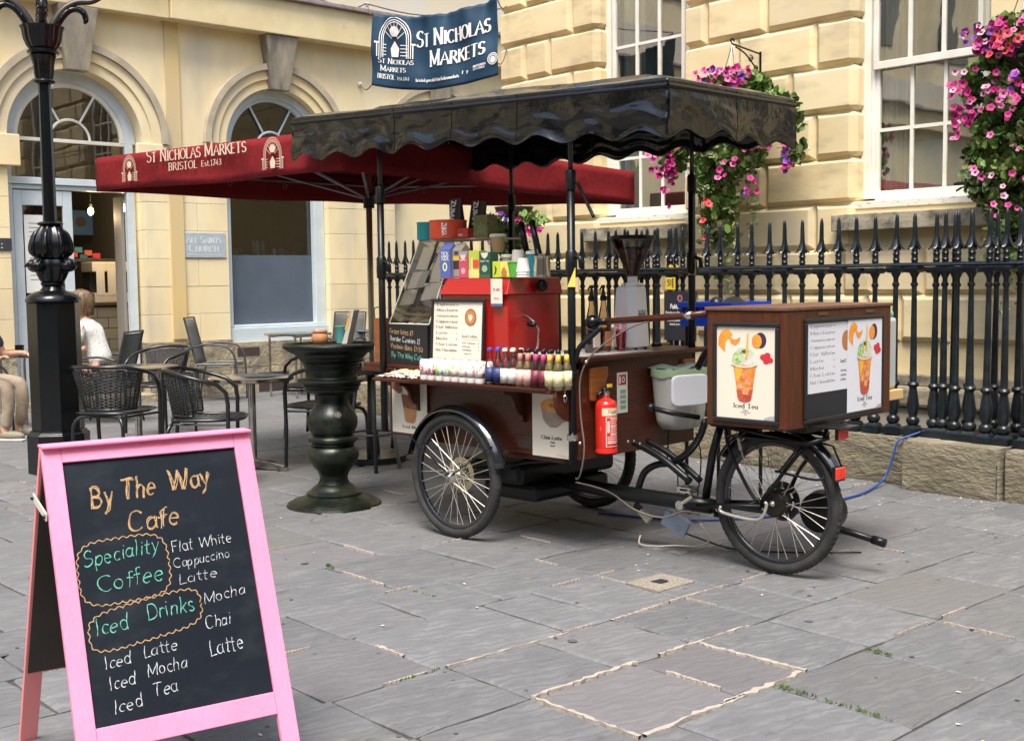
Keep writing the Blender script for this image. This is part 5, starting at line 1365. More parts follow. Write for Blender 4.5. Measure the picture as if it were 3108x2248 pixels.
# ================================================================== HANGING BASKETS
leafm = mat('leaf_green',(0.085,0.18,0.030),.5,c2=(0.17,0.29,0.06),scale=7,ramp=(.35,.65),c3=(0.05,0.10,0.025),scale3=4,ramp3=(.5,.62),spec=.4)
leafp = mat('pale_leaf',(0.17,0.25,0.07),.55,c2=(0.30,0.34,0.17),scale=20,spec=.3)
leafd = mat('olive_leaf',(0.10,0.11,0.028),.6,c2=(0.20,0.20,0.07),scale=9)
pm = {'magenta':mat('magenta_petal',(0.46,0.006,0.15),.6,objvar=.2), 'purple':mat('purple_petal',(0.16,0.02,0.30),.6), 'pink':mat('pink_petal',(0.62,0.12,0.30),.6,objvar=.15),
      'pale':mat('pale_petal',(0.62,0.32,0.42),.6,objvar=.15), 'red':mat('coral_petal',(0.70,0.06,0.08),.6,objvar=.2), 'cream':mat('cream_petal',(0.70,0.68,0.55),.6)}
heart = mat('petal_heart',(0.09,0.01,0.05),.6)
def flower_mesh(pm_):
    mb = MB(); v = [(0,0,-.012)]; n = 15
    for i in range(n):
        a = 2*math.pi*i/n; r_ = .034*(1+.14*math.cos(5*a)); v.append((r_*math.cos(a), r_*math.sin(a), .004+.004*math.cos(5*a+1)))
    for i in range(n):
        a = 2*math.pi*i/n; v.append((.012*math.cos(a), .012*math.sin(a), -.002))
    f = [(1+i, 1+(i+1)%n, n+1+(i+1)%n, n+1+i) for i in range(n)] + [(n+1+i, n+1+(i+1)%n, 0) for i in range(n)]
    me = mb.add(v, f).mesh('flower', pm_, 2)
    me.materials.append(heart)
    for p in me.polygons:
        if p.index >= n: p.material_index = 1
    return me
FM_ = {k: flower_mesh(v) for k, v in pm.items()}
def leaf_cloud(pts, size, rr, matl, parent, name='foliage', vary=.5):
    mb = MB()
    for (p, s_) in pts:
        L_ = size*(1-vary+2*vary*rr.random())*s_
        q = Matrix.Rotation(rr.uniform(0,6.28),4,'Z') @ Matrix.Rotation(rr.gauss(.9,.5),4,'X') @ Matrix.Rotation(rr.gauss(0,.5),4,'Y')
        M_ = Matrix.Translation(p) @ q
        mb.add([(0,0,0),(.42*L_,.25*L_,.06*L_),(.40*L_,.7*L_,.03*L_),(0,L_,-.08*L_),(-.40*L_,.7*L_,.03*L_),(-.42*L_,.25*L_,.06*L_)], [(0,1,2,3),(0,3,4,5)], M_)
    return mb.build(name, matl, parent)
def basket(label, bx, top_z, seed, blobs, nleaf, trails, flowers, arm_dir=-1, palette=('magenta',), clip=None, names=('hanging_basket',)):
    """bx: where the bracket meets the wall; blobs: (x, y, z, rx, ry, rz, weight) relative to the basket centre"""
    rr = random.Random(seed)
    t = thing('hanging_basket', label, 'flower basket', (bx, YB-.40, top_z-.42))
    mb = MB()
    mb.tube([(0,.40,-.0+.42),(0,.40,.20)] , .012, 6); mb.tube([(0,.40,.40),(0,.15,.425),(0,-.0,.44)], .008, 6)
    mb.tube([(0,.40,.22),(0,.30,.30),(0,.18,.38),(0,.05,.42)], .007, 6)
    for (c_, r_) in (((.26,.345),.035), ((.33,.27),.03)):
        mb.tube([(0, c_[0]+r_*(1-i/18)*math.cos(i*.7), c_[1]+r_*(1-i/18)*math.sin(i*.7)) for i in range(16)], .005, 5)
    mb.tube([(0,-.0,.44),(0,-.02,.47),(0,.01,.485),(0,.03,.46)], .007, 5)
    mb.build('wall_bracket', MT['iron2'], t)
    mb = MB()
    for k in range(4):
        a = k*1.57+.3; mb.tube([(0,0,.43),(.14*math.cos(a),.14*math.sin(a),.0)], .004, 4)
    mb.build('chain', steel, t)
    MB().lathe([(.05,-.22),(.13,-.14),(.19,-.03),(.20,.0)], 20).build('basket_bowl', mat('coir_liner',(0.05,0.04,0.02),.9) if 'coir' not in MT else MT['coir'], t, smooth=True)
    MT['coir'] = bpy.data.materials['coir_liner']
    def samp(n_, shell=.0):
        out = []
        tw = sum(b_[6] for b_ in blobs)
        while len(out) < n_:
            q = rr.random()*tw
            for b_ in blobs:
                q -= b_[6]
                if q <= 0: break
            d = Vector((rr.gauss(0,1),rr.gauss(0,1),rr.gauss(0,1))).normalized()*(rr.uniform(shell,1)**.45)
            p = Vector((b_[0]+d.x*b_[3], b_[1]+d.y*b_[4], b_[2]+d.z*b_[5]))
            if noise.noise(p*6+Vector((seed,0,0))) < -.22: continue
            if p.y > .36: continue
            out.append((p, 1))
        return out
    leaf_cloud(samp(int(nleaf*1.0)), .062, rr, leafm, t)
    leaf_cloud(samp(int(nleaf*.4)), .055, rr, leafd, t)
    leaf_cloud(samp(int(nleaf*.3)), .05, rr, leafp, t)
    tl = []
    stems = MB()
    for (x_, y_, z0_, L_) in trails:
        p = Vector((x_, y_, z0_)); pts = [p.copy()]
        n_ = int(L_/.035)
        for i in range(n_):
            p = p+Vector((rr.gauss(0,.010), rr.gauss(0,.008), -.035)); pts.append(p.copy())
            for _ in range(2): tl.append((p+Vector((rr.gauss(0,.022),rr.gauss(0,.02),0)), .85))
        stems.tube(pts, .0025, 3)
    if trails:
        stems.build('stems', leafd, t); leaf_cloud(tl, .05, rr, leafp, t, 'trailing_ivy')
    fl = []
    for (n_, cx, cy, cz_, rx, rz, pal) in flowers:
        for _ in range(int(n_*2.0)):
            a = rr.uniform(0, 6.28); q = rr.random()**.5
            p = Vector((cx+rx*q*math.cos(a), cy-rr.uniform(.02,.09), cz_+rz*q*math.sin(a)))
            if p.y > .33: p.y = .33
            o = bpy.data.objects.new('flower', FM_[rr.choice(pal)]); COL.objects.link(o); o.parent = t
            o.location = p
            n2 = Vector((rr.gauss(.35,.45), -1, rr.gauss(.25,.4))).normalized()
            o.rotation_euler = n2.to_track_quat('Z','Y').to_euler(); s_ = rr.uniform(.55,.92); o.scale = (s_,s_,s_)
    return t
M1 = ('magenta','magenta','magenta','magenta','pink'); M2 = ('magenta','purple','magenta')
basket('hanging basket of magenta petunias and trailing ivy right behind the black canopy corner', -6.29, 3.38, 4,
  [(0,0,.04,.38,.22,.14,3),(-.62,.0,-.42,.14,.14,.26,1.0),(-.40,-.03,-.10,.20,.15,.16,1),(.45,0,-.20,.22,.15,.18,1),(.62,0,-.45,.10,.10,.22,.7),(-.14,0,-.55,.26,.17,.42,3.4),(.15,0,-.42,.22,.15,.25,1.4),(-.14,0,-1.0,.20,.12,.30,1.0)], 2600,
  [(-.30,.0,-.8,.75),(-.1,.02,-.9,.7),(.05,0,-.8,.55),(-.2,.1,-1.0,.7),(.12,.1,-.7,.5),(.25,0,-.5,.45),(-.42,.1,-.6,.35)],
  [(26,.0,-.14,.13,.34,.10,('magenta','pink','magenta','magenta','purple')),(26,-.66,-.08,-.38,.17,.26,M1),(9,-.60,-.05,-.72,.08,.18,M1),(8,-.20,-.14,-.22,.10,.08,M1),(24,.50,-.10,-.26,.24,.13,M1),(18,.40,-.12,-.40,.22,.10,M1),(6,.62,-.08,-.55,.06,.14,M2),(3,.1,-.1,-.62,.12,.14,('magenta','pink')),(3,-.12,-.08,-1.05,.16,.2,('red',)),(3,.30,-.08,-.75,.08,.08,M2)])
basket('large overflowing basket of pink and purple petunias cut by the right edge of the view', -3.80, 3.44, 8,
  [(0,0,.02,.34,.24,.18,3),(-.18,0,-.35,.28,.20,.30,3),(.25,0,-.3,.3,.2,.3,2),(-.12,0,-.85,.30,.18,.34,3.5),(.2,0,-.8,.3,.2,.4,3),(-.02,0,-1.25,.20,.14,.25,1.2)], 4200,
  [(-.2,.0,-1.1,.5),(.0,.02,-1.2,.6),(.1,0,-1.3,.5),(-.1,.1,-1.2,.7)],
  [(34,-.05,-.16,.05,.30,.14,('pink','magenta','pale','magenta','purple')),(7,-.02,-.2,-.02,.16,.08,('red',)),(14,-.25,-.14,-.30,.20,.20,('magenta','magenta','pale')),(14,.1,-.2,-.35,.25,.2,('magenta','pink','purple')),(9,-.36,-.1,-.52,.10,.14,('magenta','pink')),(8,.0,-.18,-.9,.25,.3,('pale','pink','magenta'))])
basket('small hanging basket of magenta petunias and variegated ivy glimpsed under the red parasol', -9.05, 2.60, 15,
  [(0,0,-.18,.42,.2,.12,2),(-.08,0,-.35,.16,.12,.22,1.4)], 1100, [(-.1,0,-.4,.5),(.12,0,-.3,.4),(0,.05,-.4,.45),(.3,0,-.3,.3)],
  [(9,.38,-.08,-.26,.14,.05,M1),(7,-.16,-.10,-.36,.06,.10,('purple','magenta','cream')),(12,-.05,-.14,-.12,.35,.08,('purple','cream','magenta'))])

# ================================================================== PEOPLE
skin = mat('skin',(0.55,0.30,0.20),.55,c2=(0.60,0.34,0.24),scale=12)
def skinned(name, joints, bones, matl, parent, sub=2, root=0):
    me = bpy.data.meshes.new(name)
    me.from_pydata([j[:3] for j in joints], bones, []); me.update()
    o = bpy.data.objects.new(name, me); COL.objects.link(o); o.parent = parent
    me.materials.append(matl)
    me.skin_vertices.new() if hasattr(me.skin_vertices, 'new') else None
    s_ = o.modifiers.new('skin','SKIN'); s_.use_smooth_shade = True; s_.branch_smoothing = .6
    if not me.skin_vertices:
        bm = bmesh.new(); bm.from_mesh(me); bm.verts.layers.skin.verify(); bm.to_mesh(me); bm.free()
    for i, j in enumerate(joints):
        sv = me.skin_vertices[0].data[i]
        sv.radius = (j[3], j[4] if len(j) > 4 else j[3]); sv.use_root = (i == root)
    sb = o.modifiers.new('sub','SUBSURF'); sb.levels = sub; sb.render_levels = sub
    return o
def person(label, loc, rz, top_m, trou_m, hair_m, long_hair, lean, arms, sc=1.0, shoe_m=None):
    """seated figure facing +x; origin on the ground under the hips"""
    t = thing('person', label, 'person', loc, rz); t.scale = (sc,sc,sc)
    hz = .52
    sh = (.06+lean, 0, 1.04); nk = (.09+lean, 0, 1.13)
    J = [(0,0,hz,.135,.12),(.02,0,.68,.125,.115),(.03+lean*.5,0,.84,.14,.115),(sh[0],0,.99,.15,.11),(nk[0],0,1.09,.06,.06),(nk[0]+.02,0,1.155,.05,.05),(nk[0]+.035,0,1.20,.06,.06)]
    Bn = [(0,1),(1,2),(2,3),(3,4),(4,5),(5,6)]
    for s in (-1,1):
        i0 = len(J)
        J += [(.05,s*.10,hz-.01,.095,.095),(.28,s*.12,hz+.0,.085,.085),(.44,s*.12,hz-.0,.065,.065),(.45,s*.12,.30,.058,.058),(.40,s*.12,.10,.042,.042),(.41,s*.12,.055,.045,.04),(.52,s*.13,.035,.038,.03)]
        Bn += [(0,i0)]+[(i0+k,i0+k+1) for k in range(6)]
        a0 = len(J); el, wr, hd = arms[0 if s < 0 else 1]
        J += [(sh[0],s*.17,1.0,.062,.062),(el[0],s*el[1],el[2],.042,.042),(wr[0],s*wr[1],wr[2],.026,.026),(hd[0],s*hd[1],hd[2],.034,.02)]
        Bn += [(3,a0),(a0,a0+1),(a0+1,a0+2),(a0+2,a0+3)]
    skinned('body', J, Bn, skin, t)
    # fingers
    for s in (-1,1):
        el, wr, hd = arms[0 if s < 0 else 1]
        d = (Vector(hd)-Vector(wr)).normalized()
        h = Vector((hd[0], s*hd[1], hd[2])); d = Vector((d.x, s*d.y, d.z)); sd_ = Vector((-d.y, d.x, 0)).normalized()
        mb = MB()
        for k, ln in enumerate((.062,.072,.068,.052)):
            b0 = h+sd_*(k-1.5)*.019; mb.tube([b0, b0+d*ln*.5+Vector((0,0,.006)), b0+d*ln*.9-Vector((0,0,.012)), b0+d*ln-Vector((0,0,.022))], [.0095,.009,.008,.006], 6)
        b0 = h-d*.03+sd_*.034*s; mb.tube([b0, b0+sd_*.022*s+d*.02, b0+sd_*.028*s+d*.045], [.011,.010,.007], 6)
        mb.build('fingers', skin, t, smooth=2)
    # head
    hc = Vector((nk[0]+.055, 0, 1.265))
    def headr(w, z):
        return 1
    mb = MB()
    prof = [(.0,-.115),(.035,-.108),(.055,-.085),(.066,-.05),(.073,0),(.076,.045),(.070,.08),(.048,.108),(.0,.12)]
    vs0 = len(mb.v)
    mb.lathe(prof, 24, (0,0,0))
    mb.v = [(p[0]*1.18+(.012 if p[2] < -.03 and p[0] > 0 else 0), p[1], p[2]) for p in mb.v]
    mb.v = [(p[0]+.018*max(0,1-abs(p[1])/.02)*max(0,1-abs(p[2]+.02)/.03) if p[0] > .06 else p[0], p[1], p[2]) for p in mb.v]
    mb.v = [tuple(Vector(p)+hc) for p in mb.v]
    mb.tube([hc+Vector((.085,0,.01)), hc+Vector((.105,0,-.022)), hc+Vector((.092,0,-.034))], [.008,.013,.009], 8)
    for s in (-1,1): mb.sphere(tuple(hc+Vector((-.005,s*.076,-.01))), (.018,.008,.026), 8, 6)
    mb.build('head', skin, t, smooth=2)
    mb = MB()
    for s in (-1,1): mb.sphere(tuple(hc+Vector((.083,s*.028,.008))), (.006,.012,.006), 8, 6)
    mb.build('eyes', MT['dark'], t, smooth=2)
    mb = MB(); mb.sphere(tuple(hc+Vector((.088,0,-.058))), (.006,.02,.006), 8, 4); mb.build('mouth', mat('lips',(0.45,.14,.12),.5) if 'lips' not in bpy.data.materials else bpy.data.materials['lips'], t, smooth=2)
    # hair: many combed strands over a cap
    mb = MB()
    mb.sphere(tuple(hc+Vector((-.020,0,.020))), (.100,.090,.106), 18, 12)
    if long_hair: mb.sphere(tuple(hc+Vector((-.045,0,-.045))), (.078,.088,.085), 14, 10)
    rr = random.Random(len(label))
    for i in range(340 if long_hair else 120):
        a = rr.uniform(40, 320); ca_, sa_ = math.cos(R(a)), math.sin(R(a))
        k_ = rr.uniform(.97,1.10)
        lw = (-.06-.085*rr.random()) if long_hair else -.02
        P_ = [Vector((-.01+.02*ca_, .02*sa_, .128)), Vector((-.018+.075*ca_*k_, .068*sa_*k_, .098)), Vector((-.02+.105*ca_*k_, .095*sa_*k_, .03)), Vector((-.024+.106*ca_*k_, .100*sa_*k_, -.035)), Vector((-.03+(.092+.02*rr.random())*ca_, .09*sa_, lw))]
        mb.tube([hc+p for p in P_], [.003,.006,.0065,.006,.0025], 5)
    mb.build('hair', hair_m, t, smooth=2)
    # clothes: trousers, top
    JT = [(0,0,hz,.148,.135),(.01,0,.62,.138,.125)]; BT = [(0,1)]
    for s in (-1,1):
        i0 = len(JT)
        JT += [(.05,s*.10,hz,.11,.105),(.26,s*.12,hz+.01,.088,.085),(.44,s*.12,hz+.0,.070,.070),(.455,s*.12,.34,.062,.062),(.41,s*.12,.10,.052,.052)]
        BT += [(0,i0)]+[(i0+k,i0+k+1) for k in range(4)]
    skinned('trousers', JT, BT, trou_m, t)
    JS = [(0,0,.60,.152,.135),(.02,0,.70,.142,.128),(.03+lean*.5,0,.84,.158,.128),(sh[0],0,.985,.165,.122),(nk[0]-.01,0,1.075,.085,.085)]; BS = [(0,1),(1,2),(2,3),(3,4)]
    for s in (-1,1):
        el, wr, hd = arms[0 if s < 0 else 1]
        i0 = len(JS); m_ = Vector((sh[0],s*.17,1.0)).lerp(Vector((el[0],s*el[1],el[2])), .75)
        JS += [(sh[0],s*.175,1.005,.078,.076),(m_.x,m_.y,m_.z,.070,.066)]; BS += [(3,i0),(i0,i0+1)]
    skinned('top', JS, BS, top_m, t)
    for s in (-1,1):
        mb = MB(); mb.sphere((.47,s*.125,.045),(.135,.048,.045),14,8); mb.build('shoe', shoe_m, t, smooth=2)
        MB().box(.34,.60,s*.125-.045,s*.125+.045,0,.018).build('sole', MT['white'], t, bevel=.008)
    return t
knit = mat('white_lace_knit',(0.78,0.77,0.72),.9,c2=(0.55,0.53,0.48),scale=60,ramp=(.45,.6),bump=.6,bscale=70,bdist=.01)
beige = mat('beige_trousers',(0.42,0.33,0.24),.85,c2=(0.34,0.27,0.19),scale=9,bump=.3,bscale=10,bdist=.02)
khaki = mat('khaki_trousers',(0.36,0.29,0.21),.85,c2=(0.27,0.21,0.15),scale=9,bump=.4,bscale=9,bdist=.03)
blond = mat('fair_hair',(0.20,0.125,0.06),.45,c2=(0.07,0.04,0.018),scale=45,stretch=(1,1,.2))
brownh = mat('brown_hair',(0.08,0.05,0.03),.5)
armsw = [((.17,.23,.80),(.34,.14,.74),(.42,.10,.74)), ((.17,.24,.80),(.34,.16,.74),(.42,.12,.74))]
person('person with fair bobbed hair in a white knitted top sitting behind the lamp post', (-12.0,5.06,0), R(222), knit, beige, blond, True, .07, armsw, 1.0, mat('tan_shoe',(0.35,.25,.16),.6))
armsm = [((.20,.25,.78),(.38,.24,.76),(.46,.22,.78)), ((.20,.25,.78),(.40,.20,.80),(.49,.17,.79))]
person('person in beige trousers mostly outside the left edge, one hand raised at the table', (-11.72,3.66,0), R(40), mat('navy_shirt',(0.04,.05,.09),.8), khaki, brownh, False, .05, armsm, 1.0, mat('olive_shoe',(0.22,.20,.14),.7))
# ================================================================== COFFEE CART TRIKE  (frame: x towards the rear wheel, y away from the viewer)
CTH = R(4.0); CO = Vector((-3.40, 4.75, 0))
CM = Matrix.Translation(CO) @ Matrix.Rotation(CTH, 4, 'Z')
def cw(x, y, z): return tuple(CM @ Vector((x, y, z)))
cart = thing('coffee_cart', 'dark wooden coffee cargo trike under a glossy black scalloped canopy', 'coffee cart', tuple(CO), CTH)
wood = mat('dark_mahogany', (0.088,0.021,0.008), .36, c2=(0.042,0.010,0.005), scale=5, ramp=(.3,.7), stretch=(1.5,1.5,22), bump=.06, bscale=60, coat=.15, spec=.35)
woodb = mat('box_walnut', (0.110,0.032,0.011), .45, spec=.35, c2=(0.055,0.015,0.006), scale=4, ramp=(.3,.7), stretch=(9,9,1.2), bump=.08, bscale=50, coat=.0, c3=(.15,.055,.022), scale3=5, ramp3=(.62,.85))
woodt = mat('worn_lid_wood', (0.16,0.075,0.042), .55, c2=(0.10,0.045,0.026), scale=6, stretch=(1.5,14,1.5), bump=.1)
woodl = mat('orange_varnish', (0.30,0.095,0.022), .3, c2=(0.19,0.055,0.013), scale=5, stretch=(1.5,1.5,14), coat=.4)
blk = mat('satin_black', (0.006,0.007,0.008), .35, spec=.35)
tarp = mat('glossy_black_tarp', (0.0035,0.004,0.005), .17, spec=.50, bump=.40, bscale=2.6, bdist=.05, scale=5, c2=(.006,.0065,.007))
rubber = mat('tyre_rubber', (0.020,0.020,0.020), .75, c2=(0.045,0.042,0.036), scale=14, ramp=(.45,.75), bump=.3, bscale=60, bdist=.003)
chrome = mat('chrome', (0.62,0.60,0.55), .2, metal=1)
steelS = mat('spoke_steel', (0.60,0.57,0.48), .35, metal=.6)
paper = mat('cream_paper', (0.76,0.70,0.58), .6, c2=(0.74,0.68,0.56), scale=3)
paperw = mat('white_paper', (0.72,0.73,0.78), .5)
inkb = mat('brown_ink', (0.055,0.035,0.025), .7); inkg = mat('grey_ink', (0.14,0.14,0.15), .7)
def C_(name, mb, m_, parent=None, **k): return mb.build(name, m_, parent or cart, **k)
# ---- cargo box
BX0, BX1, BY0, BY1, BZ0, BZ1 = -2.16, -.90, -.375, .63, .51, .925
box = C_('cargo_box', MB().box(BX0, BX1, BY0, BY0+.018, BZ0, BZ1), wood, bevel=.003)
C_('cargo_box_side', MB().box(BX0, BX1, BY1-.018, BY1, BZ0, BZ1), wood, bevel=.003)
C_('cargo_box_rear', MB().box(BX1-.018, BX1, BY0+.0185, BY1-.0185, BZ0, 1.018), wood, bevel=.002)
C_('cargo_box_front', MB().box(BX0, BX0+.018, BY0+.0185, BY1-.0185, BZ0, BZ1), wood)
C_('cargo_floor', MB().box(BX0+.02, BX1-.02, BY0+.02, BY1-.02, BZ0, BZ0+.02), blk)
C_('box_plank', MB().box(BX0+.5, BX1-.02, BY0-.006, BY0-.0005, .535, .612), wood, bevel=.003)
C_('box_keel', MB().box(-1.44, -1.03, BY0+.02, BY0+.3, .478, .509), wood, bevel=.004)
# 'coffee' routed into the plank
mb = MB(); Mx = plane_M((-1.33, BY0-.0065, .548), (1,0,0), (0,0,1)); text(mb,'coffee',Mx,0,0,.055,'serif',wt=.19); C_('routed_lettering', mb, MT['dark'])
# ---- shelf, brackets, worktops
C_('display_shelf', MB().box(-2.33, -.93, -.575, -.376, .866, .884), wood, bevel=.004)
C_('shelf_rail', MB().box(-2.0, -.95, -.582, -.5755, .880, .894), wood, bevel=.002)
def bracket(xc, t=.022):
    P = [(-.376,.865),(-.545,.865),(-.548,.845),(-.50,.835),(-.47,.80),(-.462,.765),(-.44,.735),(-.41,.72),(-.402,.69),(-.376,.68)]
    M_ = Matrix(((0,0,1,xc),(1,0,0,0),(0,1,0,0),(0,0,0,1)))
    return C_('shelf_bracket', MB().prism([(p[0],p[1]) for p in P][::-1], t, M_), wood, bevel=.002)
bracket(-2.14); bracket(-1.30); 
# large rounded end cheek with snap hook
P = [(-.376,.985),(-.44,.975),(-.50,.945),(-.545,.90),(-.562,.85),(-.555,.80),(-.53,.76),(-.49,.73),(-.43,.71),(-.376,.66)]
C_('end_cheek', MB().prism(P[::-1], .022, Matrix(((0,0,1,-.922),(1,0,0,0),(0,1,0,0),(0,0,0,1)))), wood, bevel=.005)
mb = MB(); mb.tube([(-.895,-.50,.95),(-.893,-.498,.86)],.002,4); mb.tube([(-.892,-.498+.009*math.cos(i*.6),.842+.018*math.sin(i*.6)) for i in range(11)],.003,5,closed=True); C_('snap_hook', mb, chrome)
C_('worktop', MB().box(-2.62, -1.36, -.40, .70, .926, .950), wood, bevel=.005)
C_('raised_worktop', MB().box(-1.352, -.865, -.40, .745, 1.019, 1.045), wood, bevel=.007)
C_('worktop_riser', MB().box(-1.35, -1.332, -.37, .7, .951, 1.018), wood)
C_('worktop_mat', MB().box(-1.33, -.885, -.36, .22, 1.0455, 1.050), mat('speckled_mat',(.50,.48,.45),.7,c2=(.35,.33,.31),scale=90), bevel=.001)
C_('side_leaf', MB().box(-2.60, -2.36, -.44, -.4005, .905, .925), wood, bevel=.003)
P = [(-.31,.985),(-.17,.985),(-.168,.94),(-.19,.90),(-.195,.86),(-.225,.825),(-.27,.81),(-.305,.815)]
C_('orange_scroll', MB().prism([(p[0],p[1]) for p in P][::-1], .02, Matrix(((0,0,1,-.899),(1,0,0,0),(0,1,0,0),(0,0,0,1)))), woodl, bevel=.004)
C_('orange_scroll', MB().prism([(.50,.985),(.62,.985),(.60,.93),(.56,.90),(.54,.85),(.505,.83)][::-1], .02, Matrix(((0,0,1,-.899),(1,0,0,0),(0,1,0,0),(0,0,0,1)))), woodl, bevel=.004)
# ---- posters
def frame_of(parent, M_, x0, x1, y0, y1, w, t, m_, name='picture_frame'):
    for (a,b_,c_,d_) in ((x0,x1,y0,y0+w),(x0,x1,y1-w,y1),(x0,x0+w,y0+w+.0003,y1-w-.0003),(x1-w,x1,y0+w+.0003,y1-w-.0003)):
        mb = MB(); mb.box(a,b_,c_,d_,0,t,M_); mb.build(name, m_, parent, bevel=min(.006,w*.3))
IM = {}
def im(n, c, **k):
    if n not in IM: IM[n] = mat(n, c, .5, **k)
    return IM[n]
def flat_part(parent, name, m_, pts, M_, z):
    mb = MB(); flat(mb, pts, M_, z); return mb.build(name, m_, parent)
def iced_tea(parent, M_, w, h):
    """poster art in a w x h rectangle: cup of iced tea with fruit"""
    s_ = w/.31
    S = lambda pts: [(p[0]*w, p[1]*h) for p in pts]
    def crescent(cx, cy, r_, rot, th):
        o_ = [(cx+r_*math.cos(R(a+rot)), cy+r_*.62*math.sin(R(a+rot))) for a in range(-80, 91, 17)]
        i_ = [(cx-r_*.15+(r_-th)*math.cos(R(a+rot)), cy+(r_-th)*.55*math.sin(R(a+rot))) for a in range(90, -81, -17)]
        return o_+i_
    def strip(pl, pr, name, m_, z):
        mb = MB(); n = len(pl); vs = [(p[0]*w,p[1]*h,z) for p in pl]+[(p[0]*w,p[1]*h,z) for p in pr]
        mb.add(vs, [(i+1,i,n+i,n+i+1) for i in range(n-1)], M_); return mb.build(name, m_, parent)
    peach = im('peach_print',(0.85,0.36,0.04),c2=(.80,.25,.03),scale=30); tea = im('tea_print',(0.62,0.15,0.03),c2=(0.80,0.30,0.06),scale=22,ramp=(.4,.6))
    strip([(.02,.80),(.03,.88),(.08,.95),(.15,.975),(.22,.96),(.27,.92)],[(.14,.72),(.14,.79),(.16,.84),(.18,.86),(.20,.87),(.25,.885)],'peach_slice',peach,.0010)
    strip([(.22,.86),(.25,.82),(.32,.80),(.38,.83),(.41,.88)],[(.24,.885),(.28,.865),(.32,.86),(.36,.87),(.40,.89)],'peach_slice',peach,.0014)
    flat_part(parent,'plum_skin',im('plum_print',(.05,.02,.06)),S(disc_pts(.75,.86,.10,.085,16)),M_,.0010)
    flat_part(parent,'plum_flesh',peach,S(disc_pts(.69,.85,.085,.075,16)),M_,.0014)
    # cup
    flat_part(parent,'cup_lid',im('lid_print',(.50,.55,.42),c2=(.70,.70,.62),scale=25),S([(.26,.60)]+[(.48-.22*math.cos(R(a)),.62+.16*math.sin(R(a))) for a in range(0,181,15)]+[(.70,.60),(.68,.585),(.28,.585)]),M_,.0016)
    flat_part(parent,'mint_leaves',im('mint_print',(.16,.36,.04),c2=(.55,.65,.35),scale=60,ramp=(.4,.6)),S([(.27,.62),(.29,.70),(.36,.74),(.44,.72),(.44,.64),(.40,.60),(.32,.585)]),M_,.0020)
    flat_part(parent,'mint_leaf',im('mint_dark',(.06,.14,.02)),S(disc_pts(.49,.735,.06,.022,10)),M_,.0022)
    strip([(.29,.585),(.31,.50),(.345,.34),(.375,.22),(.40,.19),(.48,.178)],[(.68,.585),(.66,.50),(.625,.34),(.60,.22),(.57,.19),(.49,.178)],'tea_glass',tea,.0018)
    flat_part(parent,'orange_wedge',im('orange_print',(.86,.42,.04)),S([(.31,.56),(.45,.56),(.42,.46),(.36,.40),(.33,.45)]),M_,.0024)
    flat_part(parent,'tea_base',im('tea_dark',(.36,.05,.03),c2=(.62,.12,.05),scale=40),S([(.345,.32),(.48,.30),(.63,.33),(.60,.22),(.57,.195),(.48,.185),(.40,.195),(.37,.22)]),M_,.0026)
    for i, (a,b_) in enumerate(((.47,.47),(.54,.40),(.50,.30),(.42,.36))):
        flat_part(parent,'ice_cube',im('ice_print',(.80,.42,.20),c2=(.62,.2,.08),scale=50),S([(a-.05,b_-.03),(a+.05,b_-.035),(a+.06,b_+.03),(a-.04,b_+.035)]),M_,.0028+.0002*i)
    flat_part(parent,'straw',im('straw_print',(.85,.45,.03)),S([(.50,.66),(.535,.66),(.555,.93),(.53,.94)]),M_,.0036)
    mb = MB(); ribbon(mb, [(q[0]*w,q[1]*h) for q in [(.26,.60),(.36,.572),(.48,.565),(.60,.572),(.70,.60)]], lambda t,u:.008*s_, M_, .0038); mb.build('cup_rim', im('rim_print',(.72,.66,.52)), parent)
    for (a,b_) in ((.80,.68),(.87,.70),(.85,.64),(.91,.65)):
        flat_part(parent,'raspberry',im('berry_print',(.72,.03,.05),c2=(.5,.02,.04),scale=120),S(disc_pts(a,b_,.055,.032,12)),M_,.0012+.0002*(a*10%3))
    flat_part(parent,'corner_disc',im('corner_print',(.42,.38,.40)),S([(.80,.0),(.84,.025),(.91,.045),(1.0,.05),(1.0,.0)]),M_,.0010)
    mb = MB(); text(mb,'Iced Tea',M_,.5*w,.115*h,.048*h,'serif',wt=.18,align='c',width=.42*w); mb.build('lettering', inkb, parent)
    mb = MB()
    for i, s2 in enumerate(('Raspberry','Passionfruit Lemon','Peach')): text(mb,s2,M_,.5*w,(.085-.022*i)*h,.012*h,'serif',wt=.2,align='c')
    mb.build('small_lettering', inkg, parent)
MENU = ['Espresso','Macchiato','Americano','Cappuccino','Flat White','Latte','Mocha','Chai Latte','Hot Chocolate']
PR_ = ['2.00','2.20','2.60','2.70','2.60','2.70','2.80','2.80','2.80']
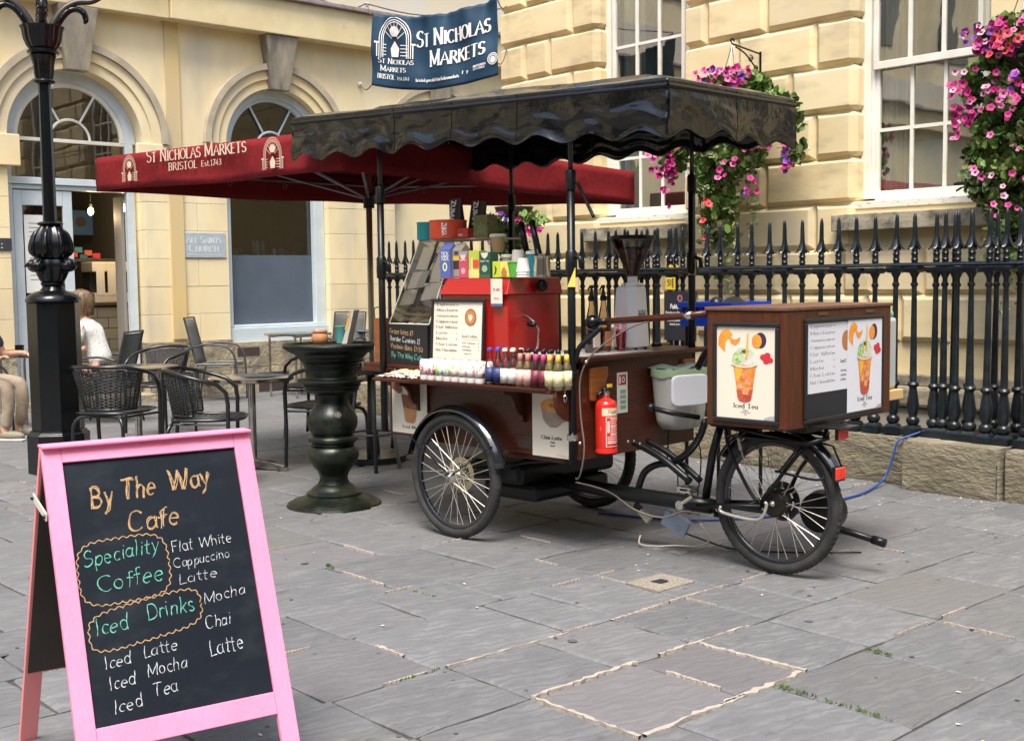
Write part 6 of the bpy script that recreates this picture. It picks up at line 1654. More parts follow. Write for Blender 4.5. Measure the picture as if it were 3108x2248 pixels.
def menu_sheet(parent, M_, w, h, ink, right=True, top=.965, cutoff=1.0):
    for i, s2 in enumerate(MENU):
        mb = MB(); y_ = (top-.025-.1005*i)*h
        text(mb,s2,M_,.06*w,y_,.042*h,'serif',wt=.17,width=min(.42,.047*len(s2))*w); text(mb,PR_[i],M_,.47*w,y_+.006*h,.018*h,'serif',wt=.16); mb.build('menu_line', ink, parent)
    if right:
        mb = MB(); text(mb,'Iced Coffee',M_,.60*w,.39*h,.038*h,'serif',wt=.17,width=.30*w)
        for i, s2 in enumerate(('Iced Americano','Iced Latte','Iced Mocha')):
            text(mb,s2,M_,.61*w,(.28-.06*i)*h,.024*h,'serif',wt=.2,width=[.26,.15,.18][i]*w); text(mb,'3.00',M_,.92*w,(.28-.06*i)*h,.014*h,'serif',wt=.2)
        text(mb,'add flavour for 50p',M_,.65*w,.10*h,.016*h,'serif',wt=.2); ribbon(mb,[(.60*w,.35*h),(.95*w,.35*h)],lambda t,u:.0012,M_,0)
        mb.build('menu_line', ink, parent)
        flat_part(parent,'coffee_saucer',im('latte_ring',(.36,.13,.04)),[(p[0]*w,p[1]*h) for p in disc_pts(.76,.74,.115,.145,24)],M_,.0012)
        flat_part(parent,'coffee_foam',im('latte_foam',(.55,.24,.09),c2=(.48,.18,.06),scale=40),[(p[0]*w,p[1]*h) for p in disc_pts(.76,.74,.092,.118,24)],M_,.0016)
        flat_part(parent,'latte_art',im('latte_art',(.80,.70,.52)),[(p[0]*w,p[1]*h) for p in ((.76,.66),(.80,.72),(.80,.77),(.77,.79),(.76,.77),(.75,.79),(.72,.77),(.72,.72))],M_,.0020)
# iced mocha poster (left) and chai latte poster (right), both on the side panel
def side_poster(x0, x1, z0, z1, name, label):
    M_ = plane_M((x0, -.392, z0), (1,0,0), (0,0,1))
    p = C_(name, MB().box(x0,x1,-.3905,-.3885,z0,z1), paper, label=label); return p, M_, x1-x0, z1-z0
p, M_, w, h = side_poster(-2.37,-2.06,.545,.850,'poster','cream poster of an iced mocha glass')
C_('poster_backing', MB().box(-2.39,-2.165,-.388,-.372,.53,.86), wood)
flat_part(p,'mocha_top',im('mocha_dark',(.16,.05,.02),c2=(.28,.10,.04),scale=60),[(q[0]*w,q[1]*h) for q in ((.28,.76),(.74,.72),(.72,.56),(.30,.60))],M_,.001)
flat_part(p,'mocha_middle',im('mocha_mid',(.10,.03,.015),c2=(.35,.14,.05),scale=50),[(q[0]*w,q[1]*h) for q in ((.30,.62),(.72,.58),(.70,.44),(.35,.46))],M_,.0014)
flat_part(p,'mocha_base',im('mocha_low',(.45,.20,.08),c2=(.52,.27,.13),scale=20),[(q[0]*w,q[1]*h) for q in ((.33,.50),(.71,.47),(.66,.23),(.60,.21),(.44,.21),(.38,.24))],M_,.0018)
flat_part(p,'coffee_beans',im('bean_print',(.16,.06,.04),c2=(.30,.14,.1),scale=70),[(q[0]*w,q[1]*h) for q in ((.0,1),(.2,.99),(.32,.86),(.30,.78),(.2,.76),(.05,.84),(.0,.86))],M_,.001)
flat_part(p,'mint_sprig',im('mint_dark',(.06,.14,.02)),[(q[0]*w,q[1]*h) for q in ((.42,1),(.6,1),(.56,.93),(.46,.94))],M_,.001)
mb = MB(); text(mb,'Iced Mocha',M_,.30*w,.10*h,.055*h,'serif',wt=.19,width=.62*w); mb.build('lettering', inkb, p)
p, M_, w, h = side_poster(-1.222,-.945,.512,.862,'poster','cream poster of a chai latte cup')
flat_part(p,'cup_body',im('cup_print',(.40,.31,.26),c2=(.30,.22,.18),scale=15),[(q[0]*w,q[1]*h) for q in ((.22,.80),(.85,.78),(.83,.62),(.76,.52),(.66,.46),(.48,.45),(.36,.50),(.28,.58))],M_,.001)
flat_part(p,'cup_surface',im('chai_print',(.72,.30,.05),c2=(.80,.42,.12),scale=25),[(q[0]*w,q[1]*h) for q in disc_pts(.54,.78,.32,.10,24)],M_,.0014)
flat_part(p,'cinnamon_dust',im('cinnamon',(.45,.14,.03)),[(q[0]*w,q[1]*h) for q in disc_pts(.52,.78,.08,.03,10)],M_,.0018)
mb = MB(); ribbon(mb,[(q[0]*w,q[1]*h) for q in ((.84,.72),(.93,.74),(.97,.68),(.92,.60),(.80,.55))],lambda t,u:.010,M_,.001); mb.build('cup_handle', IM['cup_print'], p)
mb = MB(); text(mb,'Chai Latte',M_,.5*w,.27*h,.052*h,'serif',wt=.19,align='c',width=.52*w); mb.build('lettering', inkb, p)
mb = MB(); text(mb,'Vanilla',M_,.52*w,.215*h,.026*h,'serif',wt=.19,align='c'); text(mb,'Spiced',M_,.52*w,.165*h,.026*h,'serif',wt=.19,align='c'); mb.build('small_lettering', inkg, p)
mb = MB(); text(mb,'By The Way Cafe',M_,.64*w,.03*h,.03*h,'chalk',wt=.12,width=.32*w,slope=-.05); mb.build('red_lettering', im('red_ink',(.6,.2,.18)), p)
# ---- wheels
def wheel(cx, cy, r_, disc=0, name='wheel', tread=28):
    w = bpy.data.objects.new(name, None); COL.objects.link(w); w.parent = cart; w.location = (cx, cy, r_)
    T = lambda a, rr, y_: (rr*math.cos(a), y_, rr*math.sin(a))
    n = 64; tr = .030; mb = MB()
    prof = [(r_-.050,-.016),(r_-.040,-.026),(r_-.022,-.029),(r_-.007,-.020),(r_-.001,-.008),(r_,0),(r_-.001,.008),(r_-.007,.020),(r_-.022,.029),(r_-.040,.026),(r_-.050,.016)]
    k = len(prof)
    for i in range(n):
        a = 2*math.pi*i/n
        for q in prof: mb.v.append(T(a, q[0], q[1]))
    for i in range(n):
        for j in range(k-1): mb.f.append((i*k+j, ((i+1)%n)*k+j, ((i+1)%n)*k+j+1, i*k+j+1))
    mb.build('tyre', rubber, w, smooth=2)
    mb = MB()
    for i in range(72):
        for s in (-1,1):
            a = 2*math.pi*(i+.25*s)/72
            v = [T(a-.010, r_-.010, s*.0205),T(a+.016, r_-.002, s*.008),T(a+.034, r_-.002, s*.008),T(a+.010, r_-.010, s*.0205)]
            v2 = [T(a-.010, r_-.007, s*.022),T(a+.016, r_+.0015, s*.009),T(a+.034, r_+.0015, s*.009),T(a+.010, r_-.007, s*.022)]
            mb.add(v+v2, [(0,1,2,3),(7,6,5,4),(0,4,5,1),(1,5,6,2),(2,6,7,3),(3,7,4,0)])
    mb.build('tread', rubber, w, kind='stuff')
    mb = MB(); prof = [(r_-.072,-.008),(r_-.066,-.014),(r_-.048,-.016),(r_-.046,-.012),(r_-.055,0),(r_-.046,.012),(r_-.048,.016),(r_-.066,.014),(r_-.072,.008),(r_-.072,-.008)]; k = len(prof)
    for i in range(n):
        a = 2*math.pi*i/n
        for q in prof: mb.v.append(T(a, q[0], q[1]))
    for i in range(n):
        for j in range(k-1): mb.f.append((i*k+j, ((i+1)%n)*k+j, ((i+1)%n)*k+j+1, i*k+j+1))
    mb.build('rim', mat('black_rim',(.012,.014,.018),.2,spec=.7) if 'brim' not in MT else MT['brim'], w, smooth=2); MT['brim'] = bpy.data.materials['black_rim']
    ns = 32
    for i in range(ns):
        a = 2*math.pi*i/ns+.03; s = -1 if i % 2 else 1; off = (.62 if (i//2) % 2 else -.62)
        hr = .028
        MB().tube([T(a+off*1.9, hr, s*.030), T(a, r_-.070, s*.004)], .0017 if cy > -.3 else .0019, 4).build('spoke', steelS, w)
    mb = MB(); RX = Matrix.Rotation(math.pi/2,4,'X')
    mb.lathe([(.0,-.055),(.014,-.055),(.018,-.045),(.018,-.036),(.033,-.034),(.033,-.028),(.016,-.024),(.016,.024),(.033,.028),(.033,.034),(.018,.04),(.0,.06)], 20, M=RX)
    mb.build('hub', chrome if not disc == 2 else steelS, w, smooth=True)
    if disc:
        mb = MB(); n2 = 40
        for i in range(n2):
            a0, a1 = 2*math.pi*i/n2, 2*math.pi*(i+1)/n2
            mb.add([T(a0,.066,.05),T(a1,.066,.05),T(a1,.098,.05),T(a0,.098,.05)], [(0,1,2,3)])
        for i in range(6):
            a = i*math.pi/3; mb.add([T(a-.2,.03,.0502),T(a+.1,.068,.0502),T(a+.35,.068,.0502),T(a+.2,.03,.0502)], [(0,1,2,3)])
        mb.build('brake_disc', mat('brass_disc',(.42,.36,.22),.4,metal=.6) if disc == 1 else MT['iron'], w, solid=.003)
    return w
wheel(-1.755, -.458, .353, 1)
wheel(-1.755, .72, .353, 1)
rw = wheel(0.02, 0.02, .349, 2)
mb = MB(); mb.lathe([(.0,-.06),(.075,-.055),(.092,-.045),(.095,.0),(.092,.045),(.075,.055),(.0,.06)], 28, (0.02,0.02,.349), M=None) if False else None
mb = MB(); mb.lathe([(.0,-.045),(.058,-.042),(.068,-.03),(.068,.03),(.058,.042),(.0,.045)], 32, M=Matrix.Translation((0.02,0.02,.349)) @ Matrix.Rotation(math.pi/2,4,'X'))
C_('hub_drum', mb, mat('oily_drum',(.05,.045,.035),.4,metal=.7), smooth=True)
def fender(cx, cy, r_, a0, a1, w, name, m_, flare=0):
    mb = MB(); n = 28
    def f(u, v):
        a = R(a0+(a1-a0)*v); q = (u-.5)*2
        rr = r_-.022*q*q+.004*math.cos(q*3.1)
        return Vector((cx+rr*math.cos(a), cy+q*w/2, .353+rr*math.sin(a)))
    mb.grid(f, 8, n); return C_(name, mb, m_, smooth=2, solid=.003)
fender(-1.755,-.458,.392,12,168,.085,'fender',mat('gloss_fender',(.012,.014,.018),.12,spec=.8,coat=.6))
fender(-1.755,.72,.392,12,168,.085,'fender',bpy.data.materials['gloss_fender'])
fender(0.02,0.02,.385,22,150,.075,'rear_fender',bpy.data.materials['gloss_fender'])
mb = MB(); mb.tube([(-1.755,-.50,.353),(-2.09,-.50,.55)],.004,5); mb.tube([(-1.755,-.50,.353),(-1.42,-.50,.55)],.004,5); C_('fender_stay', mb, blk)
# ---- frame
ft = lambda name, pts, r_, m_=blk, n=10: C_(name, MB().tube(pts, r_, n), m_, smooth=2)
ft('main_tube', [(-1.9,.12,.33),(-1.49,.05,.305),(-1.0,.0,.29),(-.36,.02,.283)], .040)
ft('front_axle', [(-1.755,-.42,.353),(-1.755,.68,.353)], .026)
ft('steering_arm', [(-1.70,-.40,.36),(-1.40,-.25,.44),(-1.15,-.1,.46)], .014)
C_('axle_mass', MB().box(-1.95,-1.42,-.28,.55,.30,.42), blk, bevel=.03)
C_('battery_box', MB().box(-1.80,-1.38,-.2,.45,.20,.30), blk, bevel=.03)
ft('top_tube', [(-.83,-.02,.575),(-.74,-.02,.545),(-.63,-.02,.50),(-.47,-.01,.40)], .019)
ft('top_tube', [(-.80,.06,.575),(-.70,.06,.54),(-.60,.06,.49),(-.45,.05,.40)], .017)
ft('curved_tube', [(-.40,.02,.72),(-.43,.02,.64),(-.50,.02,.55),(-.60,.02,.485),(-.71,.02,.46),(-.79,.02,.41),(-.83,.02,.32)], .019)
ft('seat_tube', [(-.30,.02,.72),(-.355,.02,.55),(-.40,.02,.30)], .021)
ft('rear_stay', [(-.23,-.05,.70),(-.21,-.05,.60),(-.10,-.055,.42),(-.04,-.055,.352)], .009)
ft('rear_stay', [(.20,-.05,.64),(.09,-.055,.50),(-.02,-.055,.352)], .010)
ft('rear_stay', [(.20,.09,.64),(.09,.10,.50),(.02,.10,.352)], .010)
ft('chain_stay', [(-.40,-.045,.29),(-.02,-.06,.335)], .015); ft('chain_stay', [(-.40,.08,.29),(.05,.09,.335)], .015)
C_('chain_case', MB().box(-.24,.0,-.078,-.066,.305,.322), blk, bevel=.002)
ft('torque_arm', [(-.23,-.09,.315),(-.22,-.09,.285),(-.02,-.09,.275),(.03,-.09,.35),(.02,-.09,.365)], .008, steelS)
mb = MB(); mb.tube([(-.15,-.06,.665),(-.135,-.06,.60)],.009,6); mb.tube([(-.165,-.06,.70),(-.10,-.06,.50),(-.02,-.06,.37)],.003,5); C_('turnbuckle', mb, steelS)
ft('rack_tube', [(-.30,-.07,.72),(.24,-.07,.665),(.33,-.04,.70)], .012); ft('rack_tube', [(-.30,.12,.72),(.24,.12,.69)], .012)
ft('rack_leg', [(.20,-.07,.66),(.10,-.075,.53),(.08,-.075,.52),(.28,-.07,.50),(.31,-.05,.53),(.27,-.07,.62)], .006)
C_('rack_plate', MB().box(-.2,.235,-.085,.12,.662,.672), blk)
C_('box_support', MB().box(-.35,.22,-.06,.14,.71,.744), blk, bevel=.004)
ft('control_lever', [(-.60,-.16,.785),(-.52,-.10,.76),(-.42,-.0,.735)], .014)
C_('lever_knob', MB().sphere((-.605,-.165,.787),.023,12,8), blk, smooth=2)
C_('crank', MB().tube([(-.47,-.09,.295),(-.40,-.09,.345)],.010,8), chrome)
mb = MB(); mb.lathe([(0,-.012),(.024,-.012),(.024,.012),(0,.012)],16,M=Matrix.Translation((-.475,-.09,.29)) @ Matrix.Rotation(math.pi/2,4,'X')); C_('crank_boss', mb, chrome, smooth=True)
mb = MB(); mb.box(-.43,-.35,-.18,-.105,.375,.385); mb.box(-.43,-.35,-.18,-.105,.395,.402); mb.tube([(-.42,-.185,.388),(-.42,-.10,.388)],.008,8); mb.tube([(-.36,-.185,.388),(-.36,-.10,.388)],.006,8); C_('pedal', mb, chrome)
mb = MB(); mb.box(-.43,-.35,.14,.22,.20,.215); mb.tube([(-.47,.1,.29),(-.39,.13,.21)],.010,6); C_('pedal', mb, blk)
ft('prop_stand', [(.06,.28,.23),(.26,.30,.19),(.42,.30,.165)], .017)
C_('stand_foot', MB().tube([(.38,.30,.172),(.445,.30,.162)],.022,10), blk, smooth=2)
C_('rear_motor', MB().lathe([(.0,-.07),(.10,-.06),(.11,0),(.10,.06),(.0,.07)],24,M=Matrix.Translation((.10,.33,.27)) @ Matrix.Rotation(math.pi/2,4,'X')), blk, smooth=True)
def reflector(x, y, z, w, h):
    mb = MB(); mb.box(x-.012,x+.004,y-w/2-.004,y+w/2+.004,z-h/2-.004,z+h/2+.004); C_('reflector_case', mb, blk, bevel=.003)
    mb = MB()
    k = 5
    for i in range(k): mb.lathe([(w/k/2*.98,-h/2),(w/k/2,-h/2+.004),(w/k/2,h/2-.004),(w/k/2*.98,h/2)],8,(x+.006,y-w/2+w/k*(i+.5),z))
    C_('reflector', mb, mat('red_lens',(.60,.015,.008),.15,c2=(.75,.05,.02),scale=60,coat=.6) if 'lens' not in MT else MT['lens'], smooth=2); MT['lens'] = bpy.data.materials['red_lens']
reflector(.385,-.02,.722,.085,.05); reflector(.372,-.02,.535,.085,.055)
ft('reflector_stay', [(.26,-.0,.665),(.33,-.0,.655),(.375,-.0,.56)], .005)
C_('light_plate', MB().box(.25,.42,-.09,.09,.745,.752), blk, bevel=.002); ft('plate_bracket', [(.30,0,.745),(.28,0,.68),(.22,0,.66)], .01)
# ---- rear box
rb = MB().box(-.19,.245,-.27,.735,.745,1.288); rbo = C_('rear_box', rb, woodb, bevel=.004)
def RB(name, mb, m_, **k): return mb.build(name, m_, rbo, **k)
RB('lid', MB().box(-.20,.252,-.278,.742,1.2885,1.306), woodt, bevel=.004)
RB('lid_ramp', MB().add([(-.19,-.25,1.3065),(.245,-.02,1.3065),(.245,.73,1.3065),(-.19,.73,1.3065),(-.19,.0,1.345),(.10,.05,1.345),(.235,.73,1.325),(-.19,.73,1.345)],[(0,1,5,4),(1,2,6,5),(4,5,6,7),(2,3,7,6),(3,0,4,7)]), woodt, bevel=.003) if False else None
for q in (.0,.46): RB('hinge', MB().box(.2455,.249,q,q+.09,1.262,1.276), mat('brass_hinge',(.12,.05,.03),.5), bevel=.001)
RB('corner_trim', MB().box(.205,.2475,-.2725,-.235,.75,1.285), woodb, bevel=.003)
bf = mat('black_frame',(0.014,0.014,0.015),.4,spec=.5)
M_ = plane_M((-.15,-.2715,.766), (1,0,0), (0,0,1)); frame_of(rbo, M_, 0,.36,0,.470,.022,.014,bf)
p = RB('poster', MB().box(-.129,.189,-.2755,-.2725,.787,1.215), paper, label='framed iced tea poster on the side of the rear box')
iced_tea(p, plane_M((-.128,-.2757,.788),(1,0,0),(0,0,1)), .316, .426)
M_ = plane_M((.2465,-.13,.760), (0,1,0), (0,0,1)); frame_of(rbo, M_, 0,.775,0,.492,.022,.014,bf)
RB('chalk_panel', MB().box(.2463,.2495,-.109,.624,.781,1.231), mat('blank_board',(.012,.015,.022),.45))
p = RB('menu_sheet', MB().box(.2496,.251,-.108,.335,.900,1.226), paperw, label='white menu sheet listing coffees')
menu_sheet(p, plane_M((.2512,-.108,.900),(0,1,0),(0,0,1)), .52, .326, inkg, right=False)
Mq = plane_M((.2512,-.108,.900),(0,1,0),(0,0,1))
mb = MB(); text(mb,'Iced C',Mq,.315,.13,.017,'serif',wt=.17)
for i, s2 in enumerate(('Iced Amer','Iced Latte','Iced Moc')): text(mb,s2,Mq,.318,.088-.022*i,.010,'serif',wt=.2)
mb.build('menu_line', inkg, p)
flat_part(p,'coffee_saucer',im('latte_ring2',(.45,.18,.05)),disc_pts(.372,.235,.045,.05,20),Mq,.0003)
p = RB('poster', MB().box(.2535,.255,.270,.620,.778,1.232), paperw, label='white iced tea poster overlapping the menu on the rear face')
iced_tea(p, plane_M((.2552,.270,.778),(0,1,0),(0,0,1)), .35, .454)
# ---- poles and canopy
def pole(x, y, z0, zc, name='canopy_pole'):
    C_(name, MB().tube([(x,y,z0),(x,y,zc)], .021, 12), blk, smooth=2)
    C_('pole_collar', MB().lathe([(.021,0),(.027,.004),(.027,.09),(.023,.10)],14,(x,y,zc-.05)), blk, smooth=True)
    C_('pole_upper', MB().tube([(x,y,zc),(x,y,2.36)], .0125, 10), mat('pole_inner',(.03,.032,.035),.3,metal=.5) if 'pin' not in MT else MT['pin'], smooth=2); MT['pin'] = bpy.data.materials['pole_inner']
    C_('pole_collar', MB().lathe([(.021,0),(.029,.004),(.031,.05),(.029,.12),(.022,.13)],14,(x,y,1.46)), blk, smooth=True)
    C_('clamp_lever', MB().tube([(x+.02,y,1.56),(x+.06,y,1.55),(x+.065,y,1.50)],.012,8), blk, smooth=2)
pole(-.895,-.44,.50,1.94); pole(-2.385,-.44,.55,1.95); pole(-.93,.65,.60,1.98); pole(-2.39,.68,.60,1.95)
for (x, y, z) in ((-.872,-.444,1.405),(-.91,.648,1.46)):
    mb = MB(); Mx = plane_M((x-.022,y-.03,z), (.8,.6,0) if y < 0 else (.8,.6,0), (0,0,1)); flat(mb, [(0,0),(.042,.0),(.042,.10)], Mx); C_('warning_sticker', mb, mat('yellow_sticker',(.75,.62,.12),.5) if 'ys' not in MT else MT['ys']); MT['ys'] = bpy.data.materials['yellow_sticker']
for z in (.62,.94): C_('pole_clamp', MB().lathe([(.024,0),(.03,.005),(.03,.03),(.024,.035)],14,(-.895,-.44,z)), chrome if z < .7 else blk, smooth=True)
CN = {'nl':Vector((-3.09,-.55,2.455)), 'nr':Vector((-.21,-.55,2.348)), 'fr':Vector((-.285,.68,2.38)), 'fl':Vector((-3.05,.74,2.44))}
def top(u, v):
    p = (CN['nl']*(1-u)+CN['nr']*u)*(1-v)+(CN['fl']*(1-u)+CN['fr']*u)*v
    e = min(min(u,1-u)*2.4, min(v,1-v)*1.0)
    h_ = .10*min(1, e/.30)**.8
    bump_ = .012*noise.noise(Vector((u*9, v*5, 3)))+.004*noise.noise(Vector((u*22, v*10, 1)))
    sag = -.030*math.sin(math.pi*((u*2) % 1))*(1 if e < .3 else .4)
    edge = min(1, e/.05)
    return p+Vector((0,0,h_+(bump_+sag)*edge))
mb = MB(); mb.grid(top, 90, 40)
C_('canopy_roof', mb, tarp, smooth=2, solid=.003)
def valance(a, b_, ns, seed, drop=.258, amp=.021, nx=220, name='canopy_valance', rough=1.0):
    a = CN[a]; b_ = CN[b_]; d = (b_-a); out = Vector((d.y, -d.x, 0)).normalized()
    def f(u, v):
        hem = drop - amp*(1-math.cos(2*math.pi*ns*u)) + .010*math.sin(u*7+seed)
        z = -hem*v
        s = Vector((u*d.length*2.1+seed, v*1.5, seed))
        w = .026*noise.noise(s*.9)*v**.7 + .026*abs(noise.noise(Vector((s.x*1.1+s.y*1.3, s.y*1.9-s.x*.8, 5+seed))))*v**.5*rough - .020*abs(noise.noise(Vector((s.x*1.7-s.y*1.6, s.y*1.2+s.x*.9, 9+seed))))*v**.5*rough + .003*noise.noise(s*7)*v*rough
        w += .004*v + .008*math.sin(u*math.pi*2)*v
        return a+d*u+out*w+Vector((0,0,z))
    for us in ([.335,.50,.668] if nx > 200 else [.5]):
        mb = MB(); mb.grid(lambda u, v: f(us+(u-.5)*.006, v*.995)+out*.0035, 2, 26); C_('canopy_seam', mb, tarp, smooth=2)
    mb = MB(); mb.grid(lambda u, v: f(u, .955+.04*v)+out*.003, nx, 1); C_('canopy_hem', mb, tarp, smooth=2)
    mb = MB(); mb.grid(f, nx, 26); return C_(name, mb, tarp, smooth=2, solid=.0015)
valance('nl','nr',9,1.0,rough=1.35); valance('nr','fr',4,2.0,nx=90,rough=.6); valance('fr','fl',9,3.0,drop=.25,rough=.5); valance('fl','nl',4,4.0,nx=60,drop=.20,rough=.8)
for (p_, q_) in (('nl','nr'),('nr','fr'),('fr','fl'),('fl','nl')): C_('canopy_rail', MB().tube([CN[p_]+Vector((0,0,-.03)), CN[q_]+Vector((0,0,-.03))], .012, 6), blk)
for u_ in (.25,.5,.75):
    a = CN['nl'].lerp(CN['nr'],u_)-Vector((0,0,.02)); b_ = CN['fl'].lerp(CN['fr'],u_)-Vector((0,0,.02)); C_('canopy_rib', MB().tube([a, a.lerp(b_,.3)+Vector((0,0,.05)), a.lerp(b_,.7)+Vector((0,0,.05)), b_], .009, 6), blk)
ft('hanging_strap', [(-.86,-.43,1.93),(-.84,-.42,1.88),(-.80,-.41,1.80),(-.77,-.41,1.75)], .009)
# ---- push bar, cables
ft('push_bar_strut', [(-.885,-.43,1.02),(-.86,-.42,1.10),(-.80,-.38,1.165),(-.77,-.36,1.20)], .014)
C_('push_bar_knob', MB().sphere((-.845,-.335,1.222),.040,16,12), MT['iron2'], smooth=2)
C_('push_bar', MB().tube([(-.82,-.33,1.225),(-.30,-.28,1.262),(-.19,-.27,1.275)], .0165, 12), woodl if False else wood, smooth=2)
ft('push_bar_end', [(-.82,-.33,1.225),(-.76,-.325,1.229)], .0185)
ft('push_bar_clamp', [(-.31,-.283,1.262),(-.27,-.279,1.265)], .021, chrome)
ft('support_strut', [(-.195,-.05,1.22),(-.30,.0,1.15),(-.42,.05,1.06),(-.50,.10,.98)], .018)
cab = mat('grey_brake_cable',(.13,.11,.085),.5)
ft('brake_cable', [(-.46,-.29,1.245),(-.60,-.34,1.20),(-.74,-.41,1.10),(-.80,-.445,1.02),(-.835,-.45,.92),(-.83,-.45,.75),(-.80,-.46,.60),(-.82,-.46,.48),(-.86,-.44,.43),(-.91,-.40,.42)], .0045, cab, 6)
ft('brake_cable', [(-.91,-.40,.40),(-.86,-.2,.33),(-.76,-.1,.23),(-.62,-.05,.20),(-.50,-.03,.245),(-.40,-.03,.24)], .005, cab, 6)
for (x, z) in ((-.79,1.03),(-.835,.615)): C_('cable_screw', MB().sphere((x,-.452,z),.010,8,6), chrome, smooth=2)
mb = MB()
for (x, z) in ((-.86,.575),(-.82,.58),(-.78,.57)): mb.sphere((x,-.03,z),.009,8,6)
C_('frame_bolts', mb, chrome, kind='stuff')
# ---- information card and safety sign on the rear face
p = C_('safety_card', MB().box(-.8985,-.896,-.075,.012,.728,.945), mat('card_cream',(.62,.60,.50),.6))
Mx = plane_M((-.8955,-.075,.728),(0,1,0),(0,0,1))
flat_part(p,'red_square',im('sign_red',(.32,.02,.02)),[(.010,.15),(.075,.15),(.075,.205),(.010,.205)],Mx,0)
mb = MB(); ribbon(mb,[(.022,.16),(.022,.195)],lambda t,u:.010,Mx,.0006); ribbon(mb,disc_pts(.05,.178,.010,.014,10)+[(.06,.178)],lambda t,u:.004,Mx,.0006); mb.build('pictogram', MT['white'], p)
for j in range(4): flat_part(p,'green_band',im('sign_green',(.30,.48,.36)),[(.022,.02+.028*j),(.075,.02+.028*j),(.075,.042+.028*j),(.022,.042+.028*j)],Mx,0)
mb = MB()
for j in range(4):
    for k in range(3): ribbon(mb,[(.026,.036-.006*k+.028*j),(.070,.036-.006*k+.028*j)],lambda t,u:.0016,Mx,.0005)
mb.build('small_print', MT['dark'], p)
# ================================================================== GOODS ON AND AROUND THE CART (each its own thing)
def gthing(name, label, cat, x, y, z, rz=0, group=None): return thing(name, label, cat, cw(x, y, z), CTH+rz, group)
# fire extinguisher
fx = gthing('fire_extinguisher', 'red foam fire extinguisher hanging on the rear end of the cart', 'fire extinguisher', -.835, -.243, .542); fx.scale = (.74,.74,.86)
redp = mat('extinguisher_red',(.66,.022,.012),.22,coat=.5)
MB().lathe([(.0,.0),(.070,.0),(.078,.006),(.078,.025),(.076,.03),(.078,.036),(.078,.275),(.074,.30),(.060,.318),(.035,.328),(.024,.335),(.022,.345),(.0,.345)], 32).build('cylinder', redp, fx, smooth=True)
MB().lathe([(.020,.345),(.024,.35),(.024,.37),(.016,.375),(.012,.39)], 16).build('valve', chrome, fx, smooth=True)
mb = MB(); mb.tube([(-.0,.0,.385),(.02,-.02,.40),(.03,-.03,.385)],.007,6); mb.tube([(-.035,.02,.375),(-.05,.0,.36),(-.05,-.03,.34),(-.03,-.06,.36)],.011,8); mb.sphere((-.03,.02,.375),.026,12,8); mb.build('handle', blk, fx, smooth=2)
MB().box(-.01,.0,.02,.07,.395,.415).build('pull_tag', mat('yellow_tag',(.8,.58,.04),.5), fx)
def wrap(fx_, r_, a0, a1, z0, z1, m_, name, n=14):
    mb = MB(); mb.grid(lambda u, v: Vector((r_*math.cos(R(a0+(a1-a0)*u)), r_*math.sin(R(a0+(a1-a0)*u)), z0+(z1-z0)*v)), n, 1); return mb.build(name, m_, fx_, smooth=2)
wrap(fx, .0786, -72, 22, .232, .278, mat('cream_label',(.70,.62,.45),.5), 'cream_label')
class Cyl(MB): pass
def cyl_text(s_, r_, a0, z0, h_, wid, m_, par_, style='sans', name='lettering'):
    t_ = MB(); text(t_, s_, Matrix.Identity(4), 0, 0, h_, style, wt=.17, width=wid)
    mb = MB(); mb.v = [(( r_+p[2])*math.cos(R(a0)+p[0]/r_), (r_+p[2])*math.sin(R(a0)+p[0]/r_), z0+p[1]) for p in t_.v]; mb.f = t_.f
    return mb.build(name, m_, par_)
cyl_text('Foam', .0790, -38, .246, .022, .065, im('foam_ink',(.40,.10,.05)), fx)
lw = mat('label_white_red',(.75,.52,.48),.5)
wrap(fx, .0785, -52, -48, .045, .225, lw, 'label_edge'); wrap(fx, .0785, -48, 30, .220, .225, lw, 'label_edge'); wrap(fx, .0785, -48, 30, .045, .049, lw, 'label_edge')
for j in range(13):
    z_ = .208-.012*j; wrap(fx, .0785, -28 if j < 9 else -44, 24-(j*7)%15, z_, z_+(.006 if j % 4 else .009), lw, 'label_print', 6)
wrap(fx, .0785, -45, -32, .13, .20, lw, 'label_pictogram', 4)
# bin with white lid
bnk = gthing('waste_bin', 'pale grey plastic bin with green liner hanging at the back of the cart', 'bin', -.80, .36, .62)
greyp = mat('pale_grey_plastic',(.52,.52,.47),.45,c2=(.47,.47,.43),scale=3)
mb = MB()
def binp(u, v):
    a = 2*math.pi*u; z_ = .33*v
    rx = .105*(.78+.22*v**.6); ry = .185*(.72+.28*v**.5)
    if v < .1: rx *= .86+1.4*v; ry *= .86+1.4*v
    c_, s_ = math.cos(a), math.sin(a)
    return Vector((math.copysign(abs(c_)**.65, c_)*rx, math.copysign(abs(s_)**.65, s_)*ry, z_))
mb.grid(binp, 40, 16); mb.add([tuple(binp(i/40,0)) for i in range(40)],[tuple(range(40))[::-1]]); mb.build('bin_body', greyp, bnk, smooth=2, solid=.003)
mb = MB(); mb.grid(lambda u, v: binp(u,1)*1+Vector((binp(u,1).x*.05, binp(u,1).y*.04, -.045*v-.006*math.sin(u*60)+.004)), 60, 2); mb.build('green_liner', mat('green_liner',(.38,.52,.30),.4,alpha=.9), bnk, smooth=2)
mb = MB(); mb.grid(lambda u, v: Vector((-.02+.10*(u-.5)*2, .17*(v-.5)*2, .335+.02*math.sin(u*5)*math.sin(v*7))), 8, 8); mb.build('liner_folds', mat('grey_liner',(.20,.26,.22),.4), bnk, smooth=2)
lid = gthing('plastic_lid', 'blank white rounded plastic lid hanging in front of the grey bin', 'lid', -.65, .225, .845)
mb = MB(); pts = []
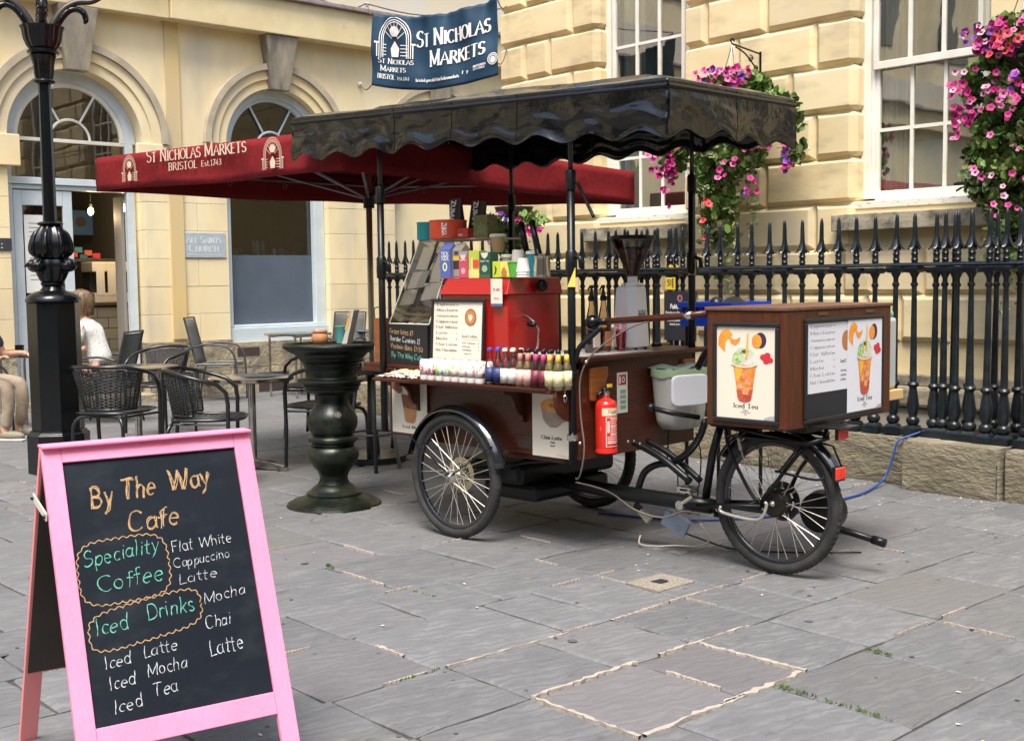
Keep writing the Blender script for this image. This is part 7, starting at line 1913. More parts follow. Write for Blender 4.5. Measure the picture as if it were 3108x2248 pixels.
for i in range(48):
    a = 2*math.pi*i/48; c_, s_ = math.cos(a), math.sin(a); pts.append((math.copysign(abs(c_)**.35,c_)*.128, math.copysign(abs(s_)**.35,s_)*.085))
mb.prism(pts, .022, plane_M((0,0,0),(.25,1,0),(0,0,1))); mb.build('lid', mat('white_lid',(.66,.68,.72),.3), lid, bevel=.008)
mb = MB(); mb.tube([(.02,-.08,.175),(-.01,-.08,.15),(-.03,-.085,-.20)],.005,5); mb.build('cord', blk, bnk)
# coffee grinder
gd = gthing('coffee_grinder', 'tall silver coffee grinder with a glass hopper full of dark beans', 'coffee grinder', -1.05, .255, 1.052); gd.scale = (.70,.70,.93)
silv = mat('silver_grinder',(.84,.83,.80),.30,metal=.12)
mb = MB(); w0, w1, d0 = .135, .105, .10
lo = [(-d0,-w0),(-d0+.04,-w0),(d0,-w0*.55),(d0,w0*.55),(-d0+.04,w0),(-d0,w0)]
hi = [(-d0,-w1),(-d0+.04,-w1),(d0*.85,-w1*.5),(d0*.85,w1*.5),(-d0+.04,w1),(-d0,w1)]
lo = [(-.10,-.135),(.05,-.135),(.11,-.075),(.11,.075),(.05,.135),(-.10,.135)]; hi = [(-.085,-.105),(.035,-.105),(.085,-.06),(.085,.06),(.035,.105),(-.085,.105)]
mb.add([(p[0],p[1],.012) for p in lo]+[(p[0],p[1],.365) for p in hi]+[(p[0]*.8,p[1]*.8,.378) for p in hi], [tuple(range(6))[::-1]]+[(i,(i+1)%6,6+(i+1)%6,6+i) for i in range(6)]+[(6+i,6+(i+1)%6,12+(i+1)%6,12+i) for i in range(6)]+[tuple(range(12,18))])
mb.build('grinder_body', silv, gd, bevel=.006)
MB().lathe([(.09,.378),(.092,.392),(.045,.395),(.040,.40),(.040,.432),(.05,.434)], 28).build('collar', silv, gd, smooth=True)
mb = MB(); mb.tube([(0,-.10,.386),(0,.11,.386)],.006,6); mb.sphere((0,.115,.386),.010,8,6); mb.build('adjuster_bar', chrome, gd)
MB().lathe([(.045,.434),(.058,.47),(.168,.648),(.175,.655)], 40).build('hopper', glass('hopper_plastic',(.96,.95,.93),.0,.02), gd, smooth=True)
MB().lathe([(.178,.652),(.182,.656),(.182,.672),(.176,.676),(0,.678)], 40).build('hopper_lid', blk, gd, smooth=True)
beans = mat('coffee_beans',(.07,.028,.014),.45,c2=(.17,.075,.042),scale=85,ramp=(.45,.58),bump=.9,bscale=85,bdist=.01)
MB().lathe([(.0,.437),(.043,.437),(.0555,.472),(.133,.594),(.10,.604),(.05,.610),(0,.612)], 40).build('beans', beans, gd, smooth=True)
mb = MB(); Mx = plane_M((.1005,-.045,.19),(0,1,0),(-.07,0,1)); 
for k in (0,.045): text(mb,'M',Mx,.004+k,.004,.030,'sans',wt=.14)
for (a,b_) in (((0,-.003),(.088,-.003)),((0,.040),(.088,.040)),((0,-.003),(0,.040)),((.088,-.003),(.088,.040)),((.044,-.003),(.044,.04))): ribbon(mb,[a,b_],lambda t,u:.0035,Mx,.0002)
mb.build('maker_mark', blk, gd)
for (x, y) in ((-.08,-.11),(-.08,.11),(.08,-.06),(.08,.06)): MB().lathe([(.012,-.002),(.012,.012)],8,(x,y,0)).build('foot', blk, gd)
for i, (y_, lab, c_) in enumerate(((-.135,'syrup bottle with pump, left one beside the grinder',(.10,.03,.015)),(.0,'syrup bottle with pump standing against the silver grinder',(.26,.08,.02)))):
    o = gthing('syrup_bottle', 'tall amber '+lab, 'bottle', -1.02-.03*i, y_, 1.051)
    MB().lathe([(.0,.0),(.036,.0),(.038,.006),(.038,.14),(.034,.165),(.024,.21),(.016,.25),(.014,.285),(.0,.286)],20).build('glass_bottle', glass('amber_glass_%s' % 'ab'[i],(.75,.62,.45),.10,.03), o, smooth=True)
    MB().lathe([(.0,.004),(.034,.004),(.034,.125),(.0,.126)],16).build('syrup', mat('syrup_%s' % 'ab'[i],c_,.2), o, smooth=True)
    MB().box(-.02,.039,-.024,.024,.03,.11).build('label', mat('syrup_label_%s' % 'ab'[i],[(.62,.50,.42),(.60,.22,.10)][i],.5), o)
    MB().lathe([(.017,.275),(.019,.28),(.019,.30),(.012,.305),(.006,.34),(.010,.345),(.010,.36)],14).build('pump', blk, o, smooth=True)
    MB().tube([(0,0,.355),(.015,-.03,.355),(.018,-.05,.335)],.005,6).build('spout', blk, o)
o = gthing('straw_cup', 'pink plastic cup crammed with red and white striped straws in front of grinder', 'straws', -.99, .075, 1.051)
MB().lathe([(.022,0),(.030,.105),(.031,.11),(.029,.11)],16).build('cup', glass('pink_cup',(.95,.30,.40),.08,.1), o, smooth=True)
rr = random.Random(6)
for i in range(12):
    a = rr.uniform(0,6.28); MB().tube([(.012*math.cos(a),.012*math.sin(a),.005),(.030*math.cos(a),.030*math.sin(a),.155+rr.uniform(-.01,.02))],.0045,5).build('straw', mat('candy_straw',(.80,.10,.16),.5,c2=(.85,.80,.78),scale=55,ramp=(.48,.52)) if i == 0 else bpy.data.materials['candy_straw'], o)
o = gthing('tamper', 'small wooden handled tamper lying behind the grinder', 'tamper', -1.05, .49, 1.05)
MB().tube([(-.0,-.05,.014),(0,.02,.014)],.012,10).build('base', blk, o); MB().tube([(0,.02,.014),(0,.055,.016),(0,.10,.016)],[.007,.011,.009],10).build('wooden_handle', mat('pale_wood',(.42,.27,.10),.5), o, smooth=2)
# red espresso machine
rm = gthing('coffee_machine', 'big bright red espresso machine on the cart worktop', 'espresso machine', -1.68, -.16, .951)
redm2 = mat('machine_red',(.40,.012,.010),.28,coat=.5,spec=.6)
MB().box(-.26,.262,-.205,.21,.02,.415).build('body', redm2, rm, bevel=.006)
mb = MB(); hh_ = .105
mb.add([(-.275,-.225,.413),(.275,-.225,.413),(.275,.23,.413),(-.275,.23,.413),(-.235,-.185,.505),(.262,-.185,.505),(.262,.22,.505),(-.235,.22,.505)],[(3,2,1,0),(4,5,6,7),(0,1,5,4),(1,2,6,5),(2,3,7,6),(3,0,4,7)])
mb.build('hood', redm2, rm, bevel=.005)
for i in range(16): MB().box(-.20+.022*i,-.188+.022*i,-.2065,-.2055,.375,.379).build('vent_slot', MT['dark'], rm)
mb = MB(); mb.tube([(.262,-.07,.30),(.33,-.08,.27),(.37,-.08,.21),(.34,-.08,.04)],.006,6); mb.build('steam_wand', chrome, rm)
mb = MB(); mb.sphere((.33,-.09,.25),(.035,.02,.016),10,6); mb.build('wand_knob', blk, rm, smooth=2)
MB().sphere((.31,.02,.46),.035,12,8).build('side_knob', blk, rm, smooth=2)
cdp = MB().box(.118,.205,-.2305,-.229,.365,.4995).build('hanging_card', paper, rm); 
cdp.data.transform(Matrix.Translation((.04,0,0)))
MB().box(.158,.245,-.231,-.2295,.350,.364).build('blue_strip', im('blue_strip',(.05,.13,.30)), rm)
mb = MB(); Mx = plane_M((.158,-.2315,.365),(1,0,0),(0,0,1)); text(mb,'01 400',Mx,.044,.07,.014,'serif',wt=.2,align='c'); text(mb,'Service',Mx,.044,.025,.010,'sans',wt=.2,align='c'); mb.build('lettering', im('red_ink',(.6,.2,.18)), rm)
# menu frame
mf = gthing('drinks_menu', 'black framed drinks menu with a latte picture leaning on the red machine', 'menu', -2.0, -.405, .985)
lean_ = Matrix.Rotation(R(-3),4,'X')
Mf = plane_M((0,0,0),(1,0,0),(0,.06,1))
frame_of(mf, Mf, 0,.435,0,.355,.017,.014,bf)
mb = MB(); mb.box(.015,.42,.015,.34,.0,.003,Mf); mb.build('menu_sheet', paper, mf)
p = mf
menu_sheet(p, plane_M((.017,-.004,.017),(1,0,0),(0,.06,1)), .40, .322, inkb)
# goods on top of machine
MZ = 1.457
def carton(label, x, y, w, d, h, c, top=None, accents=(), writing=(), cat='tea carton', gable=False, name='tea_carton', rz=0):
    o = gthing(name, label, cat, x, y, MZ, rz)
    mn = label.replace(' ','_')[:24]
    if gable:
        mb = MB(); hb = h*.80
        mb.add([(-w/2,-d/2,0),(w/2,-d/2,0),(w/2,d/2,0),(-w/2,d/2,0),(-w/2,-d/2,hb),(w/2,-d/2,hb),(w/2,d/2,hb),(-w/2,d/2,hb),(-w/2,-.003,h*.95),(w/2,-.003,h*.95),(w/2,.003,h*.95),(-w/2,.003,h*.95),(-w/2,-.003,h),(w/2,-.003,h),(w/2,.003,h),(-w/2,.003,h)],
               [(0,1,5,4),(1,2,6,5),(2,3,7,6),(3,0,4,7),(4,5,9,8),(6,7,11,10),(5,6,10,9),(7,4,8,11),(8,9,13,12),(9,10,14,13),(10,11,15,14),(11,8,12,15),(12,13,14,15),(3,2,1,0)])
        mb.build('carton', mat(mn, c, .45), o)
    else: MB().box(-w/2,w/2,-d/2,d/2,0,h).build('carton', mat(mn, c, .45), o, bevel=.002)
    Mx = plane_M((-w/2,-d/2-.0006,0),(1,0,0),(0,0,1))
    for i, (x0,x1,y0,y1,cc) in enumerate(accents):
        flat_part(o,'print_panel',im('print_%d_%d_%d' % tuple(int(q*99) for q in cc), cc),[(x0*w,y0*h),(x1*w,y0*h),(x1*w,y1*h),(x0*w,y1*h)],Mx,.0003*i)
    for (s_, cx, y_, hh2, wd, cc) in writing:
        mb = MB(); text(mb, s_, Mx, cx*w, y_*h, hh2, 'sans', wt=.22, align='c', width=wd*w); 
        mb.v = [tuple(v) for v in mb.v]
        mb.build('lettering', im('ink_%d_%d_%d' % tuple(int(q*99) for q in cc), cc), o).location = (0,-.0015,0)
    return o, Mx
W9 = (.80,.80,.78)
o, Mx = carton('tall blue and white tea carton marked Tick Tock, leftmost on the red machine', -1.945,-.30,.085,.07,.205,(.13,.17,.42), gable=True, accents=((.06,.94,.02,.76,(.10,.14,.40)),), writing=(('TICK',.5,.62,.022,.72,W9),('TOCK',.5,.50,.022,.72,W9)))
flat_part(o,'white_oval',im('oval_white',(.75,.78,.72)),disc_pts(.0425,.065,.020,.026,16),Mx,.0012); flat_part(o,'green_leaf',im('leaf_print',(.06,.22,.05)),disc_pts(.0425,.065,.009,.017,12),Mx,.0016)
carton('grey carton with a yellow band beside the Tick Tock carton', -1.865,-.28,.075,.07,.20,(.36,.34,.28), gable=True, accents=((.05,.95,.03,.58,(.05,.035,.03)),(.05,.95,.50,.62,(.85,.58,.03)),(.1,.9,.05,.25,(.35,.32,.30)),(.2,.8,.66,.76,(.12,.05,.04))), cat='carton', name='milk_carton')
o, Mx = carton('pink tea packet with a pale heart between grey and lime packets', -1.79,-.31,.072,.06,.150,(.62,.08,.14), accents=((.0,1,.86,1,(.35,.36,.38)),), writing=(('Rose Tea',.5,.64,.008,.7,W9),))
flat_part(o,'heart_label',im('heart_label',(.75,.68,.55)),[(.012,.130),(.060,.130),(.052,.110),(.036,.098),(.020,.110)],Mx,.0008); flat_part(o,'cup_print',im('cup_pink',(.72,.42,.42)),disc_pts(.036,.04,.018,.018,12),Mx,.0008)
carton('lime and yellow packet with a red band, tallest of the packets', -1.705,-.31,.082,.06,.152,(.52,.60,.08), accents=((.0,1,.0,.30,(.80,.74,.25)),(.3,1,.36,.66,(.80,.08,.04)),(.28,.42,.2,.75,(.78,.78,.30))), cat='packet', name='tea_packet')
o, Mx = carton('dark green tea packet with a white heart right of the lime packet', -1.615,-.31,.085,.065,.142,(.02,.09,.05), accents=((.05,.95,.0,.12,(.03,.16,.08)),), writing=(('Green Tea',.5,.62,.008,.8,W9),))
flat_part(o,'heart_label',im('heart_label2',(.78,.74,.62)),[(.012,.138),(.073,.138),(.062,.116),(.042,.104),(.023,.116)],Mx,.0008); flat_part(o,'leaf_print',im('leaf_pale',(.38,.48,.36)),disc_pts(.042,.05,.022,.02,10),Mx,.0008)
o, Mx = carton('squat lime packet with an almond picture on the red machine', -1.475,-.33,.135,.05,.088,(.55,.66,.05), accents=((.45,1,.1,.98,(.80,.72,.15)),), cat='packet', name='snack_packet')
flat_part(o,'almond',im('almond',(.55,.24,.08),c2=(.42,.16,.05),scale=60),[(.072,.005),(.108,.005),(.112,.03),(.098,.05),(.09,.058),(.078,.048),(.068,.03)],Mx,.0012); flat_part(o,'dark_leaf',im('dark_leaf',(.03,.05,.02)),[(.012,.01),(.03,.03),(.034,.05),(.018,.07),(.022,.04)],Mx,.0012)
def cup(label, x, y, z, r_, h_, c, n=1, name='paper_cup', cat='paper cup', inv=False, lidc=None):
    o = gthing(name, label, cat, x, y, z)
    m_ = mat(label.replace(' ','_')[:26], c, .55)
    for i in range(n):
        p_ = [(r_*.72,0),(r_*.98,h_),(r_*1.06,h_+.002),(r_*1.06,h_+.006),(r_*.95,h_+.006)]
        if inv: p_ = [(r_*1.06,0),(r_*1.06,.006),(r_,.008),(r_*.76,h_),(0,h_)]
        c_ = MB().lathe(p_,20,(0,0,i*.014)); c_.build('cup', m_, o, smooth=True)
    if lidc: MB().lathe([(r_*1.08,h_),(r_*1.08,h_+.012),(r_*.9,h_+.018),(0,h_+.018)],20).build('lid', mat(label.replace(' ','_')[:20]+'_lid', lidc, .4), o, smooth=True)
    return o
cup('kraft paper cup with white lid on the small shelf behind the tea packets', -1.65,-.20,1.60,.045,.085,(.42,.28,.13), lidc=(.72,.68,.58))
cup('stack of white paper cups turned upside down behind the almond packet', -1.475,-.22,MZ,.042,.095,(.72,.68,.60), n=5, inv=True)
cup('turquoise tub with white lid between the cup stacks', -1.375,-.20,MZ,.043,.125,(.03,.30,.40), lidc=(.72,.70,.62), name='tub', cat='tub')
cup('short stack of white cups at the right beside the steel jug', -1.335,-.33,MZ,.036,.075,(.74,.72,.66), n=3, inv=True)
cup('clear deli tub with a white lid behind the dark green packet', -1.56,-.22,MZ,.034,.11,(.40,.40,.34), lidc=(.72,.70,.62), name='tub', cat='tub')
gm = cup('bright green glass mug on the red machine left of white cups', -1.395,-.335,MZ,.036,.078,(.10,.42,.05), name='glass_mug', cat='mug')
MB().tube([(-.034,0,.07),(-.055,0,.06),(-.055,0,.025),(-.03,0,.012)],.006,6).build('handle', bpy.data.materials['bright_green_glass_mug_on'] if 'bright_green_glass_mug_on' in bpy.data.materials else mat('green_handle',(.10,.42,.05),.3), gm)
jg = gthing('steel_jug', 'polished steel milk jug holding two black handled spoons', 'jug', -1.245,-.28,MZ)
MB().lathe([(.0,.0),(.045,.0),(.047,.02),(.040,.09),(.043,.112),(.040,.112)],24).build('jug', chrome, jg, smooth=True)
for (dx, dz, tx) in ((-.10,.30,-.15),(-.02,.27,-.09)):
    pass
mb = gthing('umbrella_handle', 'black ridged tool handle hooked by the left pole behind the cups', 'handle', -1.47,-.15,1.60)
MB().tube([(0,0,-.14),(-.01,0,.02)],.006,6).build('steel_shaft', chrome, mb); MB().tube([(-.01,0,.0),(-.045,0,.16)],[.019,.017],10).build('grip', blk, mb, smooth=2)
mb = gthing('umbrella_handle', 'black ridged tool handle leaning above the steel jug', 'handle', -1.25,-.28,1.48)
MB().tube([(0,0,0),(-.015,0,.12)],.006,6).build('steel_shaft', chrome, mb); MB().tube([(-.015,0,.10),(-.065,0,.28)],[.019,.016],10).build('grip', blk, mb, smooth=2)
# bread case: black stand, clear slanted cover, shelves, snacks
bs = gthing('price_board', 'small chalk price board under the clear snack case', 'chalkboard', -2.42,-.375,.951)
MB().box(0,.355,0,.012,0,.235).build('board', mat('price_slate',(.012,.012,.013),.6), bs, bevel=.002)
Mx = plane_M((0,-.001,0),(1,0,0),(0,0,1))
for (s_, y_, m_, x_, wd) in (('Graze bites £1',.185,tan,.02,.215),('Border Cookies £1',.140,whc,.025,.27),('Protein Bars £1.50',.095,tan,.03,.285),('By The Way Cafe',.045,teal,.035,.28)):
    mb = MB(); text(mb, s_, Mx, x_, y_, .028, 'chalk', wt=.17, width=wd, slope=-.06); mb.build('chalk_line', m_, bs)
cs = gthing('snack_case', 'clear acrylic snack case with slanted front full of wrapped bars', 'display case', -2.42,-.36,1.19)
MB().box(.0,.36,0,.36,-.22,-.005).build('case_stand', blk, cs, bevel=.004)
acr = glass('acrylic',(.95,.93,.88),.10,.03,bump=.04,bscale=3)
mb = MB(); mb.add([(.0,.0,.0),(.355,.0,.0),(.44,.14,.49),(.13,.14,.49)],[(0,1,2,3)]); mb.add([(.0,.0,.0),(.13,.14,.49),(.13,.40,.49),(.0,.40,0)],[(0,1,2,3)]); mb.add([(.355,.0,.0),(.44,.14,.49),(.50,.40,.49),(.355,.40,0)],[(3,2,1,0)])
mb.build('acrylic_cover', acr, cs)
mb = MB()
for (a,b_) in (((.0,.0,.0),(.13,.14,.49)),((.355,0,0),(.44,.14,.49)),((.13,.14,.49),(.44,.14,.49)),((0,0,0),(.355,0,0))): mb.tube([a,b_],.004,4)
mb.build('acrylic_edge', mat('edge_glow',(.62,.60,.52),.3), cs)
MB().box(.12,.72,.14,.42,.488,.496).build('top_shelf', mat('acrylic_shelf',(.62,.60,.54),.3), cs)
MB().box(.08,.42,.12,.40,.24,.248).build('shelf', blk, cs); MB().box(.10,.45,.12,.40,.36,.366).build('shelf', blk, cs)
def slant(u, v, d=.012):
    a = Vector((.355*u, d, .0)).lerp(Vector((.13+.31*u, .14+d, .49)), v); return tuple(a)
for (u0,u1,v0,v1,k) in ((.10,.52,.42,.62,.02),(.62,.95,.50,.92,.0),(.14,.46,.66,.93,-.02),(.56,.93,.28,.47,.03),(.05,.40,.22,.40,.02)):
    MB().add([slant(u0,v0),slant(u1,v0+k),slant(u1,v1+k),slant(u0,v1)],[(0,1,2,3)]).build('cream_sheet', paper, cs)  # cream sheets set just behind the slanted cover
rr = random.Random(12)
for i in range(13):
    c_ = [(.55,.50,.34),(.42,.45,.30),(.58,.36,.22),(.30,.20,.08),(.50,.50,.42),(.62,.56,.40)][i % 6]
    o = gthing('wrapped_bar', '%s snack bar, %s one of the heap in the clear case' % (['cream','yellow','peach','brown','grey','ivory'][i % 6], ['1st','2nd','3rd','4th','5th','6th','7th','8th','9th','10th','11th','12th','13th'][i]), 'snack bar', -2.36+.055*(i%5)+.01*rr.random(), -.30+.05*(i//5)+.02*rr.random(), 1.20+.028*(i//5)+.015*rr.random(), rr.uniform(-.6,.6), 'wrapped bars heaped in the case')
    MB().grid(lambda u, v: Vector((.13*(u-.5), .05*(v-.5), .018*math.sin(math.pi*u)*math.sin(math.pi*v)+.004*math.sin(u*30))), 10, 4).build('wrapper', mat('wrapper_%s' % 'abcdefghijklm'[i], c_, .3), o, smooth=2, solid=.008)
for i in range(8):
    c_ = [(.05,.10,.22),(.22,.08,.30),(.02,.02,.03),(.40,.30,.24),(.45,.06,.04),(.10,.05,.14),(.3,.22,.4),(.02,.03,.05)][i]
    o = gthing('snack_packet', '%s snack packet in the stack beside the clear case, %s from the bottom' % (['navy','purple','black','tan','red','dark violet','lilac','midnight blue'][i], ['first','second','third','fourth','fifth','sixth','seventh','eighth'][i]), 'snack packet', -2.02+.006*(i%3), -.22+.01*(i%2), 1.24+.045*i, .2, 'packets stacked at the side of the case')
    MB().box(-.05,.05,-.05,.05,0,.036).build('packet', mat('packet_dark_%s' % 'abcdefgh'[i], c_, .2), o, bevel=.006)
# tins and bags on the top shelf
TZ = 1.687
o = gthing('teal_tin', 'teal round tin at the left end of the top shelf', 'tin', -2.245,-.20,TZ)
MB().lathe([(.058,0),(.06,.004),(.06,.095),(.062,.098),(.062,.104),(0,.104)],28).build('tin', mat('teal_tin',(.02,.33,.34),.35), o, smooth=True)
o = gthing('orange_tin', 'large orange red round tin lettered Zuma on the top shelf', 'tin', -2.06,-.20,TZ)
MB().lathe([(.108,0),(.11,.004),(.11,.098),(.112,.10),(.112,.108),(0,.108)],40).build('tin', mat('orange_tin',(.70,.085,.03),.35), o, smooth=True)
t_ = MB(); text(t_,'ZUMA',Matrix.Identity(4),0,0,.026,'sans',wt=.24,width=.068)
mb = MB(); a0 = R(-62); mb.v = [((.1105+p[2])*math.cos(a0+p[1]/.11), (.1105+p[2])*math.sin(a0+p[1]/.11), .088-p[0]) for p in t_.v]; mb.f = t_.f; mb.build('lettering', MT['white'], o)
o = gthing('red_box', 'small red box tucked right of the orange tin', 'box', -1.90,-.21,TZ)
MB().box(-.045,.045,-.03,.03,0,.055).build('box', mat('red_card',(.45,.03,.02),.5), o, bevel=.002)
mb = MB(); text(mb,'Chilli',plane_M((-.03,-.0306,.012),(1,0,0),(0,0,1)),0,0,.012,'sans',wt=.2); mb.build('lettering', MT['white'], o)
for i, (x, lab, t) in enumerate(((-2.035,'dark brown paper pouch lettered Zuma, left one of the pair',-.10),(-1.955,'dark brown paper pouch lettered Zuma, right one leaning outward',.10))):
    o = gthing('coffee_pouch', lab, 'pouch', x,-.14+.06*i,TZ+(.0))
    mb = MB(); hgt = .235-.01*i; w_ = .085
    mb.add([(-w_/2,-.03,0),(w_/2,-.03,0),(w_/2,.03,0),(-w_/2,.03,0),(-w_/2-.004+t*.25,-.004,hgt),(w_/2+.02+t*.35,-.004,hgt-.012*i),(w_/2+.02+t*.35,.004,hgt-.012*i),(-w_/2-.004+t*.25,.004,hgt)],[(3,2,1,0),(4,5,6,7),(0,1,5,4),(1,2,6,5),(2,3,7,6),(3,0,4,7)])
    mb.build('pouch', mat('brown_pouch_%s' % 'ab'[i],(.030,.020,.016),.6,bump=.3,bscale=25,c2=(.045,.03,.024),scale=12), o)
    ex = (-t*.28+.0, 0, 1); Mx = plane_M((-.018+t*.23,-.012,hgt-.012),(.25*t-.05,-.10,-1),(1,-.0,.1)); mb = MB(); text(mb,'ZUMA',Mx,0,0,.036,'sans',wt=.24,width=.13); mb.build('lettering', MT['white'], o)
o = gthing('green_tin_box', 'dark olive decorated square tin at the right end of the top shelf', 'tin', -1.75,-.20,TZ-.003)
MB().box(-.058,.058,-.04,.04,0,.128).build('tin', mat('olive_tin',(.07,.075,.018),.4,c2=(.14,.13,.03),scale=60,ramp=(.45,.55)), o, bevel=.003)
flat_part(o,'oval_print',im('olive_print',(.10,.14,.05)),[(-.02,.02),(.045,.02),(.045,.07),(-.02,.07)],plane_M((0,-.041,0),(1,0,0),(0,0,1)),0)
# red sauce bottle caddy at left end
o = gthing('wooden_caddy', 'tall red brown wooden caddy at the left end of the worktop', 'caddy', -2.51,-.33,.951)
MB().box(-.055,.03,-.03,.05,0,.27).build('caddy_box', woodl, o, bevel=.003)
mb = MB(); mb.tube([(-.055,-.02,.27),(-.055,-.02,.33),(.03,-.02,.33),(.03,-.02,.27)],.003,5); mb.build('wire_handle', blk, o)
o = gthing('white_squeeze_bottle', 'white squeeze bottle beside the wooden caddy at the far left of the cart', 'bottle', -2.60,-.30,.951)
MB().lathe([(.0,0),(.024,0),(.025,.09),(.014,.12),(.008,.15),(.004,.165)],14).build('bottle', MT['white'], o, smooth=True); MB().lathe([(.0251,.03),(.0254,.08)],14).build('label', mat('amber_label',(.55,.35,.2),.5), o)
# cans
canm = {k: mat('can_'+k, (.74,.73,.70), .35, c2=c, scale=55, ramp=(.52,.56), stretch=(1,1,.5)) for k, c in (('red',(.60,.10,.12)),('green',(.30,.55,.12)),('orange',(.85,.40,.06)),('coral',(.75,.16,.10)))}
canw = mat('can_white',(.75,.74,.71),.3)
kinds = ['red','red','green','green','orange','orange','coral','coral']
ords = ['first','second','third','fourth','fifth','sixth','seventh','eighth']
cx = [-1.912,-1.853,-1.785,-1.722,-1.660,-1.597,-1.534,-1.470]
for row in (0,1):
    for i in range(8):
        kd = kinds[i]
        o = gthing('drink_can', 'white can with %s dots, %s from left in the %s row' % (kd, ords[i], ['front','back'][row]), 'can', cx[i]+.004*row, -.535+.062*row, .884, rnd.uniform(0,6), 'slim cans on the cart shelf')
        MB().lathe([(.0,0),(.020,0),(.026,.006),(.0275,.012),(.0275,.108),(.0245,.118),(.0225,.121),(.0,.119)],18).build('can_body', canw, o, smooth=True)
        MB().lathe([(.0277,.035),(.0277,.100)],18).build('printed_band', canm[kd], o, smooth=2)
# bottles
cols = [('blue','clear glass lemonade bottle with navy label and blue cap',(.02,.06,.40),(.015,.03,.13),(.03,.035,.05)),
        ('cream','clear tonic bottle with white oval label and cream cap',(.62,.58,.42),(.62,.62,.58),(.26,.24,.20)),
        ('coral','peach drink bottle with pink label and coral neck',(.70,.27,.22),(.70,.42,.36),(.80,.55,.26)),
        ('pink','dark cola bottle with maroon label and hot pink neck',(.70,.08,.25),(.15,.02,.04),(.03,.012,.01)),
        ('yellow','ginger beer bottle with cream label and yellow neck',(.85,.66,.10),(.70,.64,.36),(.72,.58,.25))]
bx = [-1.391,-1.333,-1.279,-1.223,-1.168,-1.114,-1.058,-1.006,-.962,-.905]
for i in range(10):
    k = i//2; nm, lab, cap, labc, liq = cols[k]
    for row in ((0,1) if i not in (8,9) else (0,1)):
        o = gthing('drink_bottle', lab+', %s of its pair, %s row' % (['left','right'][i%2], ['front','back'][row]), 'bottle', bx[i]+.006*row, -.535+.058*row, .884, rnd.uniform(-.2,.2), 'small bottles on the cart shelf')
        key = 'bl_'+nm
        if key not in MT:
            MT[key] = glass('glass_'+nm, (.97,.98,.98), .05, .02); MT[key+'l'] = mat('liquid_'+nm, liq, .15, spec=.6, coat=.5); MT[key+'b'] = mat('label_'+nm, labc, .5, c2=tuple(min(1,q*1.35+.02) for q in labc), scale=90, ramp=(.52,.6)); MT[key+'c'] = mat('cap_'+nm, cap, .4)
        MB().lathe([(.0,0),(.025,0),(.027,.004),(.027,.105),(.0255,.118),(.016,.142),(.0115,.165),(.011,.19),(.0,.19)],18).build('glass_bottle', MT[key+'l'] if k in (3,) else MT[key], o, smooth=True)
        if k not in (0,1,3): MB().lathe([(.0,.003),(.0245,.003),(.0245,.104),(.0235,.116),(.0145,.140),(.010,.160),(.0,.16)],16).build('drink', MT[key+'l'], o, smooth=True)
        MB().lathe([(.0274,.022),(.0274,.098)],18).build('label', MT[key+'b'], o, smooth=2)
        if k >= 2: MB().lathe([(.0165,.142),(.0125,.168),(.0122,.18)],14).build('neck_foil', MT[key+'c'], o, smooth=2)
        MB().lathe([(.0125,.186),(.0145,.188),(.0135,.200),(.011,.203),(.0,.203)],14).build('cap', MT[key+'c'] if k < 2 else blk, o, smooth=True)
# flat snack packets on the shelf at left
for i in range(9):
    c_ = [(.62,.58,.50),(.60,.38,.34),(.50,.52,.30),(.66,.62,.52),(.45,.38,.45),(.60,.55,.28),(.64,.48,.40),(.38,.42,.36),(.66,.60,.56)][i]
    o = gthing('snack_bag', '%s snack bag in the pile on the shelf, %s from its left end' % (['cream','salmon','olive','ivory','mauve','mustard','peach','sage','beige'][i], ['first','second','third','fourth','fifth','sixth','seventh','eighth','ninth'][i]), 'snack bag', -2.25+.033*i, -.49+.02*(i%3), .886+.011*(i%3), rnd.uniform(-.5,.5), 'pastel snack bags on the shelf')
    MB().grid(lambda u, v: Vector((.15*(u-.5), .085*(v-.5), .006+.016*math.sin(math.pi*u)*math.sin(math.pi*v)+.004*math.sin(u*21+v*5))), 12, 6).build('bag', mat('pastel_%s' % 'abcdefghi'[i], c_, .3), o, smooth=2, solid=.004)
# blue crate behind the rear box
cr = thing('blue_crate', 'bright blue plastic crate behind the rear box of the cart', 'crate', (-4.56,6.05,.04), R(2))
bl = mat('blue_plastic',(.010,.060,.50),.35)
mb = MB(); x0,x1,y0,y1,z0,z1 = -.33,.06,-.2,.2,1.10,1.245
for (a,b_,c_,d_) in ((x0,x1,y0,y0+.01),(x0,x1,y1-.01,y1),(x0,x0+.01,y0+.0105,y1-.0105),(x1-.01,x1,y0+.0105,y1-.0105)): mb.box(a,b_,c_,d_,z0,z1)
mb.box(x0+.011,x1-.011,y0+.011,y1-.011,z0,z0+.01); mb.build('crate_wall', bl, cr)
mb = MB(); mb.box(x0-.012,x1+.012,y0-.014,y0-.0005,z1-.03,z1+.004); mb.box(x0-.012,x0-.0005,y0-.0005,y1+.012,z1-.03,z1+.004); mb.box(x0-.012,x1+.012,y1+.0005,y1+.012,z1-.03,z1+.004); mb.build('rim', bl, cr, bevel=.002)
for i in range(7): MB().box(x0+.02+i*.052,x0+.026+i*.052,y0-.012,y0-.001,z0,z1-.031).build('rib', bl, cr)
mb = thing('crate_stand', 'dark folding stand holding the blue crate behind the rear box', 'stand', (-4.56,6.05,0), R(2))
for (x, y) in ((-.3,-.17),(.03,-.17),(-.3,.17),(.03,.17)): MB().tube([(x,y,0),(x,y,1.136)],.012,6).build('leg', blk, mb)
bg_ = thing('crate_contents', 'black round lids poking out of the blue crate', 'lids', (-4.56,6.05,1.26), 0)
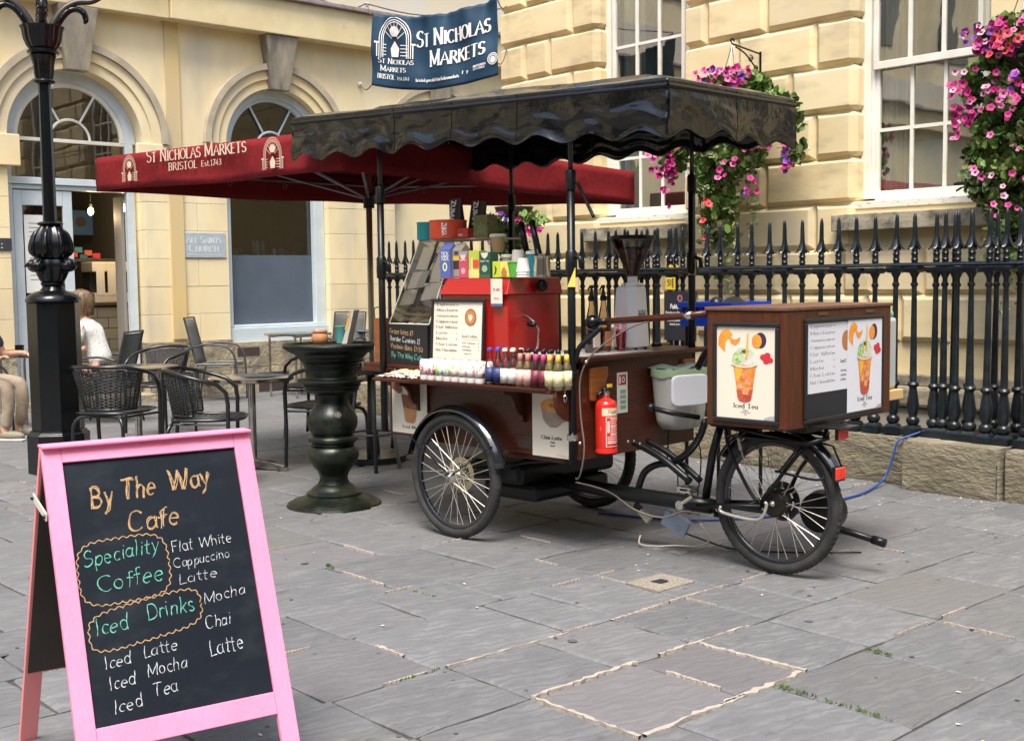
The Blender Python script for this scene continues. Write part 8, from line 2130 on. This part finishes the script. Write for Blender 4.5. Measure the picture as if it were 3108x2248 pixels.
for (x, r_) in ((-.20,.05),(-.06,.085)): MB().lathe([(0,.0),(r_,.0),(r_*.98,.012),(r_*.5,.042),(0,.052)],24,(x,0,.012)).build('lid', blk, bg_, smooth=True)
# water carrier behind rear box
C_('side_shelf', MB().box(-.15,.215,.737,.95,.795,.845), mat('pine_board',(.62,.42,.18),.5), bevel=.003)
o = gthing('water_carrier', 'grey plastic water carrier with green cap peeping out right of the rear box', 'water carrier', .055, .845, .846)
MB().box(-.12,.125,-.095,.10,0,.38).build('carrier', mat('grey_carrier',(.42,.45,.45),.4), o, bevel=.02); MB().box(-.10,.115,-.08,.08,.382,.41).build('cap', mat('green_cap',(.22,.42,.22),.4), o, bevel=.008)
# junction box and sockets under the cart
jb = thing('junction_box', 'pale blue electrical junction box lying tilted under the cart by the pedals', 'junction box', (-4.04,4.80,.15), R(20)); jb.scale = (.85,.85,.85)
jbm = mat('pale_blue_box',(.30,.37,.48),.45)
Mt = Matrix.Rotation(R(28),4,'Y') @ Matrix.Rotation(R(14),4,'X')
MB().box(-.085,.085,-.02,.02,-.055,.055,Mt).build('box', jbm, jb, bevel=.004)
MB().box(-.085,.085,-.026,-.0205,-.055,.055,Mt).build('cover', jbm, jb, bevel=.002)
mb = MB(); M2_ = Mt @ plane_M((0,-.0268,0),(1,0,0),(0,0,1)); ribbon(mb,disc_pts(.03,-.01,.020,.020,16)+[(.05,-.01)],lambda t,u:.003,M2_,0); ribbon(mb,disc_pts(.03,-.01,.010,.010,12)+[(.04,-.01)],lambda t,u:.002,M2_,0)
for i in range(4): ribbon(mb,[(-.05,.038-.010*i),(.0,.038-.010*i)],lambda t,u:.0018,M2_,0)
mb.build('faint_print', mat('print_grey_blue',(.20,.26,.36),.6), jb)
so = thing('plug_socket', 'cream plug socket and black adapters dangling under the cart frame', 'socket', (-4.21,4.75,.165), R(10)); so.scale = (.8,.8,.8)
cre = mat('cream_plastic',(.42,.38,.29),.45)
Mt = Matrix.Rotation(R(42),4,'Y')
MB().box(-.055,.04,-.022,.022,-.022,.022,Mt).build('socket', cre, so, bevel=.004); MB().box(-.11,-.058,-.02,.02,-.02,.02,Mt).build('adapter', blk, so, bevel=.005); MB().box(-.17,-.115,-.02,.02,-.018,.018,Mt).build('plug', cre, so, bevel=.004)
mb = MB(); Mq2 = Mt @ plane_M((0,-.0225,0),(1,0,0),(0,0,1))
for (x, y) in ((-.02,.006),(.0,-.006),(.015,.008)): flat(mb, disc_pts(x,y,.003,.003,8), Mq2)
mb.build('pin_holes', blk, so)
cbm = thing('white_cable', 'cream cable looping on the ground under the cart from the junction box', 'cable', (-4.1,4.8,0), 0)
MB().tube([(-.14,-.06,.06),(-.12,-.09,.02),(-.02,-.07,.02),(.07,-.02,.03),(.17,.06,.03),(.20,.10,.07),(.15,.09,.14)],.005,6).build('cable', cre, cbm, smooth=2)
o = thing('black_cable', 'thin black cable trailing under the rear wheel towards the kerb', 'cable', (-4.1,4.8,0), 0)
MB().tube([(.0,.0,.12),(.15,.12,.05),(.3,.2,.012),(.55,.35,.012),(.8,.6,.012)],.005,6).build('cable', blk, o, smooth=2)
MB().tube([(-.35,.5,.35),(-.3,.45,.2),(-.15,.35,.12),(-.05,.3,.2),(.0,.28,.45),(-.02,.26,.6)],.004,6).build('cable', blk, o, smooth=2)
o = thing('blue_hose', 'bright blue hose running from the railings down the kerb behind the rear wheel', 'hose', (-4.2,7.3,0), 0)
MB().tube([(.12,.30,.40),(.04,.15,.352),(-.03,.075,.31),(-.05,.05,.22),(-.07,.03,.12),(-.09,-.02,.04),(-.06,-.20,.012),(0.0,-.45,.011),(.02,-.8,.011),(.06,-1.2,.011),(-.05,-1.6,.011),(-.35,-1.95,.011),(-.8,-2.1,.011)],.0075,8).build('hose', mat('blue_hose',(.015,.06,.27),.45), o, smooth=2)
